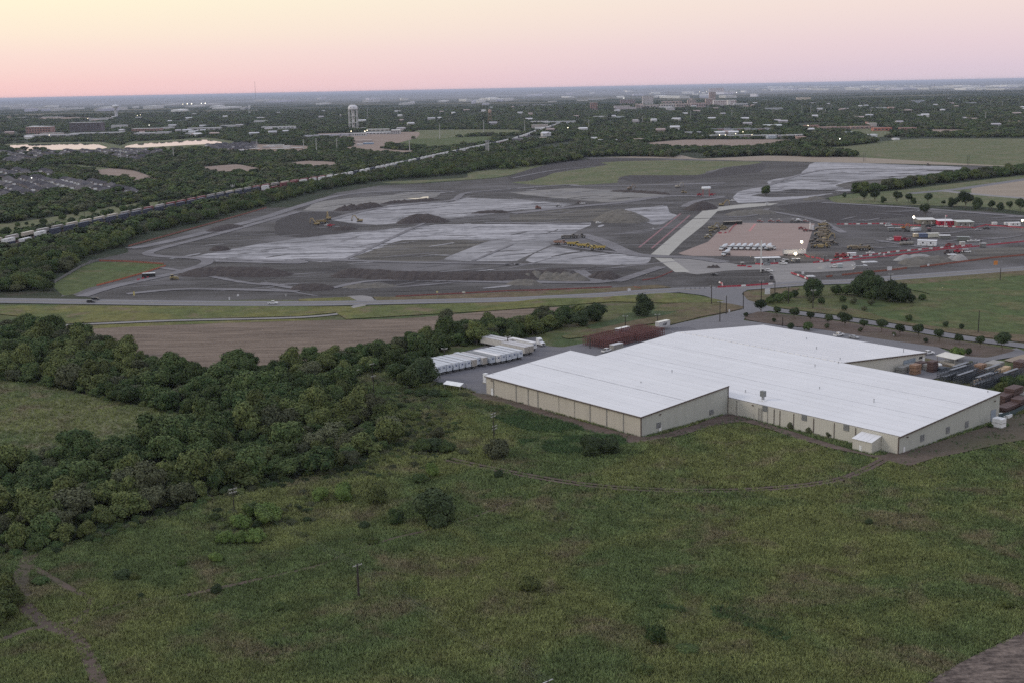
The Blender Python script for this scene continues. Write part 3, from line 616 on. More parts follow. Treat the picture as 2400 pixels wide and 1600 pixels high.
BLOCK = ['pond', 'field', 'pasture', 'road', 'drive', 'yard', 'building_site', 'rail_bed', 'street', 'lot', 'works_ground', 'bank', 'headland', 'path', 'subdivision']
def clear_of(q, names, grow=0):
    ok = np.ones(len(q), bool)
    for A, z, nm, lo, hi in SHEETS:
        if any(b in nm for b in names):
            k = (q[:, 0] > lo[0]) & (q[:, 0] < hi[0]) & (q[:, 1] > lo[1]) & (q[:, 1] < hi[1]) & ok
            idx = np.nonzero(k)[0]
            if len(idx): ok[idx[inside(A, q[idx])]] = False
    return q[ok]

# ---------------------------------------------------------------- the wood in front of the site: trees one by one
WOOD = poly(('P', [(-90, 1255), (-40, 1300), (40, 1297), (130, 1285), (260, 1245), (400, 1203), (540, 1155), (640, 1140), (760, 1108), (830, 1100), (900, 1060), (935, 1020), (905, 985), (860, 950), (800, 915), (700, 880), (560, 862), (470, 878), (400, 868), (280, 820), (150, 785), (0, 775), (-90, 775)]))
GLADE = poly(('P', [(-90, 892), (0, 892), (100, 905), (250, 940), (390, 967), (470, 985), (420, 1020), (300, 1050), (150, 1075), (0, 1088), (-90, 1090)]))
EDGEW = poly(('P', [(-60, 1365), (5, 1350), (20, 1400), (8, 1480), (-60, 1510)]))
ROWW = poly(('P', [(720, 872), (700, 850), (860, 835), (985, 795), (1100, 775), (1200, 765), (1340, 738), (1385, 742), (1330, 765), (1250, 790), (1180, 803), (1075, 812), (1000, 845), (985, 868), (900, 875), (800, 890)]))
HEDGE = poly(('P', [(-60, 692), (0, 690), (112, 686), (128, 655), (190, 610), (285, 578), (325, 553), (480, 518), (640, 478), (760, 446), (900, 424), (1000, 416), (1070, 410), (1150, 396), (1280, 378), (1350, 366), (1330, 350), (1180, 366), (1050, 385), (900, 408), (760, 432), (560, 478), (380, 525), (230, 565), (60, 606), (-60, 640)]))
trees = []   # x, y, radius, area
wood = fill(WOOD, 7.4); wood = wood[~inside(np.array([tuple(p) for p in GLADE]), wood)]
ew = fill(EDGEW, 6.0); rw = fill(ROWW, 7.8); hd = fill(HEDGE, 10.5)
def band(q, area, rlo, rhi):
    q = q[in_view(q)]
    return [(x, y, rlo + (rhi - rlo) * random.random() ** 1.3, area) for x, y in q]
allt = band(wood, 'wood', 2.9, 7.0) + band(ew, 'edge', 3.2, 4.8) + band(rw, 'strip', 3.6, 6.0)
far_t = band(hd, 'hedge', 4.0, 7.4)
# keep as separate trees the ones that show largest
allt.sort(key=lambda t: math.hypot(t[0], t[1]) / t[2])
NIND = 268
ind, rest = allt[:NIND], allt[NIND:]
TONE = [('leaf', 'deep green'), ('olive', 'olive green'), ('grey', 'thin grey-green'), ('leaf', 'dark mid-green')]
protos = {}
ORD_ = ['the', 'second', 'third', 'fourth', 'fifth', 'sixth', 'seventh', 'eighth', 'ninth', 'tenth']
def make_tree(key, v, name='broadleaf_tree', cat='tree', bare=False):
    k = (key, v, name, bare)
    if k not in protos:
        t = empty(name, (0, 0, -50), 0, 'x', cat)
        cr_ = link('crown', CR[key][v % len(CR[key])], t); tr_ = link('trunk', (TRB if bare else TR)[v % (2 if bare else 4)], t)
        protos[k] = (t, [0])
        return t
    t, c = protos[k]
    return copy_tree(t)
AREA = {'wood': ('left wood', 'trees of the wood beside the meadow'),
        'edge': ('left picture edge', 'trees at the left edge'), 'strip': ('belt behind the trailers', 'trees of the belt behind the trailers')}
for i, (x, y, r, a) in enumerate(ind):
    nz = vnoise(np.array([[x, y]]), 28, 3)[0] + random.uniform(-.25, .25)
    ti = 2 if nz > .92 else (1 if nz > .56 else (0 if random.random() < .6 else 3))
    if a == 'edge': ti = 1
    key, tone = TONE[ti]
    t = make_tree(key, random.randrange(4))
    size = 'large' if r > 5.2 else ('medium' if r > 4.0 else 'small')
    ar, gr = AREA[a]
    u = ['front row', 'second row', 'inner row', 'deep interior', 'rear'][min(4, max(0, int((y - 300) / 38)))]
    side = ['far left', 'left', 'left centre', 'right centre', 'right', 'far right'][min(5, max(0, int((x / y + .42) / .065)))]; hb = 'tall ' if (x * 7.3 + y) % 3 < 1 else ('broad ' if (x * 7.3 + y) % 3 < 2 else '')
    lab = f'{size} {hb}{tone} tree, {u} of the {ar}, {side}' if a == 'wood' else (f'{size} {tone} tree in the {ar}, {"near its left end" if x < -20 else ("near its right end" if x > 30 else "midway")}' if a == 'strip' else f'{size} {tone} tree standing at the {ar}, {ORD_[min(9, sum(1 for q in ind[:i] if q[3] == "edge"))]} nearest')
    t.location = (x, y, 0); t.rotation_euler = (0, 0, random.uniform(0, 6.28)); t.scale = (r, r * random.uniform(.9, 1.1), r * random.uniform(.9, 1.35))
    t['label'] = lab; t['group'] = gr
def stuff_trees(name, lst, label, coll=None):
    pts = [(x, y, 0) for x, y, r, a in lst]; s = np.array([(r, r, r * random.uniform(.85, 1.15)) for x, y, r, a in lst])
    return scatter(name, pts, s, coll or CC_MID, label, 'trees')
CC_MID = proto_collection('mid_crown', [CR['leaf'][0], CR['olive'][1], CR['leaf'][2], CR['grey'][3], CR['leaf'][3], CR['leaf'][1]])
CC_FAR = proto_collection('far_crown', FARC)
stuff_trees('wood_interior', rest, 'green trees filling the back of the wood and the tree belt')
us = np.concatenate([fill(WOOD, 4.6), fill(EDGEW, 4), fill(ROWW, 5)]); us = us[~inside(np.array([tuple(p) for p in GLADE]), us)]; us = us[in_view(us)]
scatter('undergrowth', [(x, y, -.3) for x, y in us], rng.uniform(1.2, 2.4, len(us)), proto_collection('undergrowth_bush', [BUSH['leaf'], BUSH['leafdark'], BUSH['leafolive']]), 'dark undergrowth filling the foot of the wood', 'undergrowth')
RS = poly(('P', [(500, 1255), (480, 1200), (620, 1150), (760, 1115), (860, 1100), (940, 1050), (930, 1000), (860, 930), (830, 890), (900, 880), (960, 900), (1080, 900), (1100, 950), (1060, 1050), (1000, 1100), (900, 1180), (720, 1250)]))
rs = fill(RS, 3.4, .5); rs = rs[(vnoise(rs, 16, 51) * .6 + vnoise(rs, 5, 52) * .4 > .50)]; rs = rs[~inside(np.array([tuple(p) for p in WOOD]), rs)]
scatter('rough_scrub', [(x, y, -.3) for x, y in rs], np.stack([rng.uniform(.6, 2.0, len(rs)), rng.uniform(.6, 2.0, len(rs)), rng.uniform(.7, 1.8, len(rs))], 1), proto_collection('scrub_bush', [BUSH['leaf'], BUSH['leafgrey'], BUSH['leafolive'], BUSH['leafgrey'], BUSH['leafdark']]), 'rough mixed scrub and brush between the wood and the yard', 'scrub')
eb = []
Pw = [Vector(q) for q in GL(('P', [(-60, 1302), (40, 1302), (130, 1290), (260, 1250), (400, 1208), (540, 1160), (640, 1145), (760, 1113), (830, 1105), (900, 1065), (935, 1025), (910, 990), (865, 952), (805, 912)]))]
for a_, b_ in zip(Pw, Pw[1:]):
    for k in range(int((b_ - a_).length / 1.1)):
        t_ = a_.lerp(b_, random.random()); eb.append((t_.x + random.gauss(0, 1.6), t_.y + random.gauss(.6, 1.8), -.3))
scatter('wood_edge_scrub', eb, rng.uniform(.6, 2.3, len(eb)), proto_collection('edge_bush', [BUSH['leaf'], BUSH['leafdark'], BUSH['leafolive'], BUSH['leafgrey']]), 'ragged scrub where the wood thins into the meadow', 'scrub')
stuff_trees('rail_side_wood', far_t, 'long belt of trees between the railway and the building site')

# ---------------------------------------------------------------- town and country tree cover, to the far fields
TOWN = [(-2300, 2600), (-1500, 1300), (-700, 745)] + GL(('L5', [(0, 640)]), ('P', [(330, 520), (1340, 330)])) + GL(('K3', [(640, 700), (1530, 700), (2352, 700)]), ('K4', [(800, 720), (1000, 560), (2352, 560)])) + [(1900, 2300), (3400, 5200), (3700, 8300), (-3800, 8300), (-3200, 5000)]
tw = []
for y0, y1, sp_, rad in ((600, 1500, 11.5, 6.8), (1500, 2600, 13.5, 7.6), (2600, 4200, 18, 9), (4200, 6200, 27, 12), (6200, 8400, 40, 16)):
    xm = .5 * y1
    q = fill([(-xm, y0), (xm, y0), (xm, y1), (-xm, y1)], sp_)
    q = q[inside(np.array([tuple(p) for p in TOWN]), q)]; q = q[in_view(q)]
    dn = vnoise(q, 90, 5) * .6 + vnoise(q, 330, 6) * .4
    q = q[dn > (.22 if y1 <= 2600 else .30)]
    q = clear_of(q, BLOCK)
    tw += [(x, y, rad * random.uniform(.45, 1.25)) for x, y in q]
HOUSES_AT = []
TOWN_PTS = tw

# ---------------------------------------------------------------- named hedges and lone trees
def row(*g, n=10, r=(3.5, 5), kind='leaf', name='broadleaf_tree', labels=None, group=None, jit=1.0, cat='tree'):
    P = [Vector(p) for p in GL(*g)]; Ls = [0]
    for a, b in zip(P, P[1:]): Ls.append(Ls[-1] + (b - a).length)
    for i in range(n):
        d = Ls[-1] * i / max(1, n - 1); k = max(j for j in range(len(Ls)) if Ls[j] <= d + 1e-6); k = min(k, len(P) - 2)
        q = P[k].lerp(P[k + 1], (d - Ls[k]) / (Ls[k + 1] - Ls[k]))
        t = make_tree(kind, i % 3, name, cat); rr_ = random.uniform(*r)
        x, y = q.x + random.uniform(-jit, jit), q.y + random.uniform(-jit, jit)
        t.location = (x, y, gz(x, y)); t.rotation_euler[2] = random.uniform(0, 6.28); t.scale = (rr_, rr_, rr_ * random.uniform(.9, 1.15))
        t['label'] = labels(i) if callable(labels) else labels; t['group'] = group
def lone(fr, x, y, r, label, kind='dark', zs=1.0, v=0, name='broadleaf_tree', group=None, bare=False):
    t = make_tree(kind, v, name, 'tree', bare); p = on(fr, x, y)
    t.location = p; t.rotation_euler[2] = random.uniform(0, 6.28); t.scale = (r, r, r * zs); t['label'] = label
    if group: t['group'] = group
    return t
def shrub(fr, x, y, r, label, kind='leaf', zs=1.0, group=None):
    p = on(fr, x, y); o = link('shrub', BUSH[kind]); o.location = p; o.rotation_euler[2] = random.uniform(0, 6.28); o.scale = (r, r, r * zs * 1.45)
    tag(o, label, 'shrub', group); return o
def mid_fill(name, pl, spacing, r, label, near=True):
    q = fill(pl, spacing); q = q[in_view(q)]
    s = rng.uniform(r[0], r[1], len(q))
    return scatter(name, [(x, y, 0) for x, y in q], s, CC_MID if near else CC_FAR, label, 'trees')
mid_fill('tree_belt', poly(('K3', [(300, 790), (0, 830), (-120, 860), (640, 765), (640, 740), (1000, 730), (1520, 745), (1530, 720), (1340, 690), (900, 650), (600, 620)])), 11, (6, 9), 'dark tree belt along the far edge of the building site', False)
mid_fill('tree_belt', poly(('K3', [(1720, 748), (2100, 735), (2352, 722)]), ('K4', [(400, 740), (830, 742), (790, 722), (500, 700), (200, 705), (-200, 700)])), 11, (6, 9), 'dark hedge of trees between the tan strip and the pasture', False)
mid_fill('tree_belt', poly(('K4', [(-200, 690), (0, 670), (300, 665), (700, 640), (1030, 605), (900, 590), (600, 605), (300, 620), (0, 655)])), 11, (6, 9), 'curving hedge of trees behind the left half of the pasture', False)
mid_fill('tree_belt', poly(('K4', [(760, 1078), (930, 1070), (1250, 1030), (1530, 990), (1900, 945), (2352, 905), (2600, 890), (2600, 865), (2200, 880), (1700, 930), (1300, 990), (1000, 1030), (780, 1060)])), 9.0, (3.2, 8.5), 'dense hedgerow crossing the right side above the site offices', True)
# front tree row on the brown lawn
RT = [(540, 285, 5.2), (648, 300, 3.6), (766, 318, 4.6), (878, 338, 3.8), (1003, 362, 4.4), (1117, 372, 5.0), (1243, 395, 4.0), (1370, 410, 4.9), (1496, 432, 3.9), (1626, 450, 4.7), (1767, 476, 4.6), (1903, 493, 3.6), (2053, 514, 3.9), (2200, 540, 7.0)]
ORD = ['first', 'second', 'third', 'fourth', 'fifth', 'sixth', 'seventh', 'eighth', 'ninth', 'tenth', 'eleventh', 'twelfth', 'thirteenth', 'fourteenth', 'fifteenth', 'sixteenth', 'seventeenth', 'eighteenth', 'nineteenth', 'twentieth']
for i, (x, y, r) in enumerate(RT):
    lone('M2', x, y, r * .66 * random.uniform(.9, 1.1), f'{ORD[i]} round oak from the left in the row along the drive' if i < 13 else 'largest oak, ending the drive row at the right', 'oak', 1.15, i % 3, 'oak_tree', 'row of oaks along the drive')
for x, y, r, k, lb in [(438, 305, 2.1, 'leafdark', 'small round shrub at the tip of the brown lawn'), (629, 342, 1.9, 'leafdark', 'small shrub below the second drive oak'), (745, 392, 3.0, 'leafdark', 'low dark shrub left of the parking rows'), (862, 400, 4.0, 'leaf', 'wide shrub above the white roof, on the brown lawn'),
                     (995, 385, 2.1, 'leafgrey', 'thin brownish shrub under the fifth drive oak'), (1225, 410, 2.0, 'leafgrey', 'thin brownish shrub under the seventh drive oak'), (1456, 440, 1.8, 'leafgrey', 'sparse shrub under the ninth drive oak'), (1675, 482, 2.0, 'leafdark', 'small shrub under the tenth drive oak'), (1970, 565, 2.7, 'leafdark', 'dark shrub behind the picnic shelter')]:
    shrub('M2', x, y, r * .7, lb, k)
lone('M2', 1890, 605, 4.2, 'bright green tree beside the picnic shelter', 'bright', .95, 1)
# right middle clump
for x, y, r, lb in [(900, 165, 7.2, 'dark round tree left of the big clump by the junction'), (1210, 160, 7.5, 'leftmost tree of the dark clump in the green pasture'), (1320, 175, 9.0, 'tallest tree of the dark clump in the green pasture'), (1420, 195, 7.8, 'front tree of the dark clump in the green pasture'), (1500, 205, 7.0, 'rightmost tree of the dark clump in the green pasture'), (1260, 120, 8.0, 'rear tree of the dark clump in the green pasture')]:
    lone('M2', x, y, r * .92, lb, 'dark', 1.15, int(x) % 3)
for i, (x, y, r, k) in enumerate([(1060, 150, 4.5, 'leaf'), (1130, 150, 4.5, 'leaf'), (600, 215, 3.6, 'leaf'), (660, 205, 4.2, 'leaf'), (720, 190, 4.6, 'leaf'), (770, 170, 3.4, 'leafdark'), (640, 190, 3.6, 'leafdark'), (1570, 205, 4, 'leafdark'), (1650, 190, 3, 'leaf'), (880, 205, 3, 'leafgrey'), (960, 215, 3, 'leaf'), (1100, 200, 2.8, 'leaf'), (1180, 215, 2.8, 'leafgrey'), (1250, 265, 2.2, 'leafgrey'), (1110, 262, 2.4, 'leafdark'), (1815, 375, 2.2, 'leafdark'), (1920, 390, 2.0, 'leafdark'), (1560, 335, 2.6, 'leaf'), (1300, 225, 2.8, 'leafgrey')]):
    shrub('M2', x, y, r * .8, f'{["broad", "low", "small"][i % 3]} {["green", "dark", "grey green"][(i // 3) % 3]} shrub, {ORD[i]} by depth in the rough ground right of the junction', k, 1.0, 'shrubs in the rough pasture by the junction')
# two big trees left of the site drive, the trailer yard trees
lone('M1', 2020, 150, 6.6, 'round dark tree alone in the grass behind the rust red racks', 'dark', 1.2, 1)
lone('M1', 1600, 195, 7.0, 'large dark tree ending the belt behind the trailers', 'dark', 1.0, 2)
lone('M1', 1480, 230, 5.4, 'second dark tree from the right end of the belt behind the trailers', 'dark', 1.0, 0)
lone('M1', 140, 705, 7.4, 'dark tree at the corner of the trailer yard', 'dark', 1.05, 0)
lone('M1', -70, 700, 5.6, 'dark green tree left of the trailer yard corner pair', 'leaf', 1.2, 2)
lone('M1', 30, 775, 5.4, 'brighter green tree in front of the trailer yard corner', 'leaf', 1.1, 1)
lone('M1', 350, 265, 4.6, 'half bare tall tree above the belt behind the trailers', 'grey', 1.5, 1, bare=True)
# subdivision edge trees (K4)
for i, (x, y, r) in enumerate([(700, 1110, 3.5), (880, 1150, 6.5), (980, 1145, 6.2), (1060, 1160, 4.4), (1185, 1165, 6.8), (1290, 1160, 5.4), (1335, 1170, 4.2), (1470, 1170, 6.0), (1610, 1185, 3.0), (1690, 1195, 6.0), (1735, 1190, 5.0), (1815, 1205, 9.0), (1925, 1215, 7.5), (1440, 1290, 6.8), (2050, 1225, 5), (2130, 1225, 5), (2220, 1230, 5), (2320, 1240, 7)]):
    lone('K4', x, y, r * .78, ('dark round tree standing alone behind the site office buildings' if i == 13 else ('tallest tree of the row behind the site offices' if i == 11 else f'{ORD[i]} tree from the left in the loose row behind the site offices')), 'oak' if i % 3 else 'dark', 1.3, i % 3, group='loose tree row behind the site offices')
lone('K4', -18, 1090, 6.4, 'lone tree on the graded soil near the haul road', 'leaf', 1.1, 1)
# meadow shrubs
MS = [('N2', 580, 600, 9.2, 'dark', 'largest dark round tree alone in the front meadow', .95), ('N2', 335, 600, 4.0, 'leafbush', 'small green bushy tree left of the large round meadow tree', 1.1),
      ('N2', 968, 315, 2.5, 'leafdark', 'small dark ball shaped cedar in the meadow', 1.0), ('N2', 1530, 180, 5.6, 'dark', 'yellow green half of the double bush near the warehouse corner', .95),
      ('N2', 1640, 165, 5.8, 'dark', 'dark half of the double bush near the warehouse corner', .85), ('N2', 955, 195, 6.6, 'leafgrey', 'brownish round thicket under the double power pole', .85),
      ('N2', 1150, 1020, 4.2, 'leafolive', 'soft yellow green bush in the middle of the meadow', .8), ('N2', 1925, 1345, 4.2, 'leafbushy', 'upright leafy young tree low in the meadow', 1.6),
      ('N2', 220, 470, 5.0, 'leafolive', 'pale yellow feathery bush at the meadow edge', 1.0), ('N2', 20, 440, 4.8, 'leafbushb', 'bright green sapling at the edge of the wood', 1.2), ('N1', 1965, 460, 4.6, 'leafbushb', 'bright green sapling left of its twin at the wood edge', 1.1),
      ('N1', 2100, 470, 4.6, 'leafbushb', 'bright green sapling right of its twin at the wood edge', 1.3), ('N1', 1650, 590, 6.0, 'leafbright', 'large light green shrub under the power wires', .85), ('N1', 1560, 560, 4.8, 'leafbright', 'light green shrub in the group under the wires', .9),
      ('N1', 1480, 630, 4.4, 'leafbright', 'left light green shrub in the group under the wires', .9), ('N1', 1380, 715, 3.8, 'leafbright', 'low light green shrub at the left end of the front cluster', .8), ('N1', 1470, 715, 3.8, 'leafbright', 'low light green shrub in the middle of the front cluster', .8),
      ('N1', 1570, 710, 4.2, 'leafbright', 'low light green shrub at the right end of the front cluster', .8), ('N1', 1325, 830, 2.7, 'leafbright', 'small light green shrub below the front cluster', .9), ('N1', 1115, 855, 1.9, 'leafbright', 'tiny green shrub left below the front cluster', .9),
      ('N1', 750, 935, 3.8, 'leafdark', 'dark low bush in the lower left meadow', .6), ('N1', 825, 945, 2.0, 'leafolive', 'yellowish bush touching the dark low bush', .9), ('N1', 1330, 1020, 2.4, 'leafdark', 'small dark bush above the meadow track', .9),
      ('N1', 860, 1050, 1.9, 'leafdark', 'tiny dark bush in the lower left meadow', .6), ('N1', 1710, 1125, 2.3, 'leaf', 'small bush left of the lone power pole', .9), ('N1', 250, 960, 3.4, 'leaf', 'low bush beside the dirt track turn', .5), ('N1', 1315, 580, 2.6, 'leaf', 'small bush at the foot of the wood', .9),
      ('N1', 2290, 720, 2.2, 'leafbright', 'small bright bush right of the wires', .7), ('N1', 1860, 680, 1.8, 'leafolive', 'tiny yellow green bush under the wires', .8), ('N1', 2230, 620, 2.6, 'leafdark', 'small dark bush in the middle of the brown grass', .7),
      ('N2', 200, 720, 2.4, 'leafolive', 'little bush left of the brown grass patch', .7), ('N2', 560, 310, 3.2, 'leafbright', 'bright slim bush at the lush patch', 1.3), ('N2', 480, 340, 4.0, 'leaf', 'low green bush left of the bright slim bush', .6),
      ('N2', 560, 150, 6.0, 'leafdark', 'wide dark bush mound right of the wood', .7), ('N2', 640, 160, 5.0, 'leaf', 'green bush joined to the dark mound right of the wood', .7), ('N2', 500, 160, 5.0, 'leaf', 'green bush between the wood and the dark mound', .9), ('N2', 590, 70, 4.0, 'leafgrey', 'brown grey bush behind the dark mound', .8), ('N2', 750, 175, 2.8, 'leafgrey', 'small brown bush left of the double pole thicket', .7),
      ('N4', 1590, 450, 4.0, 'leafolive', 'olive bush in the rough grass below the yard corner', .7), ('N4', 1400, 400, 3.4, 'leafgrey', 'grey bush in the rough grass', .7), ('N4', 1470, 365, 2.4, 'leafdark', 'small dark bush in the rough grass', .9), ('N4', 1715, 500, 2.0, 'leafolive', 'tiny yellow bush in the rough grass', .9),
      ('N4', 1640, 265, 4.6, 'leaf', 'low green thicket left of the small shed', .6), ('N4', 1740, 270, 4.8, 'leafdark', 'low dark thicket next to the small shed', .6), ('N4', 1830, 270, 4.6, 'leaf', 'low green thicket touching the small shed', .6), ('N4', 1540, 250, 3.2, 'leaf', 'small thicket at the yard edge', .7), ('N4', 1980, 270, 3.2, 'leafgrey', 'brown weeds right of the small shed', .5),
      ('N4', 980, 240, 5.0, 'leafdark', 'dark bush at the end of the wood', .8), ('N4', 1060, 260, 4.4, 'leafgrey', 'grey brown bush at the end of the wood', .8), ('N4', 960, 340, 5.0, 'leafgrey', 'brown leafless thicket at the end of the wood', .6),
      ('N3', 1285, 480, 1.9, 'leafdark', 'tiny dark bush in the right meadow', .8), ('N3', 2230, 1060, 3.4, 'leafolive', 'yellow green bush near the stubble field', .7), ('N2', 1860, 1520, 3.4, 'leafolive', 'brownish bush at the bottom of the meadow', .6), ('N2', 2120, 1370, 4.0, 'leaf', 'low lush clump right of the upright young tree', .3),
      ('M2', 345, 970, 2.2, 'leaf', 'shrub in the inner corner of the warehouse', .9), ('M2', 740, 1075, 1.7, 'leafgrey', 'dry shrub against the long warehouse wall, left one', 1.3), ('M2', 870, 1105, 2.0, 'leafgrey', 'dry shrub against the long warehouse wall, middle one', 1.0), ('M2', 1010, 1135, 2.0, 'leafgrey', 'dry shrub against the long warehouse wall, right one', 1.0),
      ('M2', 2120, 1065, 1.6, 'leaf', 'weeds left of the white tank', .7), ('M2', 2230, 1060, 1.5, 'leaf', 'weeds right of the white tank', .7), ('M3', 2130, 900, 4.5, 'leaf', 'green bush behind the far warehouse corner', .8), ('M3', 2050, 1000, 4.0, 'leafolive', 'bush between the warehouse and the pipe racks', .9), ('M3', 2300, 880, 4.2, 'leaf', 'bush at the right edge among the pipe racks', .8), ('M3', 2230, 940, 4.2, 'leafdark', 'dark bush among the pipe racks', .8)]
for fr, x, y, r, k, lb, zs in MS:
    r *= .74
    if k == 'dark': lone(fr, x, y, r, lb, 'dark', zs * 1.2, 2)
    elif k == 'leafbush': lone(fr, x, y, r, lb, 'leaf', zs, 1)
    elif k == 'leafbushy': lone(fr, x, y, r * .8, lb, 'leaf', zs, 0)
    elif k == 'leafbushb': lone(fr, x, y, r * .85, lb, 'bright', zs, 1)
    else: shrub(fr, x, y, r, lb, k, zs)
# small bushes in the scrub field beyond the railway
for i, (x, y, r) in enumerate([(570, 1240, 6), (700, 1200, 5), (850, 1175, 6.5), (400, 1285, 6), (160, 1300, 4), (245, 1285, 3), (300, 1295, 2.5), (395, 1310, 3), (150, 1330, 3), (1080, 1125, 4), (960, 1200, 6), (880, 1235, 6.5), (1010, 1190, 6), (660, 1275, 6), (760, 1265, 6.5), (530, 1300, 5), (60, 1380, 7), (230, 1360, 5), (330, 1350, 5), (30, 1400, 7), (1140, 1165, 7), (1210, 1165, 7), (1280, 1150, 7), (1340, 1130, 8)]):
    shrub('K1', x, y, r * .75, 'dark bush dotting the pale scrub field beyond the railway', 'leafdark' if i % 2 else 'leaf', .9, 'bushes in the scrub field beyond the railway')

# ---------------------------------------------------------------- meadow grass as real tufts
def tuft(seed, mat, n=15, h=1.0, w=.6):
    r = random.Random(seed); m = MB()
    for i in range(n):
        t = r.uniform(0, 6.28); x, y = r.gauss(0, w * .45), r.gauss(0, w * .45); hh = h * r.uniform(.5, 1.1); lx, ly = math.cos(t) * hh * .45 + .18, math.sin(t) * hh * .45
        a = r.uniform(0, 6.28); bw = .085; dx, dy = math.cos(a) * bw, math.sin(a) * bw
        m.add([(x - dx, y - dy, -.05), (x + dx, y + dy, -.05), (x + lx * .5 + dx * .8, y + ly * .5 + dy * .8, hh * .65), (x + lx, y + ly, hh)], [(0, 1, 2), (0, 2, 3)])
    me = bpy.data.meshes.new('tuft'); me.from_pydata(m.v, [], m.f); me.update(); me.materials.append(mat); return me
def tuft_mat(name, **k):
    m, nt, b = newmat(name); n = N(nt)
    c = grass_colour(n, **k); oi = n.map(n.n('ShaderNodeObjectInfo').outputs['Random'], 0, 1, .8, 1.28)
    c = n.n('ShaderNodeVectorMath', {0: c, 1: n.n('ShaderNodeCombineXYZ', {0: oi, 1: oi, 2: n.math('MULTIPLY', oi, .95)}).outputs[0]}, operation='MULTIPLY').outputs[0]
    nt.links.new(c, b.inputs['Base Color']); b.inputs['Roughness'].default_value = .8; b.inputs['Specular IOR Level'].default_value = .1
    return m
GT = proto_collection('grass_tuft', [tuft(i, M_T, 15, 1.0) for M_T in [tuft_mat('meadow blades', a=(.205, .228, .096), lush=(.145, .190, .084), dry=(.22, .198, .125))] for i in range(5)])
GL_ = proto_collection('lush_tuft', [tuft(20 + i, M_T, 18, 1.1) for M_T in [tuft_mat('lush blades', a=(.085, .135, .064), lush=(.075, .125, .058), dry=(.12, .14, .07))] for i in range(3)])
NOGRASS = ['rut', 'earth', 'yard', 'track', 'plough', 'stubble', 'path', 'road', 'drive', 'verge', 'tree_lawn', 'junction', 'gravel', 'tree_lawn', 'dry_']
MEAD = GL(('P', [(-60, 1700), (-60, 1230), (560, 1090), (760, 960), (730, 850), (900, 835), (1000, 850), (1100, 890), (1500, 960), (1800, 980), (2420, 960), (2420, 1700)]))
q1 = fill([(-120, 205), (120, 205), (185, 330), (-185, 330)], .78, .5)
q2 = fill([(-185, 330), (185, 330), (280, 520), (-280, 520)], 1.05, .5)
q3 = fill([(-280, 520), (280, 520), (300, 660), (-300, 660)], 1.4, .5); q = np.concatenate([q1, q2, q3]); q = q[in_view(q, .02)]; q = q[inside(np.array([tuple(p) for p in MEAD]), q)]
keep = ~inside(np.array([tuple(p) for p in WOOD]), q); q = q[keep]
q = np.concatenate([clear_of(q, NOGRASS), (lambda t: t[rng.random(len(t)) < .26])(clear_of(q, ['rut', 'earth', 'yard', 'plough', 'stubble', 'road', 'drive', 'verge', 'lush_swale']))]); d = vnoise(q, 9, 8) * .55 + vnoise(q, 2.5, 9) * .45
q = q[d > .07]; h = .55 + .75 * vnoise(q, 14, 11) + .3 * rng.random(len(q))
# keep the warehouse footprint free
scatter('meadow_grass', [(x, y, .02) for x, y in q], np.stack([h * 1.05, h * 1.05, h * .85], 1), GT, 'rough olive green meadow grass with browner patches', 'grass', .12)
ls = []
for A, z, nm, lo, hi in SHEETS:
    if nm == 'lush_swale': ls.append(fill(A, .9, .5))
ls = np.concatenate(ls); ls = ls[in_view(ls)]; ls = ls[vnoise(ls, 7, 31) > .36]; scatter('lush_grass', [(x, y, .1) for x, y in ls], rng.uniform(.8, 1.3, len(ls)), GL_, 'dark lush grass growing along the damp swales', 'grass', .1)
gq = fill(GLADE, 1.6, .5); gq = gq[in_view(gq)]; gq = gq; scatter('glade_grass', [(x, y, .1) for x, y in gq], rng.uniform(.8, 1.4, len(gq)), GT, 'pale grass in the round clearing of the wood', 'grass', .1)
cq = fill(MEAD, 4.5, .5); cq = cq[in_view(cq, .02)]; cq = cq[~inside(np.array([tuple(p) for p in WOOD]), cq)]; cq = clear_of(cq, NOGRASS)
cq = cq[(vnoise(cq, 30, 41) > .60) & (vnoise(cq, 6, 42) > .52)]
scatter('weed_clumps', [(x, y, -.25) for x, y in cq], np.stack([rng.uniform(.35, 1.1, len(cq)), rng.uniform(.35, 1.1, len(cq)), rng.uniform(.4, 1.0, len(cq))], 1), proto_collection('weed_bush', [BUSH['leaf'], BUSH['leafdark'], BUSH['leafgrey'], BUSH['leafolive']]), 'low weed clumps dotted over the meadow', 'weeds')
wq = np.concatenate([fill(A, 1.5, .5) for A, z, nm, lo, hi in SHEETS if nm == 'bare_earth']); wq = wq[(vnoise(wq, 5, 21) > .62)]; scatter('weeds', [(x, y, .1) for x, y in wq], rng.uniform(.3, .8, len(wq)), GL_, 'weeds sprouting on the bare earth round the warehouse', 'weeds', .1)
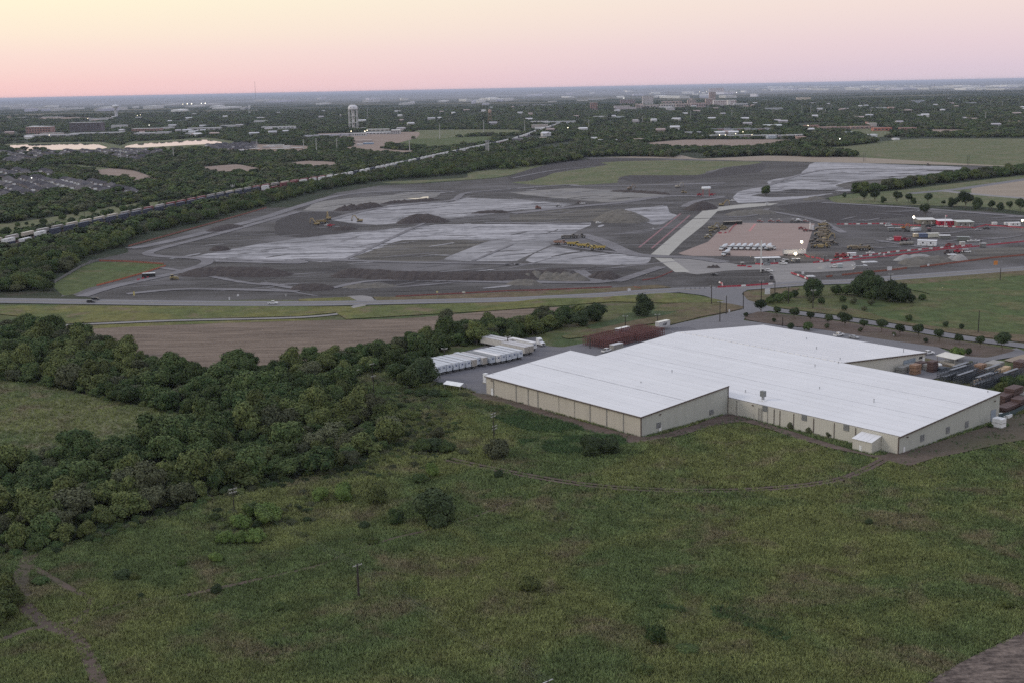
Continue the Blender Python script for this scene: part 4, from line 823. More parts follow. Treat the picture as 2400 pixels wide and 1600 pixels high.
# ---------------------------------------------------------------- the warehouse
TH = -.88115; BO = Vector((44.344, 414.271, 0)); UX = Vector((math.cos(TH), math.sin(TH), 0)); VX = Vector((-math.sin(TH), math.cos(TH), 0))
uA, uD, vC, vR, vK, u0, uK = -86.37, 72.24, 45.87, 108.86, 169.38, -83.40, 4.57
hA, hC, hM, hR, hK = 7.59, 10.88, 6.34, 10.32, 5.28
def corrug(name, col, dirt=(.10, .09, .08)):
    m, nt, b = newmat(name); n = N(nt); tc = n.n('ShaderNodeTexCoord').outputs['Object']
    sp_ = n.n('ShaderNodeSeparateXYZ', {0: tc}); xy = n.math('ADD', sp_.outputs[0], sp_.outputs[1])
    w = n.math('SINE', n.math('MULTIPLY', xy, 2 * math.pi / .9))
    vv = n.n('ShaderNodeMapping', {'Vector': tc, 'Scale': (.35, .35, .05)}).outputs[0]
    s = n.noise(vv, 1.0, 5, .7); s2 = n.noise(tc, .12, 3)
    c = n.mix(n.map(s, .45, .8, 0, .45), col, tuple(x * .72 for x in col)); c = n.mix(n.map(s2, .4, .7, 0, .3), c, tuple(min(1, x * 1.12) for x in col))
    c = n.mix(n.map(sp_.outputs[2], .9, .0, 0, .35), c, dirt)
    nt.links.new(c, b.inputs['Base Color']); b.inputs['Roughness'].default_value = .55
    bp = n.n('ShaderNodeBump', {'Strength': .5, 'Distance': .05, 'Height': w}); nt.links.new(bp.outputs[0], b.inputs['Normal'])
    return m
def roofm(name, col):
    m, nt, b = newmat(name); n = N(nt); tc = n.n('ShaderNodeTexCoord').outputs['Object']
    a = n.noise(n.n('ShaderNodeMapping', {'Vector': tc, 'Scale': (.012, .5, 1)}).outputs[0], 1.0, 5, .65); a2 = n.noise(tc, .05, 4)
    a3 = n.noise(n.n('ShaderNodeMapping', {'Vector': tc, 'Scale': (.8, .02, 1)}).outputs[0], 1.0, 4, .6)
    oi = n.n('ShaderNodeObjectInfo').outputs['Random']
    f = n.math('ADD', n.map(a, .35, .7, 0, .55), n.map(a2, .4, .7, 0, .35)); f = n.math('ADD', f, n.map(oi, 0, 1, 0, .22)); f = n.math('ADD', f, n.map(a3, .45, .75, 0, .2))
    c = n.mix(f, col, tuple(x * .84 for x in col)); nt.links.new(c, b.inputs['Base Color']); b.inputs['Roughness'].default_value = .5; b.inputs['Specular IOR Level'].default_value = .3
    return m
M['roofw'] = roofm('white coated metal roof', (.72, .72, .73)); M['seam'] = plain('dusty roof seam', (.52, .52, .54), var=.2, scale=.3)
M['wallt'] = corrug('tan ribbed wall', (.50, .465, .40)); M['wallg'] = corrug('pale grey green ribbed wall', (.42, .43, .39)); M['wallc'] = corrug('cream ribbed wall', (.52, .505, .45))
M['trim'] = plain('dark bronze trim', (.09, .065, .055)); M['trimg'] = plain('grey trim', (.28, .27, .25)); M['white'] = plain('white paint', (.74, .75, .75), .45); M['louver'] = plain('grey louvre', (.17, .18, .18), .5)
M['darkgl'] = plain('dark glass', (.02, .022, .025), .15); M['steel'] = plain('galvanised steel', (.35, .36, .38), .45, .6); M['black'] = plain('black rubber', (.025, .025, .025), .8)
M['bluedoor'] = plain('blue grey roller door', (.26, .31, .36), .5)
wh = empty('warehouse', BO, TH, 'huge white roofed metal warehouse with tan and grey ribbed walls', 'warehouse')
def wallpart(pts, mat, name='wall'):
    m = MB(); n = len(pts); m.add(pts, [tuple(range(n))]); return m.build(name, mat, wh)
wallpart([(uA, 0, 0), (0, 0, 0), (0, 0, hA), (uA, 0, hA)], M['wallt'])
wallpart([(0, 0, 0), (0, vC, 0), (0, vC, hC), (0, 0, hA)], M['wallg'])
wallpart([(uA, 0, 0), (uA, vC, 0), (uA, vC, hC), (uA, 0, hA)], M['wallt'])
wallpart([(uA, vC, 0), (0, vC, 0), (0, vC, hC), (uA, vC, hC)], M['wallt'])
wallpart([(0, vC + .01, 0), (uD, vC + .01, 0), (uD, vC + .01, hM), (0, vC + .01, hM)], M['wallc'])
wallpart([(uD, vC + .01, 0), (uD, vR, 0), (uD, vR, hR), (uD, vC + .01, hM)], M['wallg'])
wallpart([(u0, vC + .2, 0), (u0, vR, 0), (u0, vR, hR), (u0, vC + .2, hM)], M['wallt'])
wallpart([(u0, vR, 0), (u0, vK, 0), (u0, vK, hK), (u0, vR, hR)], M['wallt'])
wallpart([(u0, vK, 0), (uK, vK, 0), (uK, vK, hK), (u0, vK, hK)], M['wallc'])
wallpart([(uK, vR + .02, 0), (uK, vK, 0), (uK, vK, hK), (uK, vR + .02, hR)], M['wallc'])
wallpart([(uK, vR, 0), (uD, vR, 0), (uD, vR, hR), (uK, vR, hR)], M['wallc'])
def rz_(v, a): return a
def roofstrip(ua, ub, va, vb, ha, hb, n):
    for i in range(n):
        v0 = va + (vb - va) * i / n; v1 = va + (vb - va) * (i + 1) / n; z0 = ha + (hb - ha) * i / n; z1 = ha + (hb - ha) * (i + 1) / n
        g = .11 * (1 if vb > va else -1); zz = .14
        m = MB(); m.add([(ua, v0 + g, z0 + .02), (ub, v0 + g, z0 + .02), (ub, v1 - g, z1 + .02), (ua, v1 - g, z1 + .02), (ua, v0 + g, z0 + zz), (ub, v0 + g, z0 + zz), (ub, v1 - g, z1 + zz), (ua, v1 - g, z1 + zz)],
                        [(3, 2, 1, 0), (4, 5, 6, 7), (0, 1, 5, 4), (1, 2, 6, 5), (2, 3, 7, 6), (3, 0, 4, 7)])
        m.build('roof_panel', M['roofw'], wh)
    m = MB(); m.add([(ua + .1, va, ha + .0), (ub - .1, va, ha + .0), (ub - .1, vb, hb + .0), (ua + .1, vb, hb + .0), (ua + .1, va, ha + .085), (ub - .1, va, ha + .085), (ub - .1, vb, hb + .085), (ua + .1, vb, hb + .085)], [(3, 2, 1, 0), (4, 5, 6, 7), (0, 1, 5, 4), (1, 2, 6, 5), (2, 3, 7, 6), (3, 0, 4, 7)])
    m.build('roof_joint', M['seam'], wh)
roofstrip(uA - .4, .4, -.5, vC + .3, hA - .03, hC, 9)
roofstrip(u0 - .4, uD + .4, vC + .35, vR, hM, hR, 14)
roofstrip(u0 - .4, uK + .4, vK + .5, vR + .03, hK, hR - .01, 12)
# laps seen as darker lines, ridge cap, gutters, corner trims, downspouts
for va, za in ((22.5, hA + (hC - hA) * .5),): MB().bar((uA, va, za + .15), (0, va, za + .15), .5, .05).build('roof_seam', M['seam'], wh)
for t in (.36, .68): MB().bar((u0, vC + (vR - vC) * t, hM + (hR - hM) * t + .15), (uD, vC + (vR - vC) * t, hM + (hR - hM) * t + .15), .35, .05).build('roof_seam', M['seam'], wh)
for i in range(26):
    a = u0 + 2 + i * 3.35; MB().box(a, a + 2.4, vR - .35, vR + .35, hR + .12, hR + .42).build('ridge_vent', M['roofw'], wh)
MB().box(uA - .4, .42, -.72, -.52, hA - .35, hA - .02).build('gutter', M['trim'], wh)
MB().box(0.3, uD + .42, vC + .05, vC + .30, hM - .32, hM - .03).build('gutter', M['trim'], wh)
MB().box(uK - 86, uK + .4, vK + .52, vK + .72, hK - .3, hK - .02).build('gutter', M['trim'], wh)
def rake(ux, va, ha, vb, hb): MB().bar((ux, va, ha), (ux, vb, hb), .12, .42).build('rake_trim', M['trim'], wh)
rake(.47, -.5, hA - .2, vC, hC - .2); rake(uD + .47, vC + .3, hM - .2, vR, hR - .2); rake(uK + .47, vR, hR - .2, vK + .4, hK - .2); rake(uA - .47, -.5, hA - .2, vC, hC - .2)
for x, y, h in ((.05, -.05, hA), (uD + .05, vC - .04, hM), (.05, vC - .05, hC)): MB().box(x - .16, x + .16, y - .16, y + .16, 0, h - .2).build('corner_trim', M['trim'], wh)
def wcoord(fr, x, y, plane):       # reading on a wall -> wall coordinates (along, height)
    d = ray(fr, x, y); o = Vector((0, 0, CAM_H)); nrm, k = (VX, plane[1]) if plane[0] == 'v' else (UX, plane[1])
    t = (k - (o - BO).dot(nrm)) / d.dot(nrm); p = o + d * t - BO
    return (p.dot(UX) if plane[0] == 'v' else p.dot(VX)), p.z
for x, y in ((750, 740), (940, 800), (1042, 820), (1125, 850), (1567, 970), (1708, 1010), (1850, 1060), (1300, 900), (1433, 940)):
    a, z = wcoord('M1', x, y, ('v', 0)); lt = x in (1300, 1433)
    MB().box(a - .14, a + .14, -.22, -.003, .1, hA - .36).build('downspout', M['trimg'] if not lt else M['wallt'], wh)
for x in (372, 585, 630, 670, 765, 903, 1045, 1193):
    a, z = wcoord('M2', x, 1000 + (x - 630) * .15, ('v', vC))
    MB().box(a - .1, a + .1, vC - .18, vC + .008, .1, hM - .33).build('downspout', M['trim'] if x > 600 else M['trimg'], wh)
def louver(plane, fr, x, y, w=1.9, h=1.9):
    a, z = wcoord(fr, x, y, plane); k = plane[1]; m = MB(); s = MB()
    if plane[0] == 'v':
        m.box(a - w / 2, a + w / 2, k - .12, k - .01, z - h / 2, z + h / 2); lv = m.build('louvre', M['louver'], wh)
        for i in range(6): s.box(a - w / 2 + .1, a + w / 2 - .1, k - .2, k - .121, z - h / 2 + .12 + i * h / 6.4, z - h / 2 + .26 + i * h / 6.4)
    else:
        m.box(k + .01, k + .12, a - w / 2, a + w / 2, z - h / 2, z + h / 2); lv = m.build('louvre', M['louver'], wh)
        for i in range(6): s.box(k + .121, k + .2, a - w / 2 + .1, a + w / 2 - .1, z - h / 2 + .12 + i * h / 6.4, z - h / 2 + .26 + i * h / 6.4)
    o = s.build('louvre_slats', M['steel'], lv); o['kind'] = 'stuff'
louver(('u', 0), 'M1', 2148, 1070, 2.2, 2.0); louver(('u', 0), 'M2', 198, 955, 2.2, 1.9)
for x, y in ((567, 930), (838, 993), (1128, 1062)): louver(('v', vC), 'M2', x, y, 2.2, 2.2)
for x, y in ((1650, 1134), (1826, 1079), (1957, 1040)): louver(('u', uD), 'M2', x, y, 2.3, 2.3)
def door(plane, fr, x, y, w=1.1, h=2.2, mat='white', name='door'):
    a, z = wcoord(fr, x, y, plane); k = plane[1]
    f = MB(); m = MB()
    if plane[0] == 'v': f.box(a - w / 2 - .1, a + w / 2 + .1, k - .06, k - .005, .02, h + .12); m.box(a - w / 2, a + w / 2, k - .1, k - .061, .05, h)
    else: f.box(k + .005, k + .06, a - w / 2 - .1, a + w / 2 + .1, .02, h + .12); m.box(k + .061, k + .1, a - w / 2, a + w / 2, .05, h)
    d = m.build(name, M[mat], wh); f.build('door_frame', M['trimg'], d)
door(('v', 0), 'M1', 737, 800, 1.3, 3.2); door(('u', 0), 'M1', 2160, 1110, 1.2, 2.9); door(('v', vC), 'M2', 483, 975, 1.1, 2.2, 'wallc'); door(('u', uD), 'M2', 1525, 1210, 1.0, 2.2); door(('u', uD), 'M2', 2137, 1015, 3.4, 4.6, 'bluedoor', 'roller_door')
door(('u', uK), 'M3', 770, 610, 9.0, 4.3, 'bluedoor', 'roller_door'); door(('u', uK), 'M3', 962, 570, 1.8, 3.4, 'white')
a, z = wcoord('M3', 928, 515, ('u', uK)); MB().box(uK + .01, uK + .08, a - 1.3, a + 1.3, z - .5, z + .5).build('window', M['darkgl'], wh)
for pl_, fr, x, y in ((('u', 0), 'M1', 2160, 978), (('u', uD), 'M2', 1547, 1127), (('u', uD), 'M2', 2150, 878), (('v', 0), 'M1', 735, 692), (('v', vC), 'M2', 484, 908), (('u', uK), 'M3', 535, 515)):
    a, z = wcoord(fr, x, y, pl_); k = pl_[1]
    m = MB().box(*((a - .35, a + .35, k - .4, k - .01) if pl_[0] == 'v' else (k + .01, k + .4, a - .35, a + .35)), z - .16, z + .16); m.build('wall_lamp', M['trim'], wh)
for x in (527, 545):
    a, z = wcoord('M2', x, 970, ('v', vC)); MB().tube((a, vC - .35, .1), (a, vC - .35, 5.3), .14, n=8).build('pipe', M['trimg'], wh)
def roofz(v): return hM + (hR - hM) * (v - vC) / (vR - vC) if v < vR else hR + (hK - hR) * (v - vR) / (vK - vR)
def roofpt(fr, x, y):
    z = 8.0
    for _ in range(8):
        p = G(fr, x, y, z) - BO; v = p.dot(VX); u = p.dot(UX)
        z = (hA + (hC - hA) * v / vC) if (v < vC and u < 0) else roofz(v)
    return u, v, z
for fr, x, y, h in (('M2', 432, 822, .9), ('M2', 943, 798, .8), ('M2', 912, 645, .9), ('M2', 853, 458, .8), ('M2', 922, 525, 1.1), ('M2', 1318, 890, 1.2), ('M2', 1085, 598, .8), ('M2', 1073, 622, .7), ('M2', 1521, 548, 1.6), ('M2', 2102, 822, .6), ('M4', 1323, 1030, 1.4), ('M4', 895, 1158, .4), ('M1', 1405, 440, .5), ('M1', 742, 640, .5), ('M3', 345, 340, .5), ('M3', 520, 365, .5), ('M4', 1333, 480, .6)):
    u, v, z = roofpt(fr, x, y); MB().tube((u, v, z), (u, v, z + h), .16, n=8).tube((u, v, z + h), (u, v, z + h + .15), .26, n=8).build('roof_vent', M['steel'], wh)
u, v, z = roofpt('M2', 553, 875); cw = MB().tube((u, v, z + .1), (u, v, z + 1.5), .55, n=12).build('exhaust_stack', M['steel'], wh); MB().box(u - .9, u + .9, v - .7, v + .7, z + 1.5, z + 3.6).build('fan_housing', M['louver'], cw); MB().box(u - 1.3, u + 1.6, v - 1.3, v + 1.0, z + .1, z + .3).build('curb', M['white'], cw)
# annex at the near corner
ax = empty('annex_shed', (0, 0, 0), 0, 'small white metal shed built onto the near end of the long wall', 'shed')
P0 = G('M2', 1167, 1215); P1 = G('M2', 1300, 1247)
la = (P0 - BO).dot(UX); lb = (P1 - BO).dot(UX); va = (P1 - BO).dot(VX); 
ax.location = BO; ax.rotation_euler = (0, 0, TH); vb = vC - .12; e = 3.9
m = MB().add([(la, va, 0), (lb, va, 0), (lb, vb, 0), (la, vb, 0), (la, va, e), (lb, va, e), (lb, vb, e + 1.3), (la, vb, e + 1.3)], [(0, 1, 5, 4), (1, 2, 6, 5), (2, 3, 7, 6), (3, 0, 4, 7)]); m.build('wall', M['wallc'], ax)
for i in range(4):
    x0, x1 = la - .2 + (lb - la + .4) * i / 4 + .04, la - .2 + (lb - la + .4) * (i + 1) / 4 - .04
    MB().add([(x0, va - .3, e + .02), (x1, va - .3, e + .02), (x1, vb, e + 1.33), (x0, vb, e + 1.33), (x0, va - .3, e + .12), (x1, va - .3, e + .12), (x1, vb, e + 1.43), (x0, vb, e + 1.43)], [(3, 2, 1, 0), (4, 5, 6, 7), (0, 1, 5, 4), (1, 2, 6, 5), (2, 3, 7, 6), (3, 0, 4, 7)]).build('roof_panel', M['roofw'], ax)
MB().box(la + (lb - la) * .42 - .5, la + (lb - la) * .42 + .5, va - .08, va - .005, .05, 2.1).build('door', M['white'], ax)
# white cabinet left of the tan wall, white tank by the far corner, small open shed
def simple(name, label, cat, loc, rz, parts, group=None):
    e_ = empty(name, loc, rz, label, cat, group)
    for nm, m_, mat in parts: m_.build(nm, M[mat], e_)
    return e_
p = on('M1', 683, 722); simple('storage_tank', 'tall white cabinet against the left end of the tan wall', 'tank', p, TH, [('body', MB().box(-.8, .8, -.8, .8, .5, 4.2), 'white'), ('base', MB().box(-1.2, 1.2, -1, 1, 0, .5), 'trimg')])
p = on('M2', 2178, 1065); simple('water_tank', 'boxy white tank standing beside the blue grey door of the far wall', 'tank', p, TH, [('body', MB().box(-1.8, 1.8, -1.6, 1.6, .3, 3.2).tube((0, 0, 3.2), (0, 0, 3.5), .7, n=14), 'white'), ('skid', MB().box(-1.9, 1.9, -1.7, 1.7, 0, .3), 'trimg'), ('band', MB().box(-1.85, 1.85, -1.65, 1.65, 1.6, 1.75), 'trimg')])
p = on('M1', 425, 775)
sh = empty('open_shed', p, TH + .25, 'small open shed with a white roof in the weeds beside the yard', 'shed')
for x, y in ((-4, -2), (4, -2), (4, 2), (-4, 2)): MB().box(x - .08, x + .08, y - .08, y + .08, 0, 2.7).build('post', M['trimg'], sh)
MB().add([(-4.4, -2.5, 2.6), (4.4, -2.5, 2.6), (4.4, 0, 3.5), (-4.4, 0, 3.5), (-4.4, 2.5, 2.6), (4.4, 2.5, 2.6), (-4.4, -2.5, 2.7), (4.4, -2.5, 2.7), (4.4, 0, 3.6), (-4.4, 0, 3.6), (-4.4, 2.5, 2.7), (4.4, 2.5, 2.7)], [(6, 7, 8, 9), (9, 8, 11, 10), (0, 3, 2, 1), (3, 4, 5, 2), (0, 1, 7, 6), (4, 10, 11, 5), (1, 2, 8, 7), (2, 5, 11, 8), (0, 6, 9, 3), (3, 9, 10, 4)]).build('roof', M['white'], sh)
# ---------------------------------------------------------------- distances and building helper
def dist(p): return math.hypot(p.x, p.y)
def mpp(p): return (Vector((p.x, p.y, 0)) - Vector((0, 0, CAM_H))).dot(fwd) / F_PX      # metres per photo pixel there
def height_at(base, fr, x, ytop):
    d = ray(fr, x, ytop); t = math.hypot(base.x, base.y) / math.hypot(d.x, d.y); return CAM_H + d.z * t
KEEP = []
PM = {}
def pm(col, rough=.7, emit=0.0):
    k = (tuple(round(c, 3) for c in col), rough, emit)
    if k not in PM: PM[k] = plain('paint %.2f %.2f %.2f' % col, col, rough, var=.10, emit=emit)
    return PM[k]
M['win'] = plain('far window glass', (.05, .055, .065), .25)
def bldg(fr, x0, x1, ytop, ybase, depth, col, label, cat='building', nx=0, nz=0, rz=0.0, name='building', roof=None, group=None, hmul=1.0, strip_w=False, wcol=None):
    xc = (x0 + x1) / 2; p = on(fr, xc, ybase); s = FR[fr][2] / 2352 * mpp(p)
    w = (x1 - x0) * s; h = max(3.0, height_at(p, fr, xc, ytop) * (hmul if fr == 'T1' or nz > 2 or 'tower' in label else .62))
    b = empty(name, p, rz, label, cat, group); KEEP.append((p.x, p.y + depth / 2, w * .62 + 10, depth * .6 + 14, h))
    MB().box(-w / 2, w / 2, 0, depth, 0, h).build('wall', pm(col, .8), b)
    rf = MB().box(-w / 2 - .4, w / 2 + .4, -.4, depth + .4, h + .005, h + .7).build('roof', pm(roof or (.55, .55, .55), .7), b)
    if nx:
        cw, ch = w / nx, h / (nz + .4)
        wm_ = None
        for k in range(nz):
            for i in range(nx):
                if wm_ is None:
                    if strip_w: wm_ = MB().box(-cw * .46, cw * .46, -.25, .2, -ch * .2, ch * .2).mesh('window', M['win'] if wcol is None else pm(wcol))
                    else: wm_ = MB().box(-cw * .30, cw * .30, -.25, .2, -ch * .27, ch * .27).mesh('window', M['win'] if wcol is None else pm(wcol))
                o = link('window', wm_, b); o.location = (-w / 2 + cw * (i + .5), 0, ch * (k + .65))
    return b
# ---------------------------------------------------------------- landmark water towers, masts
def lathe_tower(): pass
p = on('Q2', 640, 930); s = FR['Q2'][2] / 2352 * mpp(p); H_ = height_at(p, 'Q2', 640, 212); rT = 152 * s
wt_ = empty('water_tower', p, 0, 'tall white domed water tower on fluted columns beside the long sheds', 'water tower'); KEEP.append((p.x, p.y, 30, 40, 40))
ztank = H_ * .80
MB().lathe([(rT * .90, ztank - H_ * .04), (rT, ztank), (rT, ztank + H_ * .05), (rT * .93, ztank + H_ * .11), (rT * .75, ztank + H_ * .16), (rT * .45, ztank + H_ * .19), (.5, H_)], n=28).build('tank', pm((.62, .61, .63), .5), wt_, True)
MB().lathe([(rT * 1.03, ztank - .4), (rT * 1.03, ztank + .5)], n=28).build('balcony', pm((.22, .23, .26)), wt_)
for i in range(6):
    t = 2 * math.pi * i / 6 + .4; MB().tube((math.cos(t) * rT * .93, math.sin(t) * rT * .93, 0), (math.cos(t) * rT * .93, math.sin(t) * rT * .93, ztank), 1.25, n=10).build('leg', pm((.60, .59, .60), .5), wt_)
MB().tube((0, 0, 0), (0, 0, ztank), 1.9, n=12).build('riser', pm((.60, .59, .60), .5), wt_)
for zz in (.24, .52): MB().lathe([(rT * .95, H_ * zz - .3), (rT * .95, H_ * zz + .3)], n=6).build('brace_ring', pm((.5, .5, .5)), wt_)
MB().box(-rT * .42, rT * .42, -rT * .93, -rT * .80, ztank + H_ * .075, ztank + H_ * .10).build('lettering_band', pm((.12, .13, .16)), wt_)
p = on('K1', 1070, 300); H_ = height_at(p, 'K1', 1070, 180); s = FR['K1'][2] / 2352 * mpp(p)
t2 = empty('water_tower', p, 0, 'white mushroom shaped water tower behind the campus blocks at the left', 'water tower'); KEEP.append((p.x, p.y, 30, 60, 40))
MB().lathe([(17 * s, 0), (13 * s, H_ * .12), (13 * s, H_ * .72), (22 * s, H_ * .78)], n=20).build('shaft', pm((.52, .53, .57)), t2, True)
MB().lathe([(22 * s, H_ * .78), (30 * s, H_ * .85), (30 * s, H_ * .93), (20 * s, H_ * .98), (1, H_)], n=24).build('tank', pm((.62, .63, .66)), t2, True)
p = on('K2', 2150, 345); H_ = height_at(p, 'K2', 2150, 222); s = FR['K2'][2] / 2352 * mpp(p)
t3 = empty('water_tower', p, 0, 'old rust coloured water tank on a lattice stand above the town trees', 'water tower'); KEEP.append((p.x, p.y, 18, 30, 40))
MB().lathe([(13 * s, H_ * .70), (15 * s, H_ * .75), (15 * s, H_ * .92), (1, H_)], n=14).build('tank', pm((.36, .25, .20)), t3, True)
for a in range(4):
    t = a * 1.57 + .5; MB().tube((math.cos(t) * 24 * s, math.sin(t) * 24 * s, 0), (math.cos(t) * 11 * s, math.sin(t) * 11 * s, H_ * .72), .45, n=6).build('leg', pm((.32, .22, .17)), t3)
for zz in (.25, .5): MB().lathe([((24 - 13 * zz / .72) * s, H_ * zz - .3), ((24 - 13 * zz / .72) * s, H_ * zz + .3)], n=4).build('brace_ring', pm((.32, .22, .17)), t3)
def mast(fr, x, yb, yt, label, r=.6, name='radio_mast', cat='mast', col=(.3, .3, .32)):
    p = on(fr, x, yb); h = height_at(p, fr, x, yt); e_ = empty(name, p, 0, label, cat)
    MB().tube((0, 0, 0), (0, 0, h), r, r * .6, 6).build('shaft', pm(col), e_); m = MB()
    for k in range(1, 6): m.tube((-r * 2, 0, h * k / 6), (r * 2, 0, h * k / 6), r * .35, n=4)
    m.build('cross_stay', pm(col), e_); return e_
mast('O', 589, 256, 188, 'very tall thin radio mast rising over the horizon at the left', 1.3); mast('T1', 245, 215, 95, 'tall thin mast over the skyline above the white office tower', 1.2); mast('T1', 265, 225, 165, 'shorter mast next to the tall skyline mast', 1.0); mast('Q2', 1072, 690, 280, 'phone mast with antenna arms right of the domed water tower', 1.0)
mast('K4', 152, 130, 92, 'grey mast among the far white sheds at the right', 1.6); mast('O', 2146, 212, 192, 'far platform mast on the skyline at the right', 2.0)
# big steel pylon poles
PYL = [('K1', 1112, 690, 590), ('K1', 1596, 670, 572), ('K1', 2140, 985, 915), ('K2', 12, 620, 500), ('K2', 440, 610, 500), ('K2', 557, 620, 490), ('K2', 745, 600, 485), ('K2', 1412, 610, 500), ('K2', 1690, 495, 350), ('K2', 2093, 465, 320), ('K3', 118, 525, 400), ('K3', 705, 488, 395), ('K3', 1200, 432, 365), ('K3', 1642, 408, 320), ('K3', 2020, 370, 300), ('K4', 310, 350, 262), ('K4', 392, 355, 262), ('K4', 455, 340, 262), ('K4', 578, 320, 258), ('K4', 845, 300, 235), ('K4', 943, 400, 290), ('K4', 2045, 275, 220), ('K4', 2150, 275, 225), ('K4', 525, 345, 295), ('K4', 45, 355, 285), ('K4', 1998, 385, 325)]
for i, (fr, x, yb, yt) in enumerate(PYL):
    p = on(fr, x, yb); h = height_at(p, fr, x, yt); e_ = empty('transmission_pole', p, 0, None, 'power pole', 'pale steel transmission poles across the town')
    e_['label'] = f'pale steel transmission pole, {ORD[i % 20]} of the line from the left' if i < 15 else 'slim pale transmission pole among the dense trees at the right'
    MB().tube((0, 0, 0), (0, 0, h), .9, .45, 8).build('shaft', pm((.42, .42, .42)), e_)
    m = MB()
    for k in (.78, .87, .96): m.bar((-2.8, 0, h * k), (2.8, 0, h * k), .35, .35)
    m.build('cross_arm', pm((.36, .36, .36)), e_)
for x in (2115, 2127, 2139):
    p = on('K2', x, 630); h = height_at(p, 'K2', x, 520); e_ = empty('signal_pole', p, 0, 'grey signal gantry pole at the railway bend', 'pole', 'gantry poles at the railway bend'); MB().tube((0, 0, 0), (0, 0, h), .8, n=8).build('shaft', pm((.4, .4, .42)), e_); MB().box(-2, 2, -.8, .8, h, h + 2.2).build('head', pm((.30, .3, .32)), e_)

# ---------------------------------------------------------------- campus, downtown and sheds
BR = (.33, .20, .17); TN = (.44, .36, .33); WH = (.62, .62, .64)
bldg('K1', 245, 465, 385, 455, 60, BR, 'wide red brick block at the far left, with a lower front wing', nx=9, nz=3, rz=.1); bldg('K1', 270, 410, 366, 400, 30, BR, 'raised rear storey of the red brick block at the far left'); bldg('K1', 370, 560, 428, 470, 30, (.40, .31, .28), 'pale pink wing in front of the red brick block')
bldg('K1', 640, 930, 345, 440, 40, (.13, .11, .12), 'dark six storey campus block with long window bands', nx=10, nz=5, rz=-.05, strip_w=True, wcol=(.05, .05, .06)); bldg('K1', 1210, 1470, 382, 430, 40, BR, 'long low brown brick block above the second pond', nx=9, nz=2)
for x0, x1, yt, yb, lb in [(220, 700, 445, 478, 'long pale roofed hall left of the pond'), (640, 860, 432, 462, 'pale hall between the pond trees'), (900, 1120, 425, 455, 'low grey hall behind the pond bank'), (1230, 1500, 428, 460, 'low pale hall below the brown brick block'), (1430, 1550, 418, 460, 'white gabled hall right of the brown brick block'), (1480, 1580, 375, 415, 'small blue white block right of the brown brick block'), (1720, 2020, 380, 418, 'long grey roofed hall at the right of the campus'), (1700, 1850, 435, 458, 'low white shed near the campus hall'), (2020, 2180, 362, 385, 'low brown hall far right of the campus'), (1020, 1150, 370, 395, 'pale hall in the trees right of the mushroom water tower'), (820, 1020, 305, 328, 'white flat hall left of the mushroom water tower'), (380, 560, 288, 298, 'long low white strip building above the brown field'), (140, 300, 292, 302, 'thin pale building at the far left edge')]:
    bldg('K1', x0, x1, yt, yb, 40, (.46, .45, .46), lb, 'hall', roof=(.5, .5, .52), nx=6 if x1 - x0 > 200 else 0, nz=1 if x1 - x0 > 200 else 0)
# sheds by the water tower
bldg('Q2', 520, 1010, 1040, 1165, 26, (.50, .49, .50), 'white shed at the left of the lit works', 'shed', nx=7, nz=1); bldg('Q2', 1000, 1860, 1030, 1110, 30, (.45, .45, .47), 'long white roofed canopy hall of the lit works', 'shed', roof=(.74, .74, .76), nx=8, nz=1)
bldg('Q2', 1060, 1720, 925, 1020, 22, (.50, .47, .44), 'long cream shed behind the lit works', 'shed', roof=(.72, .72, .7), nx=5, nz=1); bldg('Q2', 1780, 2050, 915, 1110, 40, (.46, .45, .46), 'tall pale shed at the right end of the works', 'shed', roof=(.70, .69, .66), nx=4, nz=2)
bldg('Q2', 860, 1030, 912, 945, 14, (.45, .45, .47), 'small pale shed left of the cream shed', 'shed'); bldg('Q2', 690, 1170, 1270, 1370, 30, (.36, .31, .29), 'brown roofed barn in front of the works', 'barn', roof=(.40, .34, .31)); bldg('Q2', 740, 900, 1385, 1460, 12, (.48, .47, .48), 'small white hut below the barn', 'hut'); bldg('Q2', 930, 1240, 1375, 1420, 10, (.20, .29, .42), 'blue covered stack of vehicles below the barn', 'shed', roof=(.55, .6, .68))
for i in range(5): bldg('K2', 440 + i * 84, 440 + i * 84 + 76, 455 - i * 4, 482 - i * 3, 26, (.42, .42, .46), f'{ORD[i]} grey storage row left of the works', 'storage shed', roof=(.42, .42, .48), group='storage rows beside the works')
bldg('K2', 50, 355, 372, 400, 30, WH, 'long white shed at the left of the town trees', 'shed', nx=8, nz=1); bldg('K2', -20, 100, 318, 340, 24, (.5, .5, .52), 'pale shed above the long white shed', 'shed')
for i, (x0, x1, yt, yb, c) in enumerate([(100, 170, 545, 570, WH), (175, 250, 540, 572, (.5, .48, .46)), (250, 310, 555, 575, WH), (60, 110, 555, 580, (.35, .33, .33)), (320, 420, 570, 592, (.42, .33, .27)), (130, 300, 578, 600, (.45, .36, .28)), (-80, -20, 560, 585, WH), (-150, -90, 565, 590, (.3, .33, .4)), (-220, -160, 560, 588, WH), (-60, 30, 585, 600, (.45, .3, .22)), (-200, -120, 595, 612, (.4, .45, .52))]):
    bldg('K2', x0, x1, yt, yb, 12, c, f'{["white", "grey", "brown", "tan"][i % 4]} low building in the dirt lot, {ORD[i]} of the lot', 'building', group='low buildings in the dirt lot')
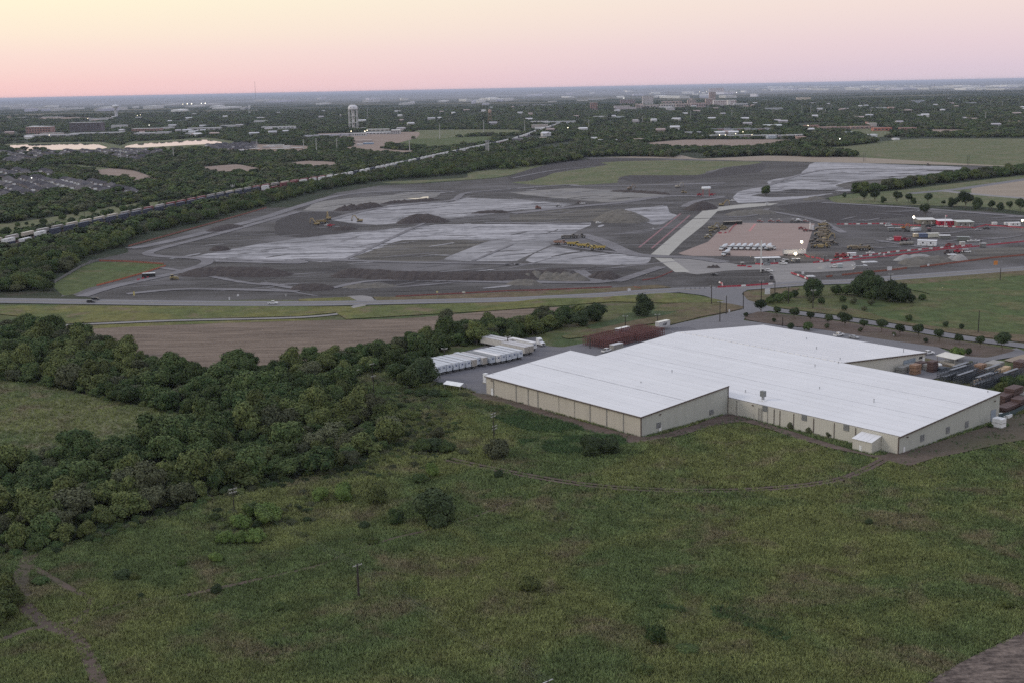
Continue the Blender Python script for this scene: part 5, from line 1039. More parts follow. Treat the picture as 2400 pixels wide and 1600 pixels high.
# centre left sheds of K3
for x0, x1, yt, yb, c, lb in [(170, 335, 405, 425, WH, 'white shed left of the long grey hall in the middle distance'), (330, 585, 402, 430, (.45, .46, .49), 'long grey hall in the middle distance'), (180, 330, 430, 470, (.42, .38, .36), 'brown walled shed under the white shed'), (212, 335, 462, 482, WH, 'small white building cluster below the long hall'), (720, 785, 556, 575, (.66, .72, .72), 'small lit white shed in the dark belt of trees'), (750, 880, 362, 375, WH, 'thin white roof in the trees of the middle distance'), (955, 1035, 368, 382, WH, 'thin pale roof right of another thin roof in the trees'), (255, 350, 555, 575, (.42, .33, .29), 'brown shed beside the railway bend'), (0, 100, 550, 610, (.16, .15, .17), 'dark loading building by the railway bend'),
                            (1130, 1220, 566, 590, (.38, .30, .26), 'brown barn above the far brown field'), (800, 970, 582, 596, (.42, .42, .44), 'low grey road shed above the far brown field'), (1600, 1740, 505, 525, (.45, .45, .47), 'pale yard building beyond the far brown field'), (40, 360, 255, 268, (.40, .38, .42), 'long brownish building in the distant trees'), (330, 410, 222, 233, WH, 'bright white roof in the distant trees'), (600, 700, 210, 222, WH, 'white sheds band of the distant town'), (700, 860, 200, 212, WH, 'second white sheds band of the distant town')]:
    bldg('K3', x0, x1, yt, yb, 24, c, lb, 'building', roof=tuple(min(.75, q * 1.2) for q in c))
for i in range(12): bldg('K3', 1750 + i * 78, 1750 + i * 78 + 66, 532 - i * 5 % 14, 562, 16, [(.34, .30, .32), (.45, .45, .48), (.38, .34, .34)][i % 3], f'low apartment block, {ORD[i]} from the left beyond the far brown field', 'apartment block', nx=4, nz=2, group='low apartment blocks beyond the far brown field')
for i in range(9): bldg('K3', 1830 + i * 62, 1830 + i * 62 + 54, 470 - (i % 3) * 5, 502, 14, [(.45, .5, .55), (.3, .2, .2), (.42, .42, .47)][i % 3], f'gabled row house, {ORD[i]} from the left behind the apartment blocks', 'row house', group='gabled row houses behind the apartment blocks', roof=(.28, .29, .33))
# right hand school and houses
for x0, x1, yt, yb, c, lb in [(340, 470, 435, 475, BR, 'brick building left of the school roofs'), (470, 640, 455, 482, (.42, .30, .26), 'long brick school wing'), (640, 760, 455, 480, (.36, .24, .21), 'second brick school wing'), (760, 970, 448, 478, (.40, .28, .24), 'third brick school wing'), (912, 925, 420, 455, (.40, .22, .18), 'slim brick school tower'), (930, 1000, 430, 460, (.5, .45, .43), 'pale gabled chapel beside the brick tower'), (970, 1140, 458, 498, (.42, .17, .13), 'bright red brick hall'), (1220, 1365, 462, 490, BR, 'red brick hall right of the bright red one'), (690, 785, 505, 528, (.66, .74, .8), 'small pale blue white shed below the school'), (915, 1005, 520, 560, (.66, .67, .68), 'white farm house with a dark gate at the pasture corner'), (1165, 1210, 566, 585, WH, 'tiny white shed at the pasture hedge'), (0, 130, 443, 462, (.66, .72, .76), 'pale blue white hall at the left of the school'), (1325, 1440, 205, 245, (.36, .38, .44), 'grey pyramid roofed arena in the distant trees'), (265, 392, 178, 215, (.55, .48, .40), 'cream apartment slab in the distant trees'), (355, 450, 235, 250, WH, 'white roofs right of the cream slab'), (0, 130, 292, 305, WH, 'thin white roofs at the left of the distant trees'), (915, 1090, 280, 292, WH, 'white roof row in the distant trees'), (1110, 1160, 272, 298, (.5, .35, .32), 'reddish white house in the distant trees'), (1770, 1830, 372, 385, WH, 'pale shed by the small tan field'), (1700, 1920, 236, 246, (.42, .44, .48), 'thin grey roof line in the distant trees'), (2190, 2352, 405, 425, (.45, .36, .30), 'tan hall at the right edge'), (270, 350, 545, 572, (.36, .24, .2), 'brown house at the brown field edge'), (0, 80, 535, 570, (.42, .45, .5), 'grey house at the left of the brown field edge')]:
    bldg('K4', x0, x1, yt, yb, 22, c, lb, 'building', nx=5 if x1 - x0 > 90 and yb > 440 else 0, nz=1, roof=tuple(min(.8, q * 1.15) for q in c))
# downtown
bldg('T1', 388, 535, 268, 385, 30, (.62, .58, .57), 'white office tower of the distant downtown', 'office tower', nx=3, nz=11, strip_w=True, wcol=(.22, .21, .23)); bldg('T1', 82, 285, 318, 378, 30, (.32, .25, .25), 'brown slab block left of the white office tower', nx=8, nz=4)
bldg('T1', 1308, 1395, 215, 330, 30, (.46, .35, .32), 'tall pinkish stepped tower of the downtown', 'tower', nx=5, nz=8); bldg('T1', 1258, 1365, 305, 395, 30, (.45, .34, .31), 'tan block in front of the pinkish tower', nx=5, nz=5); bldg('T1', 1010, 1125, 325, 395, 30, (.46, .37, .34), 'tan block with a small turret', nx=5, nz=4); bldg('T1', 1040, 1075, 296, 335, 15, (.46, .37, .34), 'small turret of the tan downtown block', 'turret')
bldg('T1', 1368, 1680, 325, 398, 40, (.62, .58, .58), 'white framed hospital block with dark bays', nx=13, nz=2, wcol=(.22, .12, .12)); bldg('T1', 1565, 1600, 325, 402, 42, (.64, .60, .60), 'white stair tower of the hospital block', 'tower')
for i, (x0, x1, yt, yb, c) in enumerate([(0, 215, 405, 440, (.5, .46, .46)), (300, 400, 378, 430, TN), (360, 620, 390, 428, (.5, .44, .42)), (660, 930, 340, 378, (.46, .36, .33)), (640, 850, 378, 418, (.55, .5, .48)), (850, 1060, 372, 420, TN), (1060, 1260, 365, 420, (.44, .33, .32)), (1650, 1840, 372, 408, (.55, .55, .57)), (620, 800, 415, 438, WH), (0, 300, 425, 452, (.45, .4, .42)), (20, 140, 552, 575, (.42, .45, .48)), (720, 830, 430, 470, (.5, .48, .5)), (2090, 2320, 435, 458, (.42, .44, .48)), (2060, 2310, 668, 692, (.62, .68, .72)), (1300, 1510, 160, 232, (.50, .44, .44)), (1600, 1740, 182, 235, (.48, .52, .52)), (1380, 1700, 205, 238, (.60, .58, .6))]):
    bldg('T1', x0, x1, yt, yb, 30, c, f'{["pale", "tan", "cream", "grey"][i % 4]} low downtown block, {ORD[i]} of the town centre', 'building', group='low blocks of the distant town centre', roof=tuple(min(.75, q * 1.15) for q in c), nx=6 if i < 8 else 0, nz=1)
bldg('K3', 720, 785, 240, 305, 25, BR, 'red brick mill tower left of the downtown', 'tower', nx=3, nz=3)
# pale sheds of the industrial belt along the horizon
fs = []
for i in range(150):
    x = rng.uniform(0, 2352); right_ = i % 2
    fr = ('K4', 'K4', 'K3', 'K4', 'K1', 'K2')[i % 6]
    y = {'K4': rng.uniform(88, 132) - x * .004, 'K3': rng.uniform(128, 200), 'K1': rng.uniform(185, 245), 'K2': rng.uniform(118, 190)}[fr]
    w_ = rng.uniform(40, 260) if fr == 'K4' else rng.uniform(16, 110)
    p = on(fr, x, y); m_ = mpp(p) * FR[fr][2] / 2352
    b = empty('far_warehouse', p, rng.uniform(-.2, .2), 'pale flat roofed shed of the industrial belt below the skyline', 'warehouse', 'pale sheds of the far industrial belt')
    w_ = w_ * m_; h_ = rng.uniform(12, 26); d_ = rng.uniform(150, 700); c = rng.uniform(.5, .78)
    MB().box(-w_ / 2, w_ / 2, 0, d_, 0, h_).build('wall', pm((round(c * .9, 1), round(c * .9, 1), round(c * .95, 1))), b); MB().box(-w_ / 2, w_ / 2, -1, d_, h_ + .01, h_ + 1).build('roof', pm((round(c, 1),) * 3), b); KEEP.append((p.x, p.y + d_ / 2, w_ * .5 + 15, d_ * .7 + 20, h_))

# ---------------------------------------------------------------- houses
def house_proto(i, wc, rc, w, d):
    h = empty('house', (0, 0, -60), 0, 'x', 'house'); MB().box(-w / 2, w / 2, -d / 2, d / 2, 0, 2.9).build('wall', pm(wc, .8), h); rh = 3.1; o = .6
    MB().add([(-w / 2 - o, -d / 2 - o, 2.8), (w / 2 + o, -d / 2 - o, 2.8), (w / 2 + o, d / 2 + o, 2.8), (-w / 2 - o, d / 2 + o, 2.8), (-w / 2 + d * .42, 0, 2.8 + rh), (w / 2 - d * .42, 0, 2.8 + rh)], [(3, 2, 1, 0), (0, 1, 5, 4), (1, 2, 5), (2, 3, 4, 5), (3, 0, 4)]).build('roof', pm(rc, .9), h)
    MB().box(-w * .3, -w * .3 + 4.6, -d / 2 - .12, -d / 2 - .01, 0, 2.2).build('garage_door', pm((.68, .68, .68)), h); MB().box(-w * .3 - .4, -w * .3 + 5, -d / 2 - 6.5, -d / 2 - .2, .02, .35).build('driveway', pm((.40, .39, .38)), h)
    for k in (.1, .3): MB().box(w * k - .7, w * k + .7, -d / 2 - .1, -d / 2 - .01, .9, 2.1).build('window', M['win'], h)
    return h
HP = [house_proto(i, wc, rc, w, d) for i, (wc, rc, w, d) in enumerate([((.34, .28, .26), (.055, .052, .060), 15, 11), ((.45, .43, .41), (.085, .08, .09), 14, 11), ((.30, .24, .22), (.045, .042, .05), 16, 11), ((.5, .48, .46), (.11, .10, .10), 13, 10)])]
used_hp = set(); nh = 0
for pl_, sp_, lab, grp in [(poly(('K1', [(-40, 870), (300, 850), (640, 870), (900, 895), (1200, 945), (1380, 975), (1330, 1000), (900, 985), (600, 965), (420, 985), (250, 1010), (0, 1040), (-40, 1100)])), 27, 'dark hip roofed house in the housing estate left beyond the railway', 'houses of the near estate'),
                           (poly(('K1', [(-40, 610), (250, 612), (600, 604), (1000, 594), (1500, 598), (1540, 640), (1330, 655), (1330, 715), (1150, 700), (900, 650), (700, 645), (480, 668), (330, 690), (80, 640), (-40, 640)])), 36, 'dark hip roofed house in the far estate below the ponds', 'houses of the far estate'),
                           (poly(('K1', [(60, 672), (200, 668), (260, 700), (200, 720), (80, 712)])), 22, 'dark hip roofed house on the corner below the far estate', 'houses of the far estate'),
                           (poly(('K1', [(0, 775), (300, 790), (520, 800), (560, 830), (300, 840), (0, 850)])), 30, 'house half hidden in trees between the two estates', 'houses between the estates'),
                           (poly(('K1', [(1880, 555), (2352, 535), (2352, 600), (2150, 605), (1900, 590)])), 26, 'pale house of the estate right of the second pond', 'houses right of the second pond')]:
    q = fill(pl_, sp_, .16); q = q[in_view(q)]
    for x, y in q:
        k = random.randrange(4)
        if k in used_hp: h = copy_tree(HP[k])
        else: h = HP[k]; used_hp.add(k)
        h.location = (x, y, gz(x, y)); h.rotation_euler = (0, 0, random.choice([0, 0, .2, 1.57, .4]) + random.uniform(-.1, .1))
        roofn = ['charcoal', 'grey', 'near black', 'brownish'][k]; side = 'left end' if x < -.36 * y else ('right end' if x > -.25 * y else 'middle')
        h['label'] = f'{roofn} {lab[5:]}, {side}'; h['group'] = grp; nh += 1; KEEP.append((x, y, 11, 12, 5))
# small white and grey town buildings showing through the trees
for i in range(125):
    y = random.choice([random.uniform(2900, 4400), random.uniform(3600, 7800), random.uniform(4500, 7800)]); x = random.uniform(-.43, .43) * y
    q = np.array([[x, y]])
    if not len(clear_of(q, BLOCK)) or not inside(np.array([tuple(p) for p in TOWN]), q)[0]: continue
    w_ = random.uniform(9, 20) * (1 + y / 8000); d_ = random.uniform(9, 14); h_ = random.uniform(6, 8.5); c = random.choice([(.6, .6, .62), (.5, .5, .53), (.42, .4, .42), (.66, .66, .68), (.4, .32, .3)])
    b = empty('town_house', (x, y, 0), random.uniform(-.6, .6), 'small pale roof showing among the trees of the town', 'house', 'roofs among the town trees')
    MB().box(-w_ / 2, w_ / 2, -d_ / 2, d_ / 2, 0, h_).build('wall', pm(tuple(round(v * .8, 2) for v in c)), b)
    MB().add([(-w_ / 2 - 1, -d_ / 2 - 1, h_), (w_ / 2 + 1, -d_ / 2 - 1, h_), (w_ / 2 + 1, d_ / 2 + 1, h_), (-w_ / 2 - 1, d_ / 2 + 1, h_), (-w_ / 2, 0, h_ + 3), (w_ / 2, 0, h_ + 3)], [(3, 2, 1, 0), (0, 1, 5, 4), (1, 2, 5), (2, 3, 4, 5), (3, 0, 4)]).build('roof', pm(c), b)
    KEEP.append((x, y, w_ * .5 + 4, 12, h_))
# the tree cover, cleared round the buildings
T = np.array(TOWN_PTS); ok = np.ones(len(T), bool)
for (kx, ky, kw, kd, kh) in KEEP:
    fr_ = max(kd, 9 * ky / 120 * .35 * .5)
    ok &= ~((np.abs(T[:, 0] - kx) < kw) & (T[:, 1] > ky - kd - (min(60, ky * .012) if ky < 3000 else ky * .03 * (1 + (ky > 5000)))) & (T[:, 1] < ky + kd))
T = T[ok]
scatter('town_trees', [(x, y, -.5) for x, y, r in T], np.stack([T[:, 2], T[:, 2], T[:, 2] * np.where(T[:, 1] > 4200, .55, .72)], 1), CC_FAR, 'endless dark tree cover over the town and creeks behind the site', 'trees')
# distant lights
M['lamp'] = plain('lit lamp', (1, .88, .62), emit=4.0); M['lampw'] = plain('lit white lamp', (1, .97, .88), emit=5.0)
def floodlight(fr, x, y, h, label, r=1.2, mt='lamp', group=None):
    p = on(fr, x, y); 
    hh = h; q = G(fr, x, y, h); q2 = Vector((q.x, q.y, gz(q.x, q.y)))
    e_ = empty('floodlight', q2, 0, label, 'floodlight', group); MB().tube((0, 0, 0), (0, 0, hh), max(.12, r * .12), n=6).build('pole', pm((.25, .25, .26)), e_)
    MB().lathe([(.05, hh - r), (r * .8, hh - r * .6), (r, hh), (r * .8, hh + r * .6), (.05, hh + r)], n=12).build('lamp_head', M[mt], e_); return q2
for i, (fr, x, y, r, m_) in enumerate([('Q2', 562, 1020, 2.2, 'lamp'), ('Q2', 980, 1025, 2.6, 'lamp'), ('Q2', 1050, 995, 2.0, 'lamp'), ('K3', 513, 470, 2.0, 'lamp'), ('K3', 1907, 538, 1.5, 'lamp'), ('K3', 1960, 538, 1.2, 'lamp'), ('K3', 2055, 526, 1.2, 'lamp'), ('K3', 2122, 508, 1.5, 'lamp'), ('K3', 2205, 536, 1.2, 'lamp'), ('K4', 368, 450, 1.8, 'lamp'), ('K4', 660, 572, 1.6, 'lampw'), ('K1', 806, 308, 2.5, 'lamp'), ('K1', 1290, 275, 3.5, 'lamp'), ('K1', 1262, 280, 2.5, 'lamp'), ('K1', 1370, 368, 1.8, 'lampw'), ('K1', 452, 460, 1.5, 'lamp'), ('K1', 290, 852, 1.1, 'lampw'), ('T1', 130, 298, 4, 'lampw'), ('T1', 586, 264, 4, 'lampw'), ('T1', 1172, 212, 5, 'lamp'), ('T1', 1050, 215, 5, 'lamp'), ('T1', 1560, 222, 5, 'lampw'), ('T1', 1685, 222, 5, 'lampw'), ('T1', 1440, 205, 5, 'lamp'), ('T1', 1270, 205, 5, 'lamp'), ('K1', 1720, 173, 10, 'lamp'), ('K1', 1760, 172, 10, 'lamp'), ('K1', 1850, 170, 10, 'lamp'), ('K1', 1886, 168, 10, 'lamp'), ('K1', 1680, 176, 7, 'lamp')]):
    floodlight(fr, x, y, 13, r=r * .55, mt=m_, group='lit lamps of the town', label=['small lit lamp on a pole in the evening town', 'bright lamp by the works under the domed water tower', 'stadium lamp glowing near the left horizon'][1 if i < 3 else (2 if i > 24 else 0)])
# ---------------------------------------------------------------- railway: tracks, well cars, stacked containers
def along(P, d):
    for a, b in zip(P, P[1:]):
        l = (b - a).length
        if d <= l: return a.lerp(b, d / l), math.atan2(b.y - a.y, b.x - a.x)
        d -= l
    return P[-1], math.atan2(P[-1].y - P[-2].y, P[-1].x - P[-2].x)
RP = [Vector(q) for q in strip_poly(RAIL, 0)[:len(strip_poly(RAIL, 0)) // 2]]
RLEN = sum((b - a).length for a, b in zip(RP, RP[1:]))
for d in (-9.5, -4.5, 4.5): 
    c = [Vector(q) for q in offset([tuple(q) for q in RP], d)]
    for s_ in (-.75, .75):
        cc = offset([tuple(q) for q in c], s_); m = MB()
        for a, b in zip(cc, cc[1:]): m.bar((a[0], a[1], .32), (b[0], b[1], .32), .16, .18)
        m.build('rail', pm((.16, .13, .12), .5))['kind'] = 'structure'
def well_car():
    c = empty('rail_car', (0, 0, -70), 0, 'x', 'rail car')
    MB().box(-9.2, 9.2, -1.45, -1.25, .75, 1.7).box(-9.2, 9.2, 1.25, 1.45, .75, 1.7).box(-9.2, 9.2, -1.24, 1.24, .6, .75).build('well_frame', pm((.10, .06, .055)), c)
    for s_ in (-1, 1):
        MB().box(s_ * 10.8 - 1.7, s_ * 10.8 + 1.7, -1.4, 1.4, 1.1, 1.7).build('end_platform', pm((.12, .07, .06)), c)
        w = MB()
        for dx in (-.9, .9):
            for dy in (-.75, .75): w.lathe([(.45, dy - .08), (.45, dy + .08)], (s_ * 10.8 + dx, 0, .5), 10, 'y')
        w.build('truck', M['black'], c)
    return c
CON = {}
def container(col, L=16.1):
    k = (col, L)
    if k not in CON:
        e_ = empty('container', (0, 0, -70), 0, 'x', 'container'); c = pm(col, .55); m = MB().box(-L / 2, L / 2, -1.28, 1.28, 0, 2.85)
        m.build('box', c, e_); ribs = MB()
        for i in range(14):
            x = -L / 2 + .7 + i * (L - 1.4) / 13
            for y in (-1.30, 1.30): ribs.box(x - .12, x + .12, y - .03, y + .03, .15, 2.7)
        r_ = ribs.build('ribs', c, e_); r_['kind'] = 'stuff'; MB().box(-L / 2 + .05, L / 2 - .05, -1.24, 1.24, 2.855, 2.93).build('roof', pm(tuple(min(.75, v * 1.35 + .10) for v in col), .6), e_)
        if col[0] > .5: MB().box(-1.8, 1.8, -1.36, -1.31, 1.3, 1.9).build('marking', pm((.30, .33, .30)), e_)
        CON[k] = e_; return e_
    return copy_tree(CON[k])
WC, NC, RC, BC, TC = (.66, .66, .66), (.035, .045, .075), (.17, .045, .05), (.12, .16, .24), (.40, .36, .30)
car0 = well_car(); first = True; PITCHC = 24.8
CN = {WC: 'white', NC: 'dark navy', RC: 'dark red', BC: 'blue grey', TC: 'tan'}
ncar = int((RLEN - 20) / PITCHC)
tr1 = [Vector(q) for q in offset([tuple(q) for q in RP], -4.5)]
d0 = next(d for d in range(0, 2000) if in_view(np.array([list(along(tr1, d)[0])]), .02)[0]) - 20
i = 0; d = d0
seq = {0: (NC, WC), 1: (WC, WC), 2: (WC, WC), 3: (NC, WC), 4: (WC, None), 5: (NC, WC)}
while d < RLEN - 20:
    p, a = along(tr1, d); f_ = (d - d0)
    if i in seq: lo_, hi_ = seq[i]
    elif i < 25: lo_, hi_ = NC, NC
    elif i == 25: lo_, hi_ = WC, WC
    elif i in (26, 27, 28): lo_, hi_ = RC, None if i == 26 else RC
    else: lo_, hi_ = random.choice([(WC, WC), (WC, WC), (NC, WC), (BC, WC), (RC, WC), (TC, WC), (NC, NC)])
    c = car0 if first else copy_tree(car0); first = False
    place(c, (p.x, p.y, .25), a, ('low red brown well car carrying %s containers on the near track' % CN[hi_ or lo_]), 'well cars of the near freight train')
    wh_ = 'at the left end of the near train' if i < 7 else ('in the long dark run of the near train' if i < 25 else ('in the middle of the near train' if i < 40 else 'far down the near train'))
    for z, col, lv in ((1.05, lo_, 'lower'), (3.95, hi_, 'upper')):
        if col is None: continue
        k = container(col); L_ = 16.1
        nm = ('%s, %s' % (ORD[i], wh_)) if i < 7 else wh_
        place(k, (p.x, p.y, .25 + z), a, f'{CN[col]} {lv} container, {nm}', 'containers on the near freight train')
    i += 1; d += PITCHC
# far train: rust and dark stacked loads beyond, seen over the first
tr2 = [Vector(q) for q in offset([tuple(q) for q in RP], 4.5)]; d = d0 - 6; i = 0
while d < RLEN - 60 and i < 34:
    p, a = along(tr2, d)
    k = container(random.choice([RC, TC, TC, (.22, .20, .19), (.30, .28, .27)]), 17.2); CNAME = 'tan or rust'
    place(k, (p.x, p.y, 4.2 + .25), a, 'dull upper container of the far freight train, showing above the near one', 'containers on the far freight train')
    c = copy_tree(car0); place(c, (p.x, p.y, .25), a, 'low well car on the far track, half hidden by the near train', 'well cars of the far freight train')
    i += 1; d += PITCHC
# parked vehicles rows at the rail yard bend
# ---------------------------------------------------------------- vehicles
def wheel(par, x, y, r=.38, w=.25):
    o = MB().lathe([(r, y - w / 2), (r, y + w / 2)], (x, 0, r), 12, 'y').build('wheel', M['black'], par)
    MB().lathe([(r * .5, y - w / 2 - .02), (r * .5, y + w / 2 + .02)], (x, 0, r), 8, 'y').build('rim', M['steel'], o); return o
VEH = {}
def vehicle(kind, col):
    k = (kind, col)
    if k in VEH: return copy_tree(VEH[k])
    nm = {'pickup': 'pickup_truck', 'suv': 'parked_suv', 'van': 'van', 'car': 'parked_car'}[kind]
    e_ = empty(nm, (0, 0, -70), 0, 'x', {'pickup': 'pickup truck', 'suv': 'suv', 'van': 'van', 'car': 'car'}[kind]); c = pm(col, .35)
    if kind == 'pickup': L, body, cab = 5.8, [(-2.9, .5), (2.8, .5), (2.9, .75), (2.85, 1.12), (1.45, 1.2), (-2.9, 1.2)], [(1.3, 1.2), (.75, 1.88), (-.85, 1.9), (-1.05, 1.2)]
    elif kind == 'suv': L, body, cab = 4.9, [(-2.4, .4), (2.4, .4), (2.45, .9), (1.35, 1.1), (-2.45, 1.1)], [(1.2, 1.1), (.55, 1.75), (-2.0, 1.75), (-2.35, 1.1)]
    elif kind == 'car': L, body, cab = 4.6, [(-2.3, .35), (2.3, .35), (2.3, .75), (1.2, .95), (-2.3, .98)], [(.95, .95), (.3, 1.42), (-1.1, 1.42), (-1.8, .97)]
    else: L, body, cab = 5.9, [(-2.9, .4), (2.9, .4), (2.95, 1.1), (2.2, 1.35), (-2.95, 1.35)], [(2.1, 1.35), (1.5, 2.45), (-2.9, 2.5), (-2.95, 1.35)]
    MB().prism(body, -.98, .98).build('body', c, e_)
    cb = MB().prism(cab, -.88, .88).build('cab', c, e_)
    x0, z0 = cab[0]; x1, z1 = cab[1]; x2, z2 = cab[2]; x3, z3 = cab[3]
    g = MB()
    g.add([(x0 + .03, -.8, z0 + .06), (x0 + .03, .8, z0 + .06), (x1 + .05, .75, z1 - .06), (x1 + .05, -.75, z1 - .06)], [(0, 1, 2, 3)])
    for s_ in (-1, 1): g.add([(x0 - .15, s_ * .893, z0 + .08), (x1, s_ * .893, z1 - .12), (x2 + .05, s_ * .893, z2 - .12), (x3 + .25, s_ * .893, z3 + .08)], [(0, 1, 2, 3)])
    g.add([(x3 - .02, -.8, z3 + .08), (x3 - .02, .8, z3 + .08), (x2 - .03, .75, z2 - .08), (x2 - .03, -.75, z2 - .08)], [(0, 1, 2, 3)])
    g.build('windows', M['darkgl'], e_)
    if kind == 'pickup': MB().box(-2.8, -1.15, -.82, .82, 1.201, 1.215).build('bed', M['black'], e_)
    for x in (-L * .32, L * .32):
        for y in (-.88, .88): wheel(e_, x, y)
    for y in (-.7, .7): MB().box(L / 2 - .05, L / 2 + .02, y - .2, y + .2, .75, .92).build('headlight', pm((.7, .7, .66), .2), e_)
    VEH[k] = e_; return e_
def head(fr, x0, y0, x1, y1, z=0): a = G(fr, x0, y0, z); b = G(fr, x1, y1, z); return math.atan2(b.y - a.y, b.x - a.x)
def car(kind, col, fr, x, y, rz, label, group=None): p = on(fr, x, y); return place(vehicle(kind, col), p, rz, label, group)
Wc, Kc, Sc, Rc = (.72, .72, .73), (.03, .03, .035), (.35, .36, .38), (.35, .03, .05)
TRL = {}
def trailer(col, L=16.2, rear=None, roof=None, skirt=False, text=None, dot=False):
    k = (col, L, rear, text, dot)
    if k in TRL: return copy_tree(TRL[k])
    e_ = empty('semitrailer', (0, 0, -70), 0, 'x', 'trailer')
    MB().box(-L / 2, L / 2, -1.3, 1.3, 1.15, 4.05).build('box', pm(col, .45), e_)
    MB().box(-L / 2 - .02, L / 2 + .02, -1.32, 1.32, 4.055, 4.12).build('roof', pm(roof or (.56, .57, .59), .5), e_)
    f = MB()
    for y in (-1.31, 1.31): f.box(-L / 2, L / 2, y - .03, y + .03, 3.93, 4.06).box(-L / 2, L / 2, y - .03, y + .03, 1.1, 1.3)
    f.build('rails', pm((.30, .30, .32)), e_)
    for y in (-.64, .64):
        dd = MB().box(-L / 2 - .06, -L / 2 - .01, y - .61, y + .61, 1.25, 3.95).build('rear_door', pm(rear or col, .45), e_); MB().box(-L / 2 - .1, -L / 2 - .061, y - .03, y + .03, 1.3, 3.9).build('lock_bar', M['steel'], dd)
    if rear is None or rear == col: MB().box(-L / 2 - .13, -L / 2 - .11, -.45, .35, 2.6, 3.3).build('emblem', pm((.12, .15, .25)), e_)
    MB().box(-L / 2 + .2, L / 2 - 2.5, -.5, .5, .85, 1.1).build('chassis', M['black'], e_); MB().box(-L / 2 + .02, -L / 2 + .1, -1.1, 1.1, .5, .65).build('bumper', M['steel'], e_)
    for x in (-L / 2 + 1.3, -L / 2 + 2.6):
        for y in (-1.0, 1.0): wheel(e_, x, y, .5, .5)
    for y in (-.8, .8): MB().box(L / 2 - 2.7, L / 2 - 2.5, y - .08, y + .08, .05, 1.15).build('landing_leg', M['steel'], e_)
    if dot: MB().lathe([(.75, -1.36), (.75, -1.34)], (-L / 2 + 2.2, 0, 2.75), 20, 'y').build('round_emblem', pm((.05, .06, .10)), e_); MB().box(-L / 2 + 4, -L / 2 + 6.8, -1.355, -1.335, 2.3, 2.9).build('lettering', pm((.30, .45, .62)), e_)
    if text:
        cu = bpy.data.curves.new('lettering', 'FONT'); cu.body = text; cu.size = 1.9; cu.shear = .3; cu.extrude = .01; cu.offset = .03; cu.align_x = 'CENTER'
        tmp = bpy.data.objects.new('tmp', cu); me_ = bpy.data.meshes.new_from_object(tmp); bpy.data.objects.remove(tmp); me_.materials.clear(); me_.materials.append(pm((.03, .03, .05)))
        o = link('lettering', me_, e_); o.location = (0, -1.35, 1.95); o.rotation_euler = (math.pi / 2, 0, 0)
    TRL[k] = e_; return e_
# parked trailer row
TD = head('N5', 1135, 465, 640, 355, 4.1)
tw_, tt_ = (.60, .64, .70), (.36, .33, .29)
rows_ = [(235, 748, 0), (318, 724, 0), (420, 706, 0), (545, 682, 0), (655, 660, 0), (775, 636, 0), (885, 620, 1), (968, 585, 0), (1075, 582, 1), (1215, 558, 2), (1322, 540, 3), (1415, 522, 0), (1520, 503, 0), (1615, 478, 0), (1728, 455, 0), (1838, 385, 1), (1928, 365, 1), (1985, 300, 3)]
desc = ['white', 'tan backed', 'grimy dark roofed', 'white roofed']
for i, (x, y, k) in enumerate(rows_):
    q = G('N5', x, y, 1.2); L = 12.2 if i < 2 else 16.2; dv = Vector((math.cos(TD), math.sin(TD), 0))
    col = [tw_, (.52, .50, .47), (.50, .54, .60), (.70, .70, .70)][k]; rf = [(.50, .52, .55), (.47, .46, .47), (.20, .21, .22), (.68, .67, .67)][k]
    t = trailer(col, L, tt_ if k == 1 else col, rf)
    if k == 1: t['rear'] = 1
    c = q + dv * (L / 2); place(t, (c.x, c.y, gz(q.x, q.y)), TD + math.pi * 0, f'{desc[k]} box trailer, {ORD[i]} from the left in the parked trailer row', 'box trailers parked beside the tree belt')
for i, (x, y) in enumerate([(1640, 345), (1545, 360)]):
    pass
for i, (x, y, k) in enumerate([(1585, 350, 1), (1690, 330, 1)]):
    q = G('N5', x - 40, y - 60, 1.2); t = trailer((.52, .50, .47), 16.2, tt_, (.47, .46, .47)); dv = Vector((math.cos(TD), math.sin(TD), 0)); c = q + dv * 12
    place(t, (c.x, c.y, gz(q.x, q.y)), TD, f'grey roofed box trailer in the rear rank behind the row, {["left", "right"][i]} one', 'box trailers parked beside the tree belt')
def tractor_unit(col, label, p, rz):
    e_ = empty('truck_tractor', p, rz, label, 'truck'); c = pm(col, .35)
    MB().prism([(-.6, .9), (1.6, .9), (1.6, 2.4), (1.2, 3.0), (.6, 3.6), (-.6, 3.7)], -1.15, 1.15).build('cab', c, e_)
    MB().prism([(1.6, .8), (3.6, .8), (3.55, 1.7), (1.6, 2.2)], -1.0, 1.0).build('hood', c, e_); MB().add([(1.66, -1.0, 2.25), (1.66, 1.0, 2.25), (1.3, .95, 2.95), (1.3, -.95, 2.95)], [(0, 1, 2, 3)]).build('windshield', M['darkgl'], e_)
    MB().box(3.56, 3.62, -.7, .7, .9, 1.6).build('grille', M['black'], e_); MB().box(-3.6, 3.4, -.45, .45, .7, .9).build('chassis', M['black'], e_); MB().box(3.5, 3.8, -1.1, 1.1, .45, .85).build('bumper', M['steel'], e_)
    for x in (2.7, -2.0, -3.2):
        for y in (-1.0, 1.0): wheel(e_, x, y, .5, .4)
    return e_
tractor_unit(Wc, 'white semi truck tractor parked at the right end of the trailer row', on('N5', 2062, 245), head('N5', 2010, 230, 2110, 255))
# the two trailers by the rust red racks
a_ = head('Q1', 1700, 215, 1995, 150, 4.0)
t = trailer((.50, .50, .50), 8.6, (.5, .5, .51), (.74, .72, .64), text='ABF'); p = on('Q1', 1850, 350); place(t, p, a_, 'short grey trailer with big black letters by the yard road')
t = trailer((.64, .72, .78), 9.0, (.18, .20, .23), (.76, .76, .72), dot=True); p = on('Q1', 850, 520); place(t, p, a_, 'short pale blue trailer with a round dark emblem behind the racks')
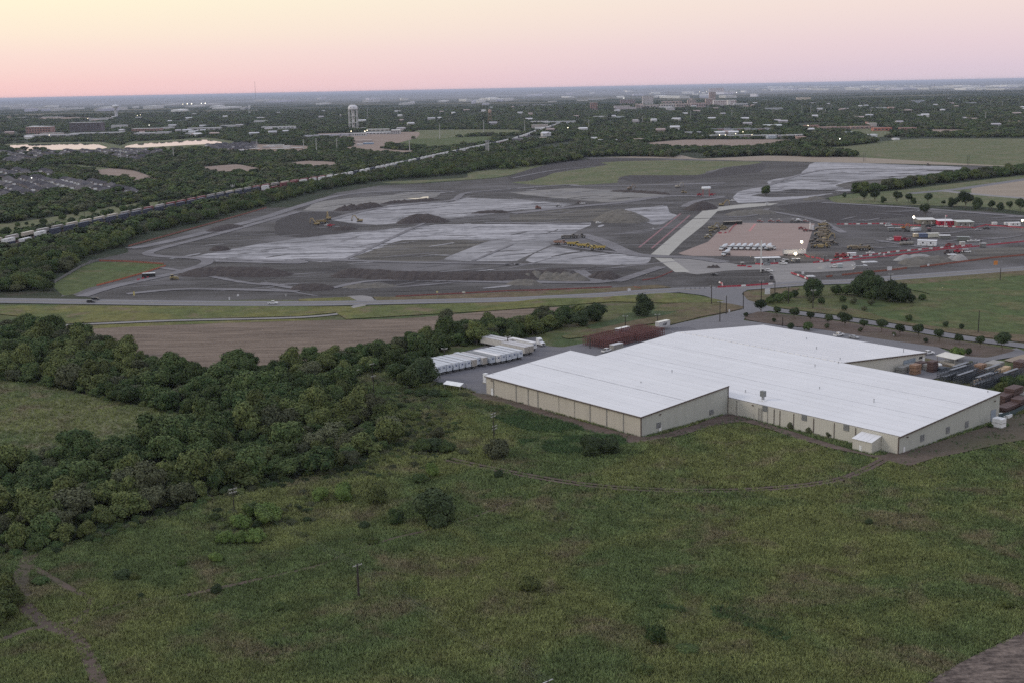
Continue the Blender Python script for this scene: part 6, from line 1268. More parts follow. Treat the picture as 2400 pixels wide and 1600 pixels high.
# rust red storage racks
RX = head('Q1', 350, 840, 1850, 480, 0)
rk = None; ga, gb = G('Q1', 330, 850), G('Q1', 1880, 520); nrow = 6
rack_len = (gb - ga).length; M['rust'] = plain('rust red primer steel', (.155, .065, .06), .7, var=.35, scale=.4)
def rack(L, H, D, n, mat, name, lv=4):
    e_ = empty(name, (0, 0, -70), 0, 'x', 'storage rack'); pmsh = MB().box(-.09, .09, -.09, .09, 0, H).mesh('post', M[mat]); r = random.Random(3)
    for i in range(n):
        for y in (-D / 2, D / 2): o = link('post', pmsh, e_); o.location = (-L / 2 + L * i / (n - 1), y, 0); o.scale = (1, 1, r.uniform(.8, 1.1))
    for k in range(lv):
        for y in (-D / 2, D / 2): o = MB().box(-L / 2, L / 2, y - .06, y + .06, H * (k + .6) / lv - .09, H * (k + .6) / lv + .09).build('beam', M[mat], e_)
    m = MB()
    for i in range(n):
        for k in range(lv): m.box(-L / 2 + L * i / (n - 1) - .06, -L / 2 + L * i / (n - 1) + .06, -D / 2, D / 2, H * (k + .6) / lv - .06, H * (k + .6) / lv + .06)
    o = m.build('cross_bars', M[mat], e_); o['kind'] = 'stuff'; return e_
nrm = Vector((-math.sin(RX), math.cos(RX), 0)); segs = 2
for r_ in range(nrow):
    for s_ in range(segs):
        k = rack(rack_len / segs * .92, 4.6, 1.5, 13, 'rust', 'steel_rack') if rk is None else copy_tree(rk); rk = rk or k
        c = ga.lerp(gb, (s_ + .5) / segs) + nrm * (r_ * 2.7 - 1)
        place(k, (c.x, c.y, gz(c.x, c.y)), RX, f'rust red empty rack, {ORD[r_]} row from the warehouse, {["left", "right"][s_]} half', 'rust red steel racks in the yard')
p = on('Q1', 450, 925); car('pickup', Wc, 'Q1', 450, 925, RX, 'white pickup half hidden behind the left roof corner'); simple('container_office', 'small grey white container behind the white roof edge', 'container', on('Q1', 690, 880), RX, [('body', MB().box(-3.4, 3.4, -1.3, 1.3, .1, 2.9), 'trimg'), ('roof', MB().box(-3.5, 3.5, -1.4, 1.4, 2.91, 3.05), 'seam')])
# ---------------------------------------------------------------- right hand pipe yard
CR_ = head('Q6', 720, 560, 1420, 330)
M['pipe'] = plain('pale steel pipe', (.26, .275, .30), .4, .5); M['lumber'] = plain('new lumber', (.46, .33, .20)); M['darkrack'] = plain('dark rack steel', (.06, .07, .085)); M['crate'] = plain('rusty crate', (.085, .05, .045)); M['box'] = plain('cardboard tan box', (.26, .155, .10))
rack2 = None
def prack(fr, x, y, label, s_=1.0, L=14):
    global rack2
    k = rack(14, 3.8, 1.8, 7, 'darkrack', 'pipe_rack', 4) if rack2 is None else copy_tree(rack2); rack2 = rack2 or k
    p = on(fr, x, y); place(k, p, CR_, label, 'dark pipe racks in the right yard'); k.scale = (s_, 1, 1); return p
def pipes(p, dz, label, n=5, L=12, mat='pipe'):
    e_ = empty('pipe_bundle', (p.x, p.y, p.z + dz), CR_ + random.uniform(-.03, .03), label, 'pipes', 'pipe bundles on the dark racks')
    me = MB().tube((-L / 2, 0, 0), (L / 2, 0, 0), .13, n=8).mesh('pipe', M[mat])
    for i in range(n): o = link('pipe', me, e_); o.location = (random.uniform(-.5, .5), (i - n / 2) * .24, .15)
for i, (x, y) in enumerate([(950, 500), (1130, 500), (1290, 420), (1170, 440), (1010, 560), (1230, 520), (1390, 480), (1250, 600), (1420, 560), (1600, 640), (1720, 560), (1830, 640), (1940, 590), (2090, 560), (2210, 530), (1750, 480), (1560, 700), (1690, 690)]):
    p = prack('Q6', x, y, f'dark upright pipe rack, {ORD[i]} in the right yard counting from the warehouse wall')
    if i % 3 != 2: pipes(p, 4.0 if i % 2 else 2.6, f'bundle of pale pipes on the {ORD[i]} dark rack of the right yard')
def stack(fr, x, y, w, d, h, mat, name, label, cat, rz=None, nx=3, nz=3):
    p = on(fr, x, y); e_ = empty(name, p, CR_ if rz is None else rz, label, cat); me = MB().box(-w / nx * .46, w / nx * .46, -d / 2, d / 2, 0, h / nz * .86).mesh('board_pack', M[mat])
    for i in range(nx):
        for k in range(nz): o = link('pack', me, e_); o.location = (-w / 2 + w * (i + .5) / nx, random.uniform(-.1, .1), h * k / nz + .05)
    return e_
for fr, x, y, w, d, h, mt, nm, lb, ct in [('Q6', 1540, 430, 5, 3, 4.2, 'box', 'crate_stack', 'orange brown crate stack beside the dark racks', 'crates'), ('Q6', 1910, 470, 5, 2.4, 3.0, 'lumber', 'lumber_stack', 'tan lumber stack left of the twin lumber packs', 'lumber'), ('Q6', 2010, 420, 5, 2.4, 2.8, 'lumber', 'lumber_stack', 'upper tan lumber pack by the gravel lane', 'lumber'), ('Q6', 2070, 450, 4.5, 2.2, 1.6, 'lumber', 'lumber_stack', 'low tan lumber pack by the gravel lane', 'lumber'),
                                        ('Q6', 1650, 590, 7, 2.6, 2.0, 'lumber', 'lumber_stack', 'long tan lumber pack between dark racks', 'lumber'), ('Q6', 1530, 640, 6, 2.6, 2.2, 'lumber', 'lumber_stack', 'tan lumber pack nearest the white roof edge', 'lumber'), ('Q6', 1800, 360, 8, 5, 3.4, 'trimg', 'crate_stack', 'grey crate stack by the yard lane', 'crates'), ('Q6', 2290, 380, 6, 4, 4.5, 'crate', 'crate_stack', 'dark brown crate stack at the right edge', 'crates'), ('Q6', 2260, 290, 5, 3, 2.4, 'crate', 'crate_stack', 'upper brown crate stack at the right edge', 'crates'),
                                        ('Q6', 450, 350, 5, 3.2, 3.0, 'crate', 'crate_stack', 'dark crate stack left of the white propane tank', 'crates'), ('Q6', 665, 405, 4.4, 3, 4.6, 'crate', 'crate_stack', 'tall dark crate stack right beside the white propane tank', 'crates'), ('Q6', 560, 365, 4, 3, 2.4, 'trimg', 'crate_stack', 'grey crate stack between two dark ones', 'crates'), ('Q6', 840, 395, 4.4, 3, 1.6, 'darkrack', 'crate_stack', 'low black crates near the picnic lawn', 'crates'), ('Q6', 930, 385, 2.4, 2, 1.3, 'darkrack', 'crate_stack', 'small black crate near the picnic lawn', 'crates'),
                                        ('Q6', 200, 400, 13, 3, 2.8, 'trimg', 'crate_stack', 'grey stack along the roof edge by the roller door', 'crates'), ('Q6', 350, 450, 4.5, 3, 4.2, 'box', 'crate_stack', 'orange brown netted stack by the roof edge', 'crates'),
                                        ('Q6', 2000, 1010, 9, 4, 4.6, 'crate', 'crate_stack', 'big red brown pallet stack behind the far warehouse corner', 'pallets'), ('Q6', 2150, 960, 8, 4, 6.2, 'crate', 'crate_stack', 'tall pallet stack with a tan top behind the corner', 'pallets'), ('Q6', 2050, 1130, 11, 4, 2.8, 'crate', 'crate_stack', 'dark low pallet stack by the fence', 'pallets'), ('Q6', 2260, 1060, 6, 4, 4.0, 'crate', 'crate_stack', 'pallet stack at the right edge by the blue fence', 'pallets'), ('Q6', 2180, 880, 5, 3, 1.2, 'lumber', 'lumber_stack', 'tan boards behind the tall pallet stack', 'lumber'), ('Q6', 2320, 950, 5, 4, 3.6, 'trimg', 'crate_stack', 'grey stack at the right edge of the yard', 'crates'), ('Q6', 1950, 1240, 4, 3, 1.3, 'white', 'crate_stack', 'white low pallets near the white tank', 'pallets'), ('Q6', 2040, 1250, 3, 2.4, 1.1, 'white', 'crate_stack', 'white small pallets by the fence end', 'pallets')]:
    stack(fr, x, y, w, d, h, mt, nm, lb, ct, nx=3, nz=max(2, int(h / 1.1)))
p = on('Q6', 750, 345); e_ = empty('propane_tank', p, TH, 'white horizontal propane tank between the crate stacks', 'tank'); MB().lathe([(.1, -2.3), (.6, -2.1), (.75, -1.6), (.75, 1.6), (.6, 2.1), (.1, 2.3)], (0, 0, 1.5), 14, 'x').build('tank', M['white'], e_, True); MB().box(-1.5, -1.2, -.5, .5, 0, .9).box(1.2, 1.5, -.5, .5, 0, .9).build('saddle', M['trimg'], e_)
p = on('M3', 1330, 600); e_ = empty('picnic_shelter', p, TH - .15, 'picnic shelter with a pale flat roof over a low stone wall', 'shelter')
for x, y in ((-4.6, -2.6), (4.6, -2.6), (4.6, 2.6), (-4.6, 2.6)): MB().box(x - .1, x + .1, y - .1, y + .1, 0, 2.9).build('post', M['trimg'], e_)
MB().add([(-5.2, -3.2, 2.7), (5.2, -3.2, 2.7), (5.2, 3.2, 3.5), (-5.2, 3.2, 3.5), (-5.2, -3.2, 2.86), (5.2, -3.2, 2.86), (5.2, 3.2, 3.66), (-5.2, 3.2, 3.66)], [(3, 2, 1, 0), (4, 5, 6, 7), (0, 1, 5, 4), (1, 2, 6, 5), (2, 3, 7, 6), (3, 0, 4, 7)]).build('roof', pm((.62, .60, .54)), e_); MB().box(-5.6, 5.6, -3.8, 3.8, .0, .14).build('slab', M['trimg'], e_); MB().box(-5.4, 5.4, -3.6, -3.4, .141, .9).build('low_wall', pm((.42, .38, .33)), e_)
car('pickup', Wc, 'Q6', 585, 95, TH + 1.2, 'white pickup parked at the back corner of the warehouse')
car('pickup', Wc, 'M2', 1075, 440, TH + 1.5, 'white pickup behind the far roof edge'); car('car', Sc, 'M2', 1180, 455, TH + .1, 'grey car behind the far roof edge')
# bushy fence at the right
fe = empty('chain_fence', on('Q6', 2120, 1250), 0, 'thin dark chain link fence curving by the pallet stacks', 'fence'); f0 = fe.location.copy(); pts_ = [G('Q6', *q) - f0 for q in ((1880, 1290), (2080, 1250), (2330, 1130), (2600, 950))]
for a, b in zip(pts_, pts_[1:]): MB().add([(a.x, a.y, 0), (b.x, b.y, 0), (b.x, b.y, 2), (a.x, a.y, 2)], [(0, 1, 2, 3)]).build('mesh_panel', pm((.05, .08, .09)), fe)
for q in pts_: MB().tube((q.x, q.y, 0), (q.x, q.y, 2.2), .06, n=6).build('post', M['steel'], fe)

# ---------------------------------------------------------------- poles and wires
M['wood'] = plain('weathered pole wood', (.035, .03, .027), .9)
def pole(fr, x, yb, yt, label, arms=1, lamp=False, r=.17, rz=0.0, col='wood', name='power_pole'):
    p = on(fr, x, yb); h = height_at(p, fr, x, yt); e_ = empty(name, p, rz, label, 'power pole' if not lamp else 'light pole'); MB().tube((0, 0, 0), (0, 0, h), r, r * .7, 8).build('pole', M[col], e_)
    for k in range(arms):
        ar = MB().bar((-1.3, 0, h - .35 - k * 1.0), (1.3, 0, h - .35 - k * 1.0), .14, .14).build('cross_arm', pm((.38, .37, .35)), e_)
        for q in (-1.15, -.5, .5, 1.15): MB().tube((q, 0, h - .28 - k), (q, 0, h - .05 - k), .06, n=6).build('insulator', pm((.5, .5, .5)), ar)
    if lamp:
        for s_ in (-1, 1): MB().bar((0, 0, h), (s_ * 1.1, 0, h + .1), .1, .1).box(s_ * 1.1 - .35, s_ * 1.1 + .35, -.2, .2, h, h + .2).build('lamp_head', pm((.45, .45, .44)), e_)
    return p, h
A1 = pole('N1', 1435, 525, 372, 'power pole against the dark wood with white crossarms', 2, rz=.7); A2 = pole('N1', 2198, 1045, 838, 'lone thin black power pole in the open meadow', 1, rz=.7, r=.30)
q3 = G('N2', 1265, 1552, 8.5); A3p = Vector((q3.x, q3.y, 0)); e_ = empty('power_pole', A3p, .7, 'power pole whose crossarm just reaches the bottom edge of the picture', 'power pole'); MB().tube((0, 0, 0), (0, 0, 8.6), .16, .12, 8).build('pole', M['wood'], e_); MB().bar((-1.3, 0, 8.4), (1.3, 0, 8.4), .14, .14).build('cross_arm', pm((.5, .5, .5)), e_)
B1 = pole('M1', 750, 1180, 965, 'left pole of the double power pole in the rough grass', 2, rz=.9); B2 = pole('M1', 760, 1165, 1070, 'short right pole of the double power pole in the rough grass', 2, rz=.9, r=.14)
C1 = pole('N4', 1135, 195, 52, 'power pole at the end of the wood, left of two', 1, rz=.9); C2 = pole('N4', 1265, 265, 98, 'power pole at the end of the wood, right of two', 1, rz=.9); C3 = pole('N4', 1256, 160, 2, 'power pole behind the right one at the end of the wood', 1, rz=.9)
def wire(a, ha, b, hb, off, sag, label):
    n = 14; m = MB(); d = (Vector((b.x, b.y, 0)) - Vector((a.x, a.y, 0))).normalized(); nn = Vector((-d.y, d.x, 0)) * off
    P = [Vector((a.x, a.y, ha)).lerp(Vector((b.x, b.y, hb)), i / n) + nn - Vector((0, 0, sag * 4 * (i / n) * (1 - i / n))) for i in range(n + 1)]
    for u_, v_ in zip(P, P[1:]): m.tube(u_, v_, .011, n=4)
    o = m.build('power_wire', pm((.16, .165, .165))); tag(o, label, 'wire', 'overhead wires of the meadow'); return o
for k, off in enumerate((-1.15, -.4, .4, 1.15)):
    wire(A1[0], A1[1] - .1, A2[0], A2[1], off, 1.6, 'pale overhead wire from the wood pole to the lone meadow pole'); wire(A2[0], A2[1], A3p, 8.5, off, 1.2, 'faint overhead wire from the lone pole to the bottom edge')
for off in (-1, 1): wire(C1[0], C1[1], C2[0], C2[1], off, .8, 'wire between the two poles at the end of the wood'); wire(C2[0], C2[1], B1[0], B1[1], off, 1.5, 'wire from the end of the wood to the double pole')
for i, (fr, x, yb, yt, am, lm, lb) in enumerate([('M2', 198, 218, 92, 1, False, 'tall power pole left of the junction, by the verge'), ('M2', 300, 288, 162, 1, False, 'power pole left of the drive, second from the junction'), ('M2', 417, 255, 135, 0, False, 'bare pole at the drive mouth'), ('M2', 541, 195, 62, 1, True, 'tall pole with lamp beside the white sign'), ('M2', 634, 178, 60, 0, False, 'bare tall pole right of the white sign'), ('M2', 728, 212, 98, 1, False, 'power pole above the shrubs by the drive'), ('M2', 897, 250, 125, 1, True, 'lamp pole in front of the rough pasture'), ('M2', 1431, 82, 8, 1, True, 'lamp pole behind the big dark clump'), ('M2', 2187, 52, -30, 0, False, 'bare pole at the far roadside on the right'), ('M2', 2036, 412, 265, 0, False, 'bare black pole in the right pasture above the oaks'), ('M2', 256, 340, 205, 0, True, 'thin light pole at the yard entrance'),
                                            ('M4', 680, 420, 245, 0, True, 'light pole behind the rust red racks, left'), ('M4', 1122, 420, 222, 0, True, 'light pole behind the rust red racks, right'), ('M4', 193, 690, 540, 0, False, 'short dark pole at the left end of the racks'), ('N5', 332, 545, 300, 1, True, 'dark light pole standing among the left trailers'), ('N5', 1493, 325, 85, 1, True, 'dark light pole standing among the right trailers'), ('M2', 688, 372, 308, 0, False, 'short pale post above the roof peak'),
                                            ('K4', 876, 782, 695, 1, False, 'left of a pair of thin poles on the tan strip'), ('K4', 890, 780, 698, 1, False, 'right of a pair of thin poles on the tan strip'), ('K4', 1831, 815, 720, 1, False, 'left of a pair of thin poles at the far pasture edge'), ('K4', 1845, 812, 722, 1, False, 'right of a pair of thin poles at the far pasture edge'), ('K1', 780, 1240, 1140, 0, False, 'thin dark pole in the scrub field'), ('L2', 1755, 770, 660, 0, True, 'dark lamp pole by the long red barrier'), ('Q7', 1125, 990, 890, 0, True, 'dark lamp pole where the red barriers converge')]):
    pole(fr, x, yb, yt, lb, am, lm, r=.27)
# ---------------------------------------------------------------- construction plant
CATY, CATD = (.30, .23, .11), (.215, .175, .12)
M['track_'] = plain('muddy crawler track', (.06, .055, .05))
PL = {}
def plant(kind, col=CATY):
    k = (kind, col)
    if k in PL: return copy_tree(PL[k])
    c = pm(col, .5); e_ = empty(kind, (0, 0, -70), 0, 'x', {'excavator': 'excavator', 'dump_truck': 'dump truck', 'bulldozer': 'bulldozer', 'roller': 'roller', 'scraper_tractor': 'scraper', 'mixer_truck': 'mixer truck', 'motor_grader': 'grader', 'telehandler': 'telehandler'}[kind])
    if kind == 'excavator':
        for y in (-1.25, 1.25): MB().prism([(-2.2, .3), (-1.9, 0), (1.9, 0), (2.2, .3), (2.2, .7), (1.9, 1.0), (-1.9, 1.0), (-2.2, .7)], y - .35, y + .35).build('track', M['track_'], e_)
        MB().prism([(-2.7, 1.15), (1.5, 1.15), (1.5, 1.7), (-.2, 2.2), (-2.4, 2.4), (-2.8, 1.9)], -1.4, 1.4).build('body', c, e_)
        cb = MB().prism([(.1, 1.7), (1.6, 1.7), (1.5, 3.1), (.1, 3.2)], .35, 1.4).build('cab', c, e_); MB().prism([(.2, 2.1), (1.64, 2.1), (1.54, 3.0), (.2, 3.05)], .32, 1.43).build('window', M['darkgl'], cb)
        MB().bar((1.2, -.2, 1.8), (3.9, -.2, 5.6), .45, .75).bar((3.9, -.2, 5.6), (6.0, -.2, 5.2), .4, .6).build('boom', c, e_); MB().bar((6.0, -.2, 5.3), (6.7, -.2, 2.0), .35, .5).build('stick', c, e_)
        MB().prism([(6.3, 2.0), (7.2, 2.0), (7.3, 1.2), (6.5, .7), (5.8, 1.2)], -.9, .5).build('bucket', pm((.10, .09, .08)), e_)
    elif kind in ('dump_truck', 'scraper_tractor'):
        MB().prism([(1.2, 1.0), (4.6, 1.0), (4.7, 1.7), (3.3, 2.1), (1.2, 2.2)], -1.25, 1.25).build('hood', c, e_); cb = MB().prism([(1.2, 2.2), (2.9, 2.15), (2.6, 3.3), (1.2, 3.35)], -.85, .85).build('cab', c, e_); MB().prism([(1.35, 2.4), (2.92, 2.4), (2.66, 3.15), (1.35, 3.2)], -.88, .88).build('window', M['darkgl'], cb)
        if kind == 'dump_truck': MB().prism([(-5.2, 2.2), (-4.6, 1.4), (.3, 1.4), (.9, 2.4), (1.0, 3.1), (-5.3, 2.9)], -1.5, 1.5).build('dump_body', c, e_); MB().box(-4.9, .5, -1.25, 1.25, 3.0, 3.12).build('load_floor', pm((.12, .10, .09)), e_); ws = (3.2, -1.6, -3.5)
        else: MB().prism([(-5.6, .7), (-1.0, .5), (-.6, 2.6), (-5.2, 2.8)], -1.5, 1.5).build('scraper_bowl', c, e_); MB().bar((-.8, 0, 2.2), (1.4, 0, 2.0), .8, .5).build('gooseneck', c, e_); MB().prism([(-7.2, 1.0), (-5.7, 1.0), (-5.6, 2.4), (-7.0, 2.3)], -1.1, 1.1).build('rear_engine', c, e_); ws = (3.0, -5.9)
        for x in ws:
            for y in (-1.35, 1.35): wheel(e_, x, y, .95, .7)
    elif kind == 'bulldozer':
        for y in (-1.1, 1.1): MB().prism([(-1.9, .35), (-1.6, 0), (1.6, 0), (1.9, .3), (1.3, 1.15), (-1.3, 1.3)], y - .3, y + .3).build('track', M['track_'], e_)
        MB().prism([(-1.9, .9), (2.0, .9), (2.0, 1.9), (-.2, 2.0), (-1.9, 1.7)], -.75, .75).build('body', c, e_); cb = MB().box(-1.4, .2, -.75, .75, 2.0, 3.1).build('cab', c, e_); MB().box(-1.43, .23, -.78, .78, 2.2, 2.9).build('window', M['darkgl'], cb)
        MB().prism([(2.7, .05), (2.9, .05), (2.75, .6), (2.9, 1.4), (2.6, 1.4), (2.5, .6)], -1.9, 1.9).build('blade', c, e_); MB().bar((0, -1.45, .6), (2.6, -1.45, .6), .2, .25).bar((0, 1.45, .6), (2.6, 1.45, .6), .2, .25).build('push_arm', c, e_)
    elif kind == 'roller':
        MB().lathe([(.78, -1.1), (.78, 1.1)], (1.7, 0, .78), 18, 'y').build('drum', M['steel'], e_); MB().box(.7, 2.7, -1.25, -1.1, .6, 1.0).box(.7, 2.7, 1.1, 1.25, .6, 1.0).build('drum_frame', c, e_)
        MB().prism([(-2.6, .8), (.6, .8), (.6, 1.5), (-1.0, 1.7), (-2.6, 1.7)], -.95, .95).build('body', c, e_); MB().box(-1.3, .6, -.95, .95, 2.75, 2.9).build('canopy', pm((.55, .53, .48)), e_); m = MB()
        for x, y in ((-1.2, -.85), (.5, -.85), (.5, .85), (-1.2, .85)): m.box(x - .05, x + .05, y - .05, y + .05, 1.5, 2.75)
        m.build('canopy_posts', M['track_'], e_)
        for y in (-.85, .85): wheel(e_, -1.7, y, .75, .5)
    elif kind == 'mixer_truck':
        MB().box(-4.6, 3.2, -.5, .5, .85, 1.15).build('chassis', M['black'], e_); cb = MB().prism([(2.2, .9), (4.4, .9), (4.35, 1.7), (3.6, 1.95), (3.3, 2.75), (2.2, 2.85)], -1.1, 1.1).build('cab', c, e_); MB().prism([(2.5, 1.95), (3.66, 1.95), (3.36, 2.65), (2.5, 2.7)], -1.12, 1.12).build('window', M['darkgl'], cb)
        dr = MB().lathe([(.5, -3.1), (.9, -2.7), (1.2, -1.2), (1.2, .3), (.8, 1.9), (.35, 2.0)], (0, 0, 0), 18, 'x').build('drum', c, e_, True); dr.location = (-.9, 0, 2.55); dr.rotation_euler = (0, .17, 0)
        MB().prism([(-4.6, 2.6), (-3.9, 2.6), (-3.7, 3.9), (-4.5, 3.9)], -.5, .5).build('hopper', c, e_); MB().bar((-4.3, 0, 2.4), (-5.3, 0, 1.5), .5, .2).build('chute', M['steel'], e_); MB().lathe([(.3, -1.2), (.3, .0)], (1.7, 0, 2.6), 10, 'y').build('water_drum', M['steel'], e_)
        for x in (3.3, -1.9, -3.1):
            for y in (-1.0, 1.0): wheel(e_, x, y, .52, .45)
    elif kind == 'motor_grader':
        MB().bar((-1, 0, 1.6), (4.2, 0, 1.5), .35, .35).build('frame', c, e_); MB().prism([(-4.2, .9), (-.9, .9), (-.9, 2.1), (-4.2, 1.9)], -.8, .8).build('engine', c, e_); cb = MB().box(-.9, .8, -.8, .8, 1.8, 3.2).build('cab', c, e_); MB().box(-.93, .83, -.83, .83, 2.1, 3.0).build('window', M['darkgl'], cb); bl = MB().box(1.5, 1.7, -1.9, 1.9, .15, .8).build('blade', M['steel'], e_); bl.rotation_euler = (0, 0, .1)
        for x in (4.2, -1.7, -3.3):
            for y in (-1.05, 1.05): wheel(e_, x, y, .7, .4)
    else:
        MB().prism([(-2.4, .7), (2.0, .7), (2.0, 1.5), (-2.4, 1.8)], -1.0, 1.0).build('body', c, e_); cb = MB().box(-.8, .7, .1, 1.0, 1.5, 2.6).build('cab', c, e_); MB().box(-.83, .73, .07, 1.03, 1.8, 2.5).build('window', M['darkgl'], cb); MB().bar((-2.2, -.5, 2.0), (3.6, -.5, 1.9), .35, .4).build('boom', c, e_); MB().box(3.6, 3.8, -1.1, .1, .6, 1.7).build('fork', M['black'], e_)
        for x in (-1.6, 1.5):
            for y in (-1.0, 1.0): wheel(e_, x, y, .65, .4)
    PL[k] = e_; return e_
def put(kind, fr, x, y, rz, label, col=CATY, s=1.12, group=None): p = on(fr, x, y); return place(plant(kind, col), p, rz, label, group, s)
put('excavator', 'L4', 672, 570, 3.0, 'yellow excavator with raised arm alone left of the pale soil'); put('excavator', 'L4', 330, 545, 1.9, 'yellow excavator with its boom up at the dark cut', s=1.3); put('dump_truck', 'L4', 265, 585, .5, 'yellow dump truck waiting under the raised excavator boom'); put('excavator', 'L4', 195, 605, 2.6, 'leftmost yellow excavator of the group at the dark cut'); car('pickup', Wc, 'L4', 318, 612, .2, 'white pickup beside the excavators at the dark cut'); put('telehandler', 'L4', 350, 625, .2, 'small red machine beside the excavators at the dark cut', Rc)
for i, (x, y, rz) in enumerate([(1055, 960, -.35), (1300, 1000, -.35), (1570, 1055, 2.9)]): put('dump_truck', 'Q5', x, y, rz, ['leftmost yellow hauler of the three in line on the haul road', 'middle yellow hauler of the three in line', 'rightmost yellow hauler, facing the other way'][i], (.42, .32, .09), 1.15, 'yellow haulers in line on the graded site')
put('dump_truck', 'Q5', 735, 930, -.1, 'orange tan tractor with black wheels left of the yellow haulers', (.33, .20, .15), 1.1); put('scraper_tractor', 'Q5', 960, 780, .1, 'dark scraper left of two behind the yellow haulers', (.15, .14, .13)); put('scraper_tractor', 'Q5', 1150, 770, .1, 'dark scraper right of two behind the yellow haulers', (.15, .14, .13))
put('bulldozer', 'Q5', 195, 100, .3, 'small orange dozer on the pale strip', (.25, .09, .06)); put('roller', 'Q5', 680, 55, .1, 'small grey roller at the haul road edge', (.15, .15, .15)); car('pickup', Wc, 'L3', 775, 465, .05, 'white pickup on the haul road by a red marker'); put('telehandler', 'L3', 740, 462, .05, 'dark loader beside the white pickup on the haul road', (.15, .12, .12))
car('suv', Wc, 'Q5', 1595, 440, .2, 'white suv on the haul road below the brown mound')
put('excavator', 'L3', 1300, 305, .5, 'grey brown excavator by the long dark spoil ridge', (.22, .17, .13)); put('excavator', 'L3', 1830, 285, .4, 'pale excavator with its arm out in the upper site', (.38, .35, .30)); put('bulldozer', 'L3', 1890, 345, .4, 'small tan dozer on the low brown mound', (.30, .24, .15)); put('excavator', 'L1', 540, 200, -.1, 'yellow excavator beyond the bend of the pale road'); car('pickup', Wc, 'L1', 685, 130, .2, 'white pickup beyond the bend of the pale road'); put('bulldozer', 'K4', 1470, 820, .3, 'small dark dozer at the far edge of the pale ground', (.12, .10, .08))
put('bulldozer', 'L5', 1365, 525, .4, 'yellow dozer near the dark berm at the left', (.33, .27, .14)); 
# elevated white water tank
p = on('L3', 2140, 385); e_ = empty('water_tank', p, .1, 'white water tank on red legs at the head of the site', 'tank'); h = height_at(p, 'L3', 2150, 275)
MB().lathe([(.3, -5.2), (1.6, -4.8), (1.75, -4), (1.75, 4), (1.6, 4.8), (.3, 5.2)], (0, 0, h - 1.75), 16, 'x').build('tank', M['white'], e_, True)
for x in (-3.5, 3.5):
    for y in (-1.3, 1.3): MB().bar((x, y, 0), (x, y * .8, h - 2.5), .3, .3).build('leg', pm((.35, .08, .08)), e_)
for x in (-9, 8): put('telehandler', 'L3', 2140 + x * 8, 378, .1, 'red loader under the white water tank, %s side' % ('left' if x < 0 else 'right'), Rc)
# machine row beside the peach pad
kinds = ['scraper_tractor', 'dump_truck', 'dump_truck', 'excavator', 'bulldozer', 'dump_truck', 'motor_grader', 'scraper_tractor', 'dump_truck', 'bulldozer', 'scraper_tractor', 'motor_grader', 'dump_truck', 'roller']
for i, (x, y) in enumerate([(1110, 745), (1210, 690), (1110, 660), (1150, 620), (1080, 600), (1120, 575), (1170, 545), (1100, 530), (1130, 500), (1140, 465), (1110, 440), (1150, 415), (1120, 385), (1130, 345)]):
    put(kinds[i], 'Q7', x, y, .05 + random.uniform(-.1, .1), f'dusty yellow {kinds[i].replace("_", " ")}, {ORD[i]} from the front of the parked machine column', CATD if i % 3 else CATY, 1.02, 'column of parked earthmoving machines')
put('scraper_tractor', 'Q7', 1700, 770, .1, 'tan scraper parked alone in the machine yard, left one', CATD); put('dump_truck', 'Q7', 1830, 790, .1, 'tan dump truck in the machine yard, right of the scraper', CATD)
for i, (x, y) in enumerate([(990, 745), (990, 700), (960, 650), (1240, 705)]): put('motor_grader', 'Q7', x, y, .1, f'dark machine beside the front of the machine column, {["nearest left", "second left", "third left", "right side"][i]}', (.12, .10, .08))
for i, (x, y) in enumerate([(345, 640), (370, 620), (430, 555), (470, 510), (550, 500), (560, 530), (400, 520)]): put(['roller', 'bulldozer', 'motor_grader', 'roller', 'bulldozer', 'telehandler', 'excavator'][i], 'L1', x, y, random.uniform(0, 3), f'olive yellow machine left of the peach pad, {ORD[i]} from the front', (.24, .20, .11), 1.0, 'machines along the left edge of the peach pad')
for i, (x, y) in enumerate([(645, 455), (730, 450)]): simple('shipping_container', f'black container at the upper left corner of the peach pad, {["left", "right"][i]} one', 'container', on('L1', x, y), .1, [('body', MB().box(-5.5, 5.5, -1.3, 1.3, 0, 2.7), 'black'), ('roof', MB().box(-5.5, 5.5, -1.3, 1.3, 2.71, 2.8), 'darkgl')])
# concrete mixers
for i, (x, y, rz) in enumerate([(470, 395, .9), (625, 385, 1.0), (745, 385, 1.0), (860, 385, 1.0), (985, 385, 1.0), (1110, 390, 1.0), (1235, 390, 1.0), (1350, 385, 1.0), (1400, 400, -2.4), (520, 505, .9)]):
    t = put('mixer_truck', 'Q4', x, y, rz + math.pi, None or f'white concrete mixer truck, {ORD[i]} from the left in the row on the peach pad' if i < 8 else ['white mixer truck turned the other way at the right end of the row', 'white mixer truck parked in front of the row at its left end'][i - 8], (.60, .63, .66), 1.12, 'concrete mixer trucks on the peach pad')
t = trailer((.66, .66, .66), 16.2, (.3, .3, .3), (.15, .15, .16)); place(t, on('Q4', 1860, 495), .06, 'white box trailer beside the work light on the peach pad')
p = floodlight('Q4', 2008, 235, 9.0, 'tall work light glowing behind the white box trailer', .95, 'lamp'); p2 = floodlight('Q4', 1885, 465, 2.2, 'low work light glowing in front of the white box trailer', 1.1, 'lamp')
p3 = floodlight('K4', 1340, 1293, 7.0, 'work light glowing left of the tan site offices', .95, 'lampw'); p4 = floodlight('Q3', 2325, 203, 7.0, 'work light glowing at the right edge above the white trailers', .9, 'lamp')
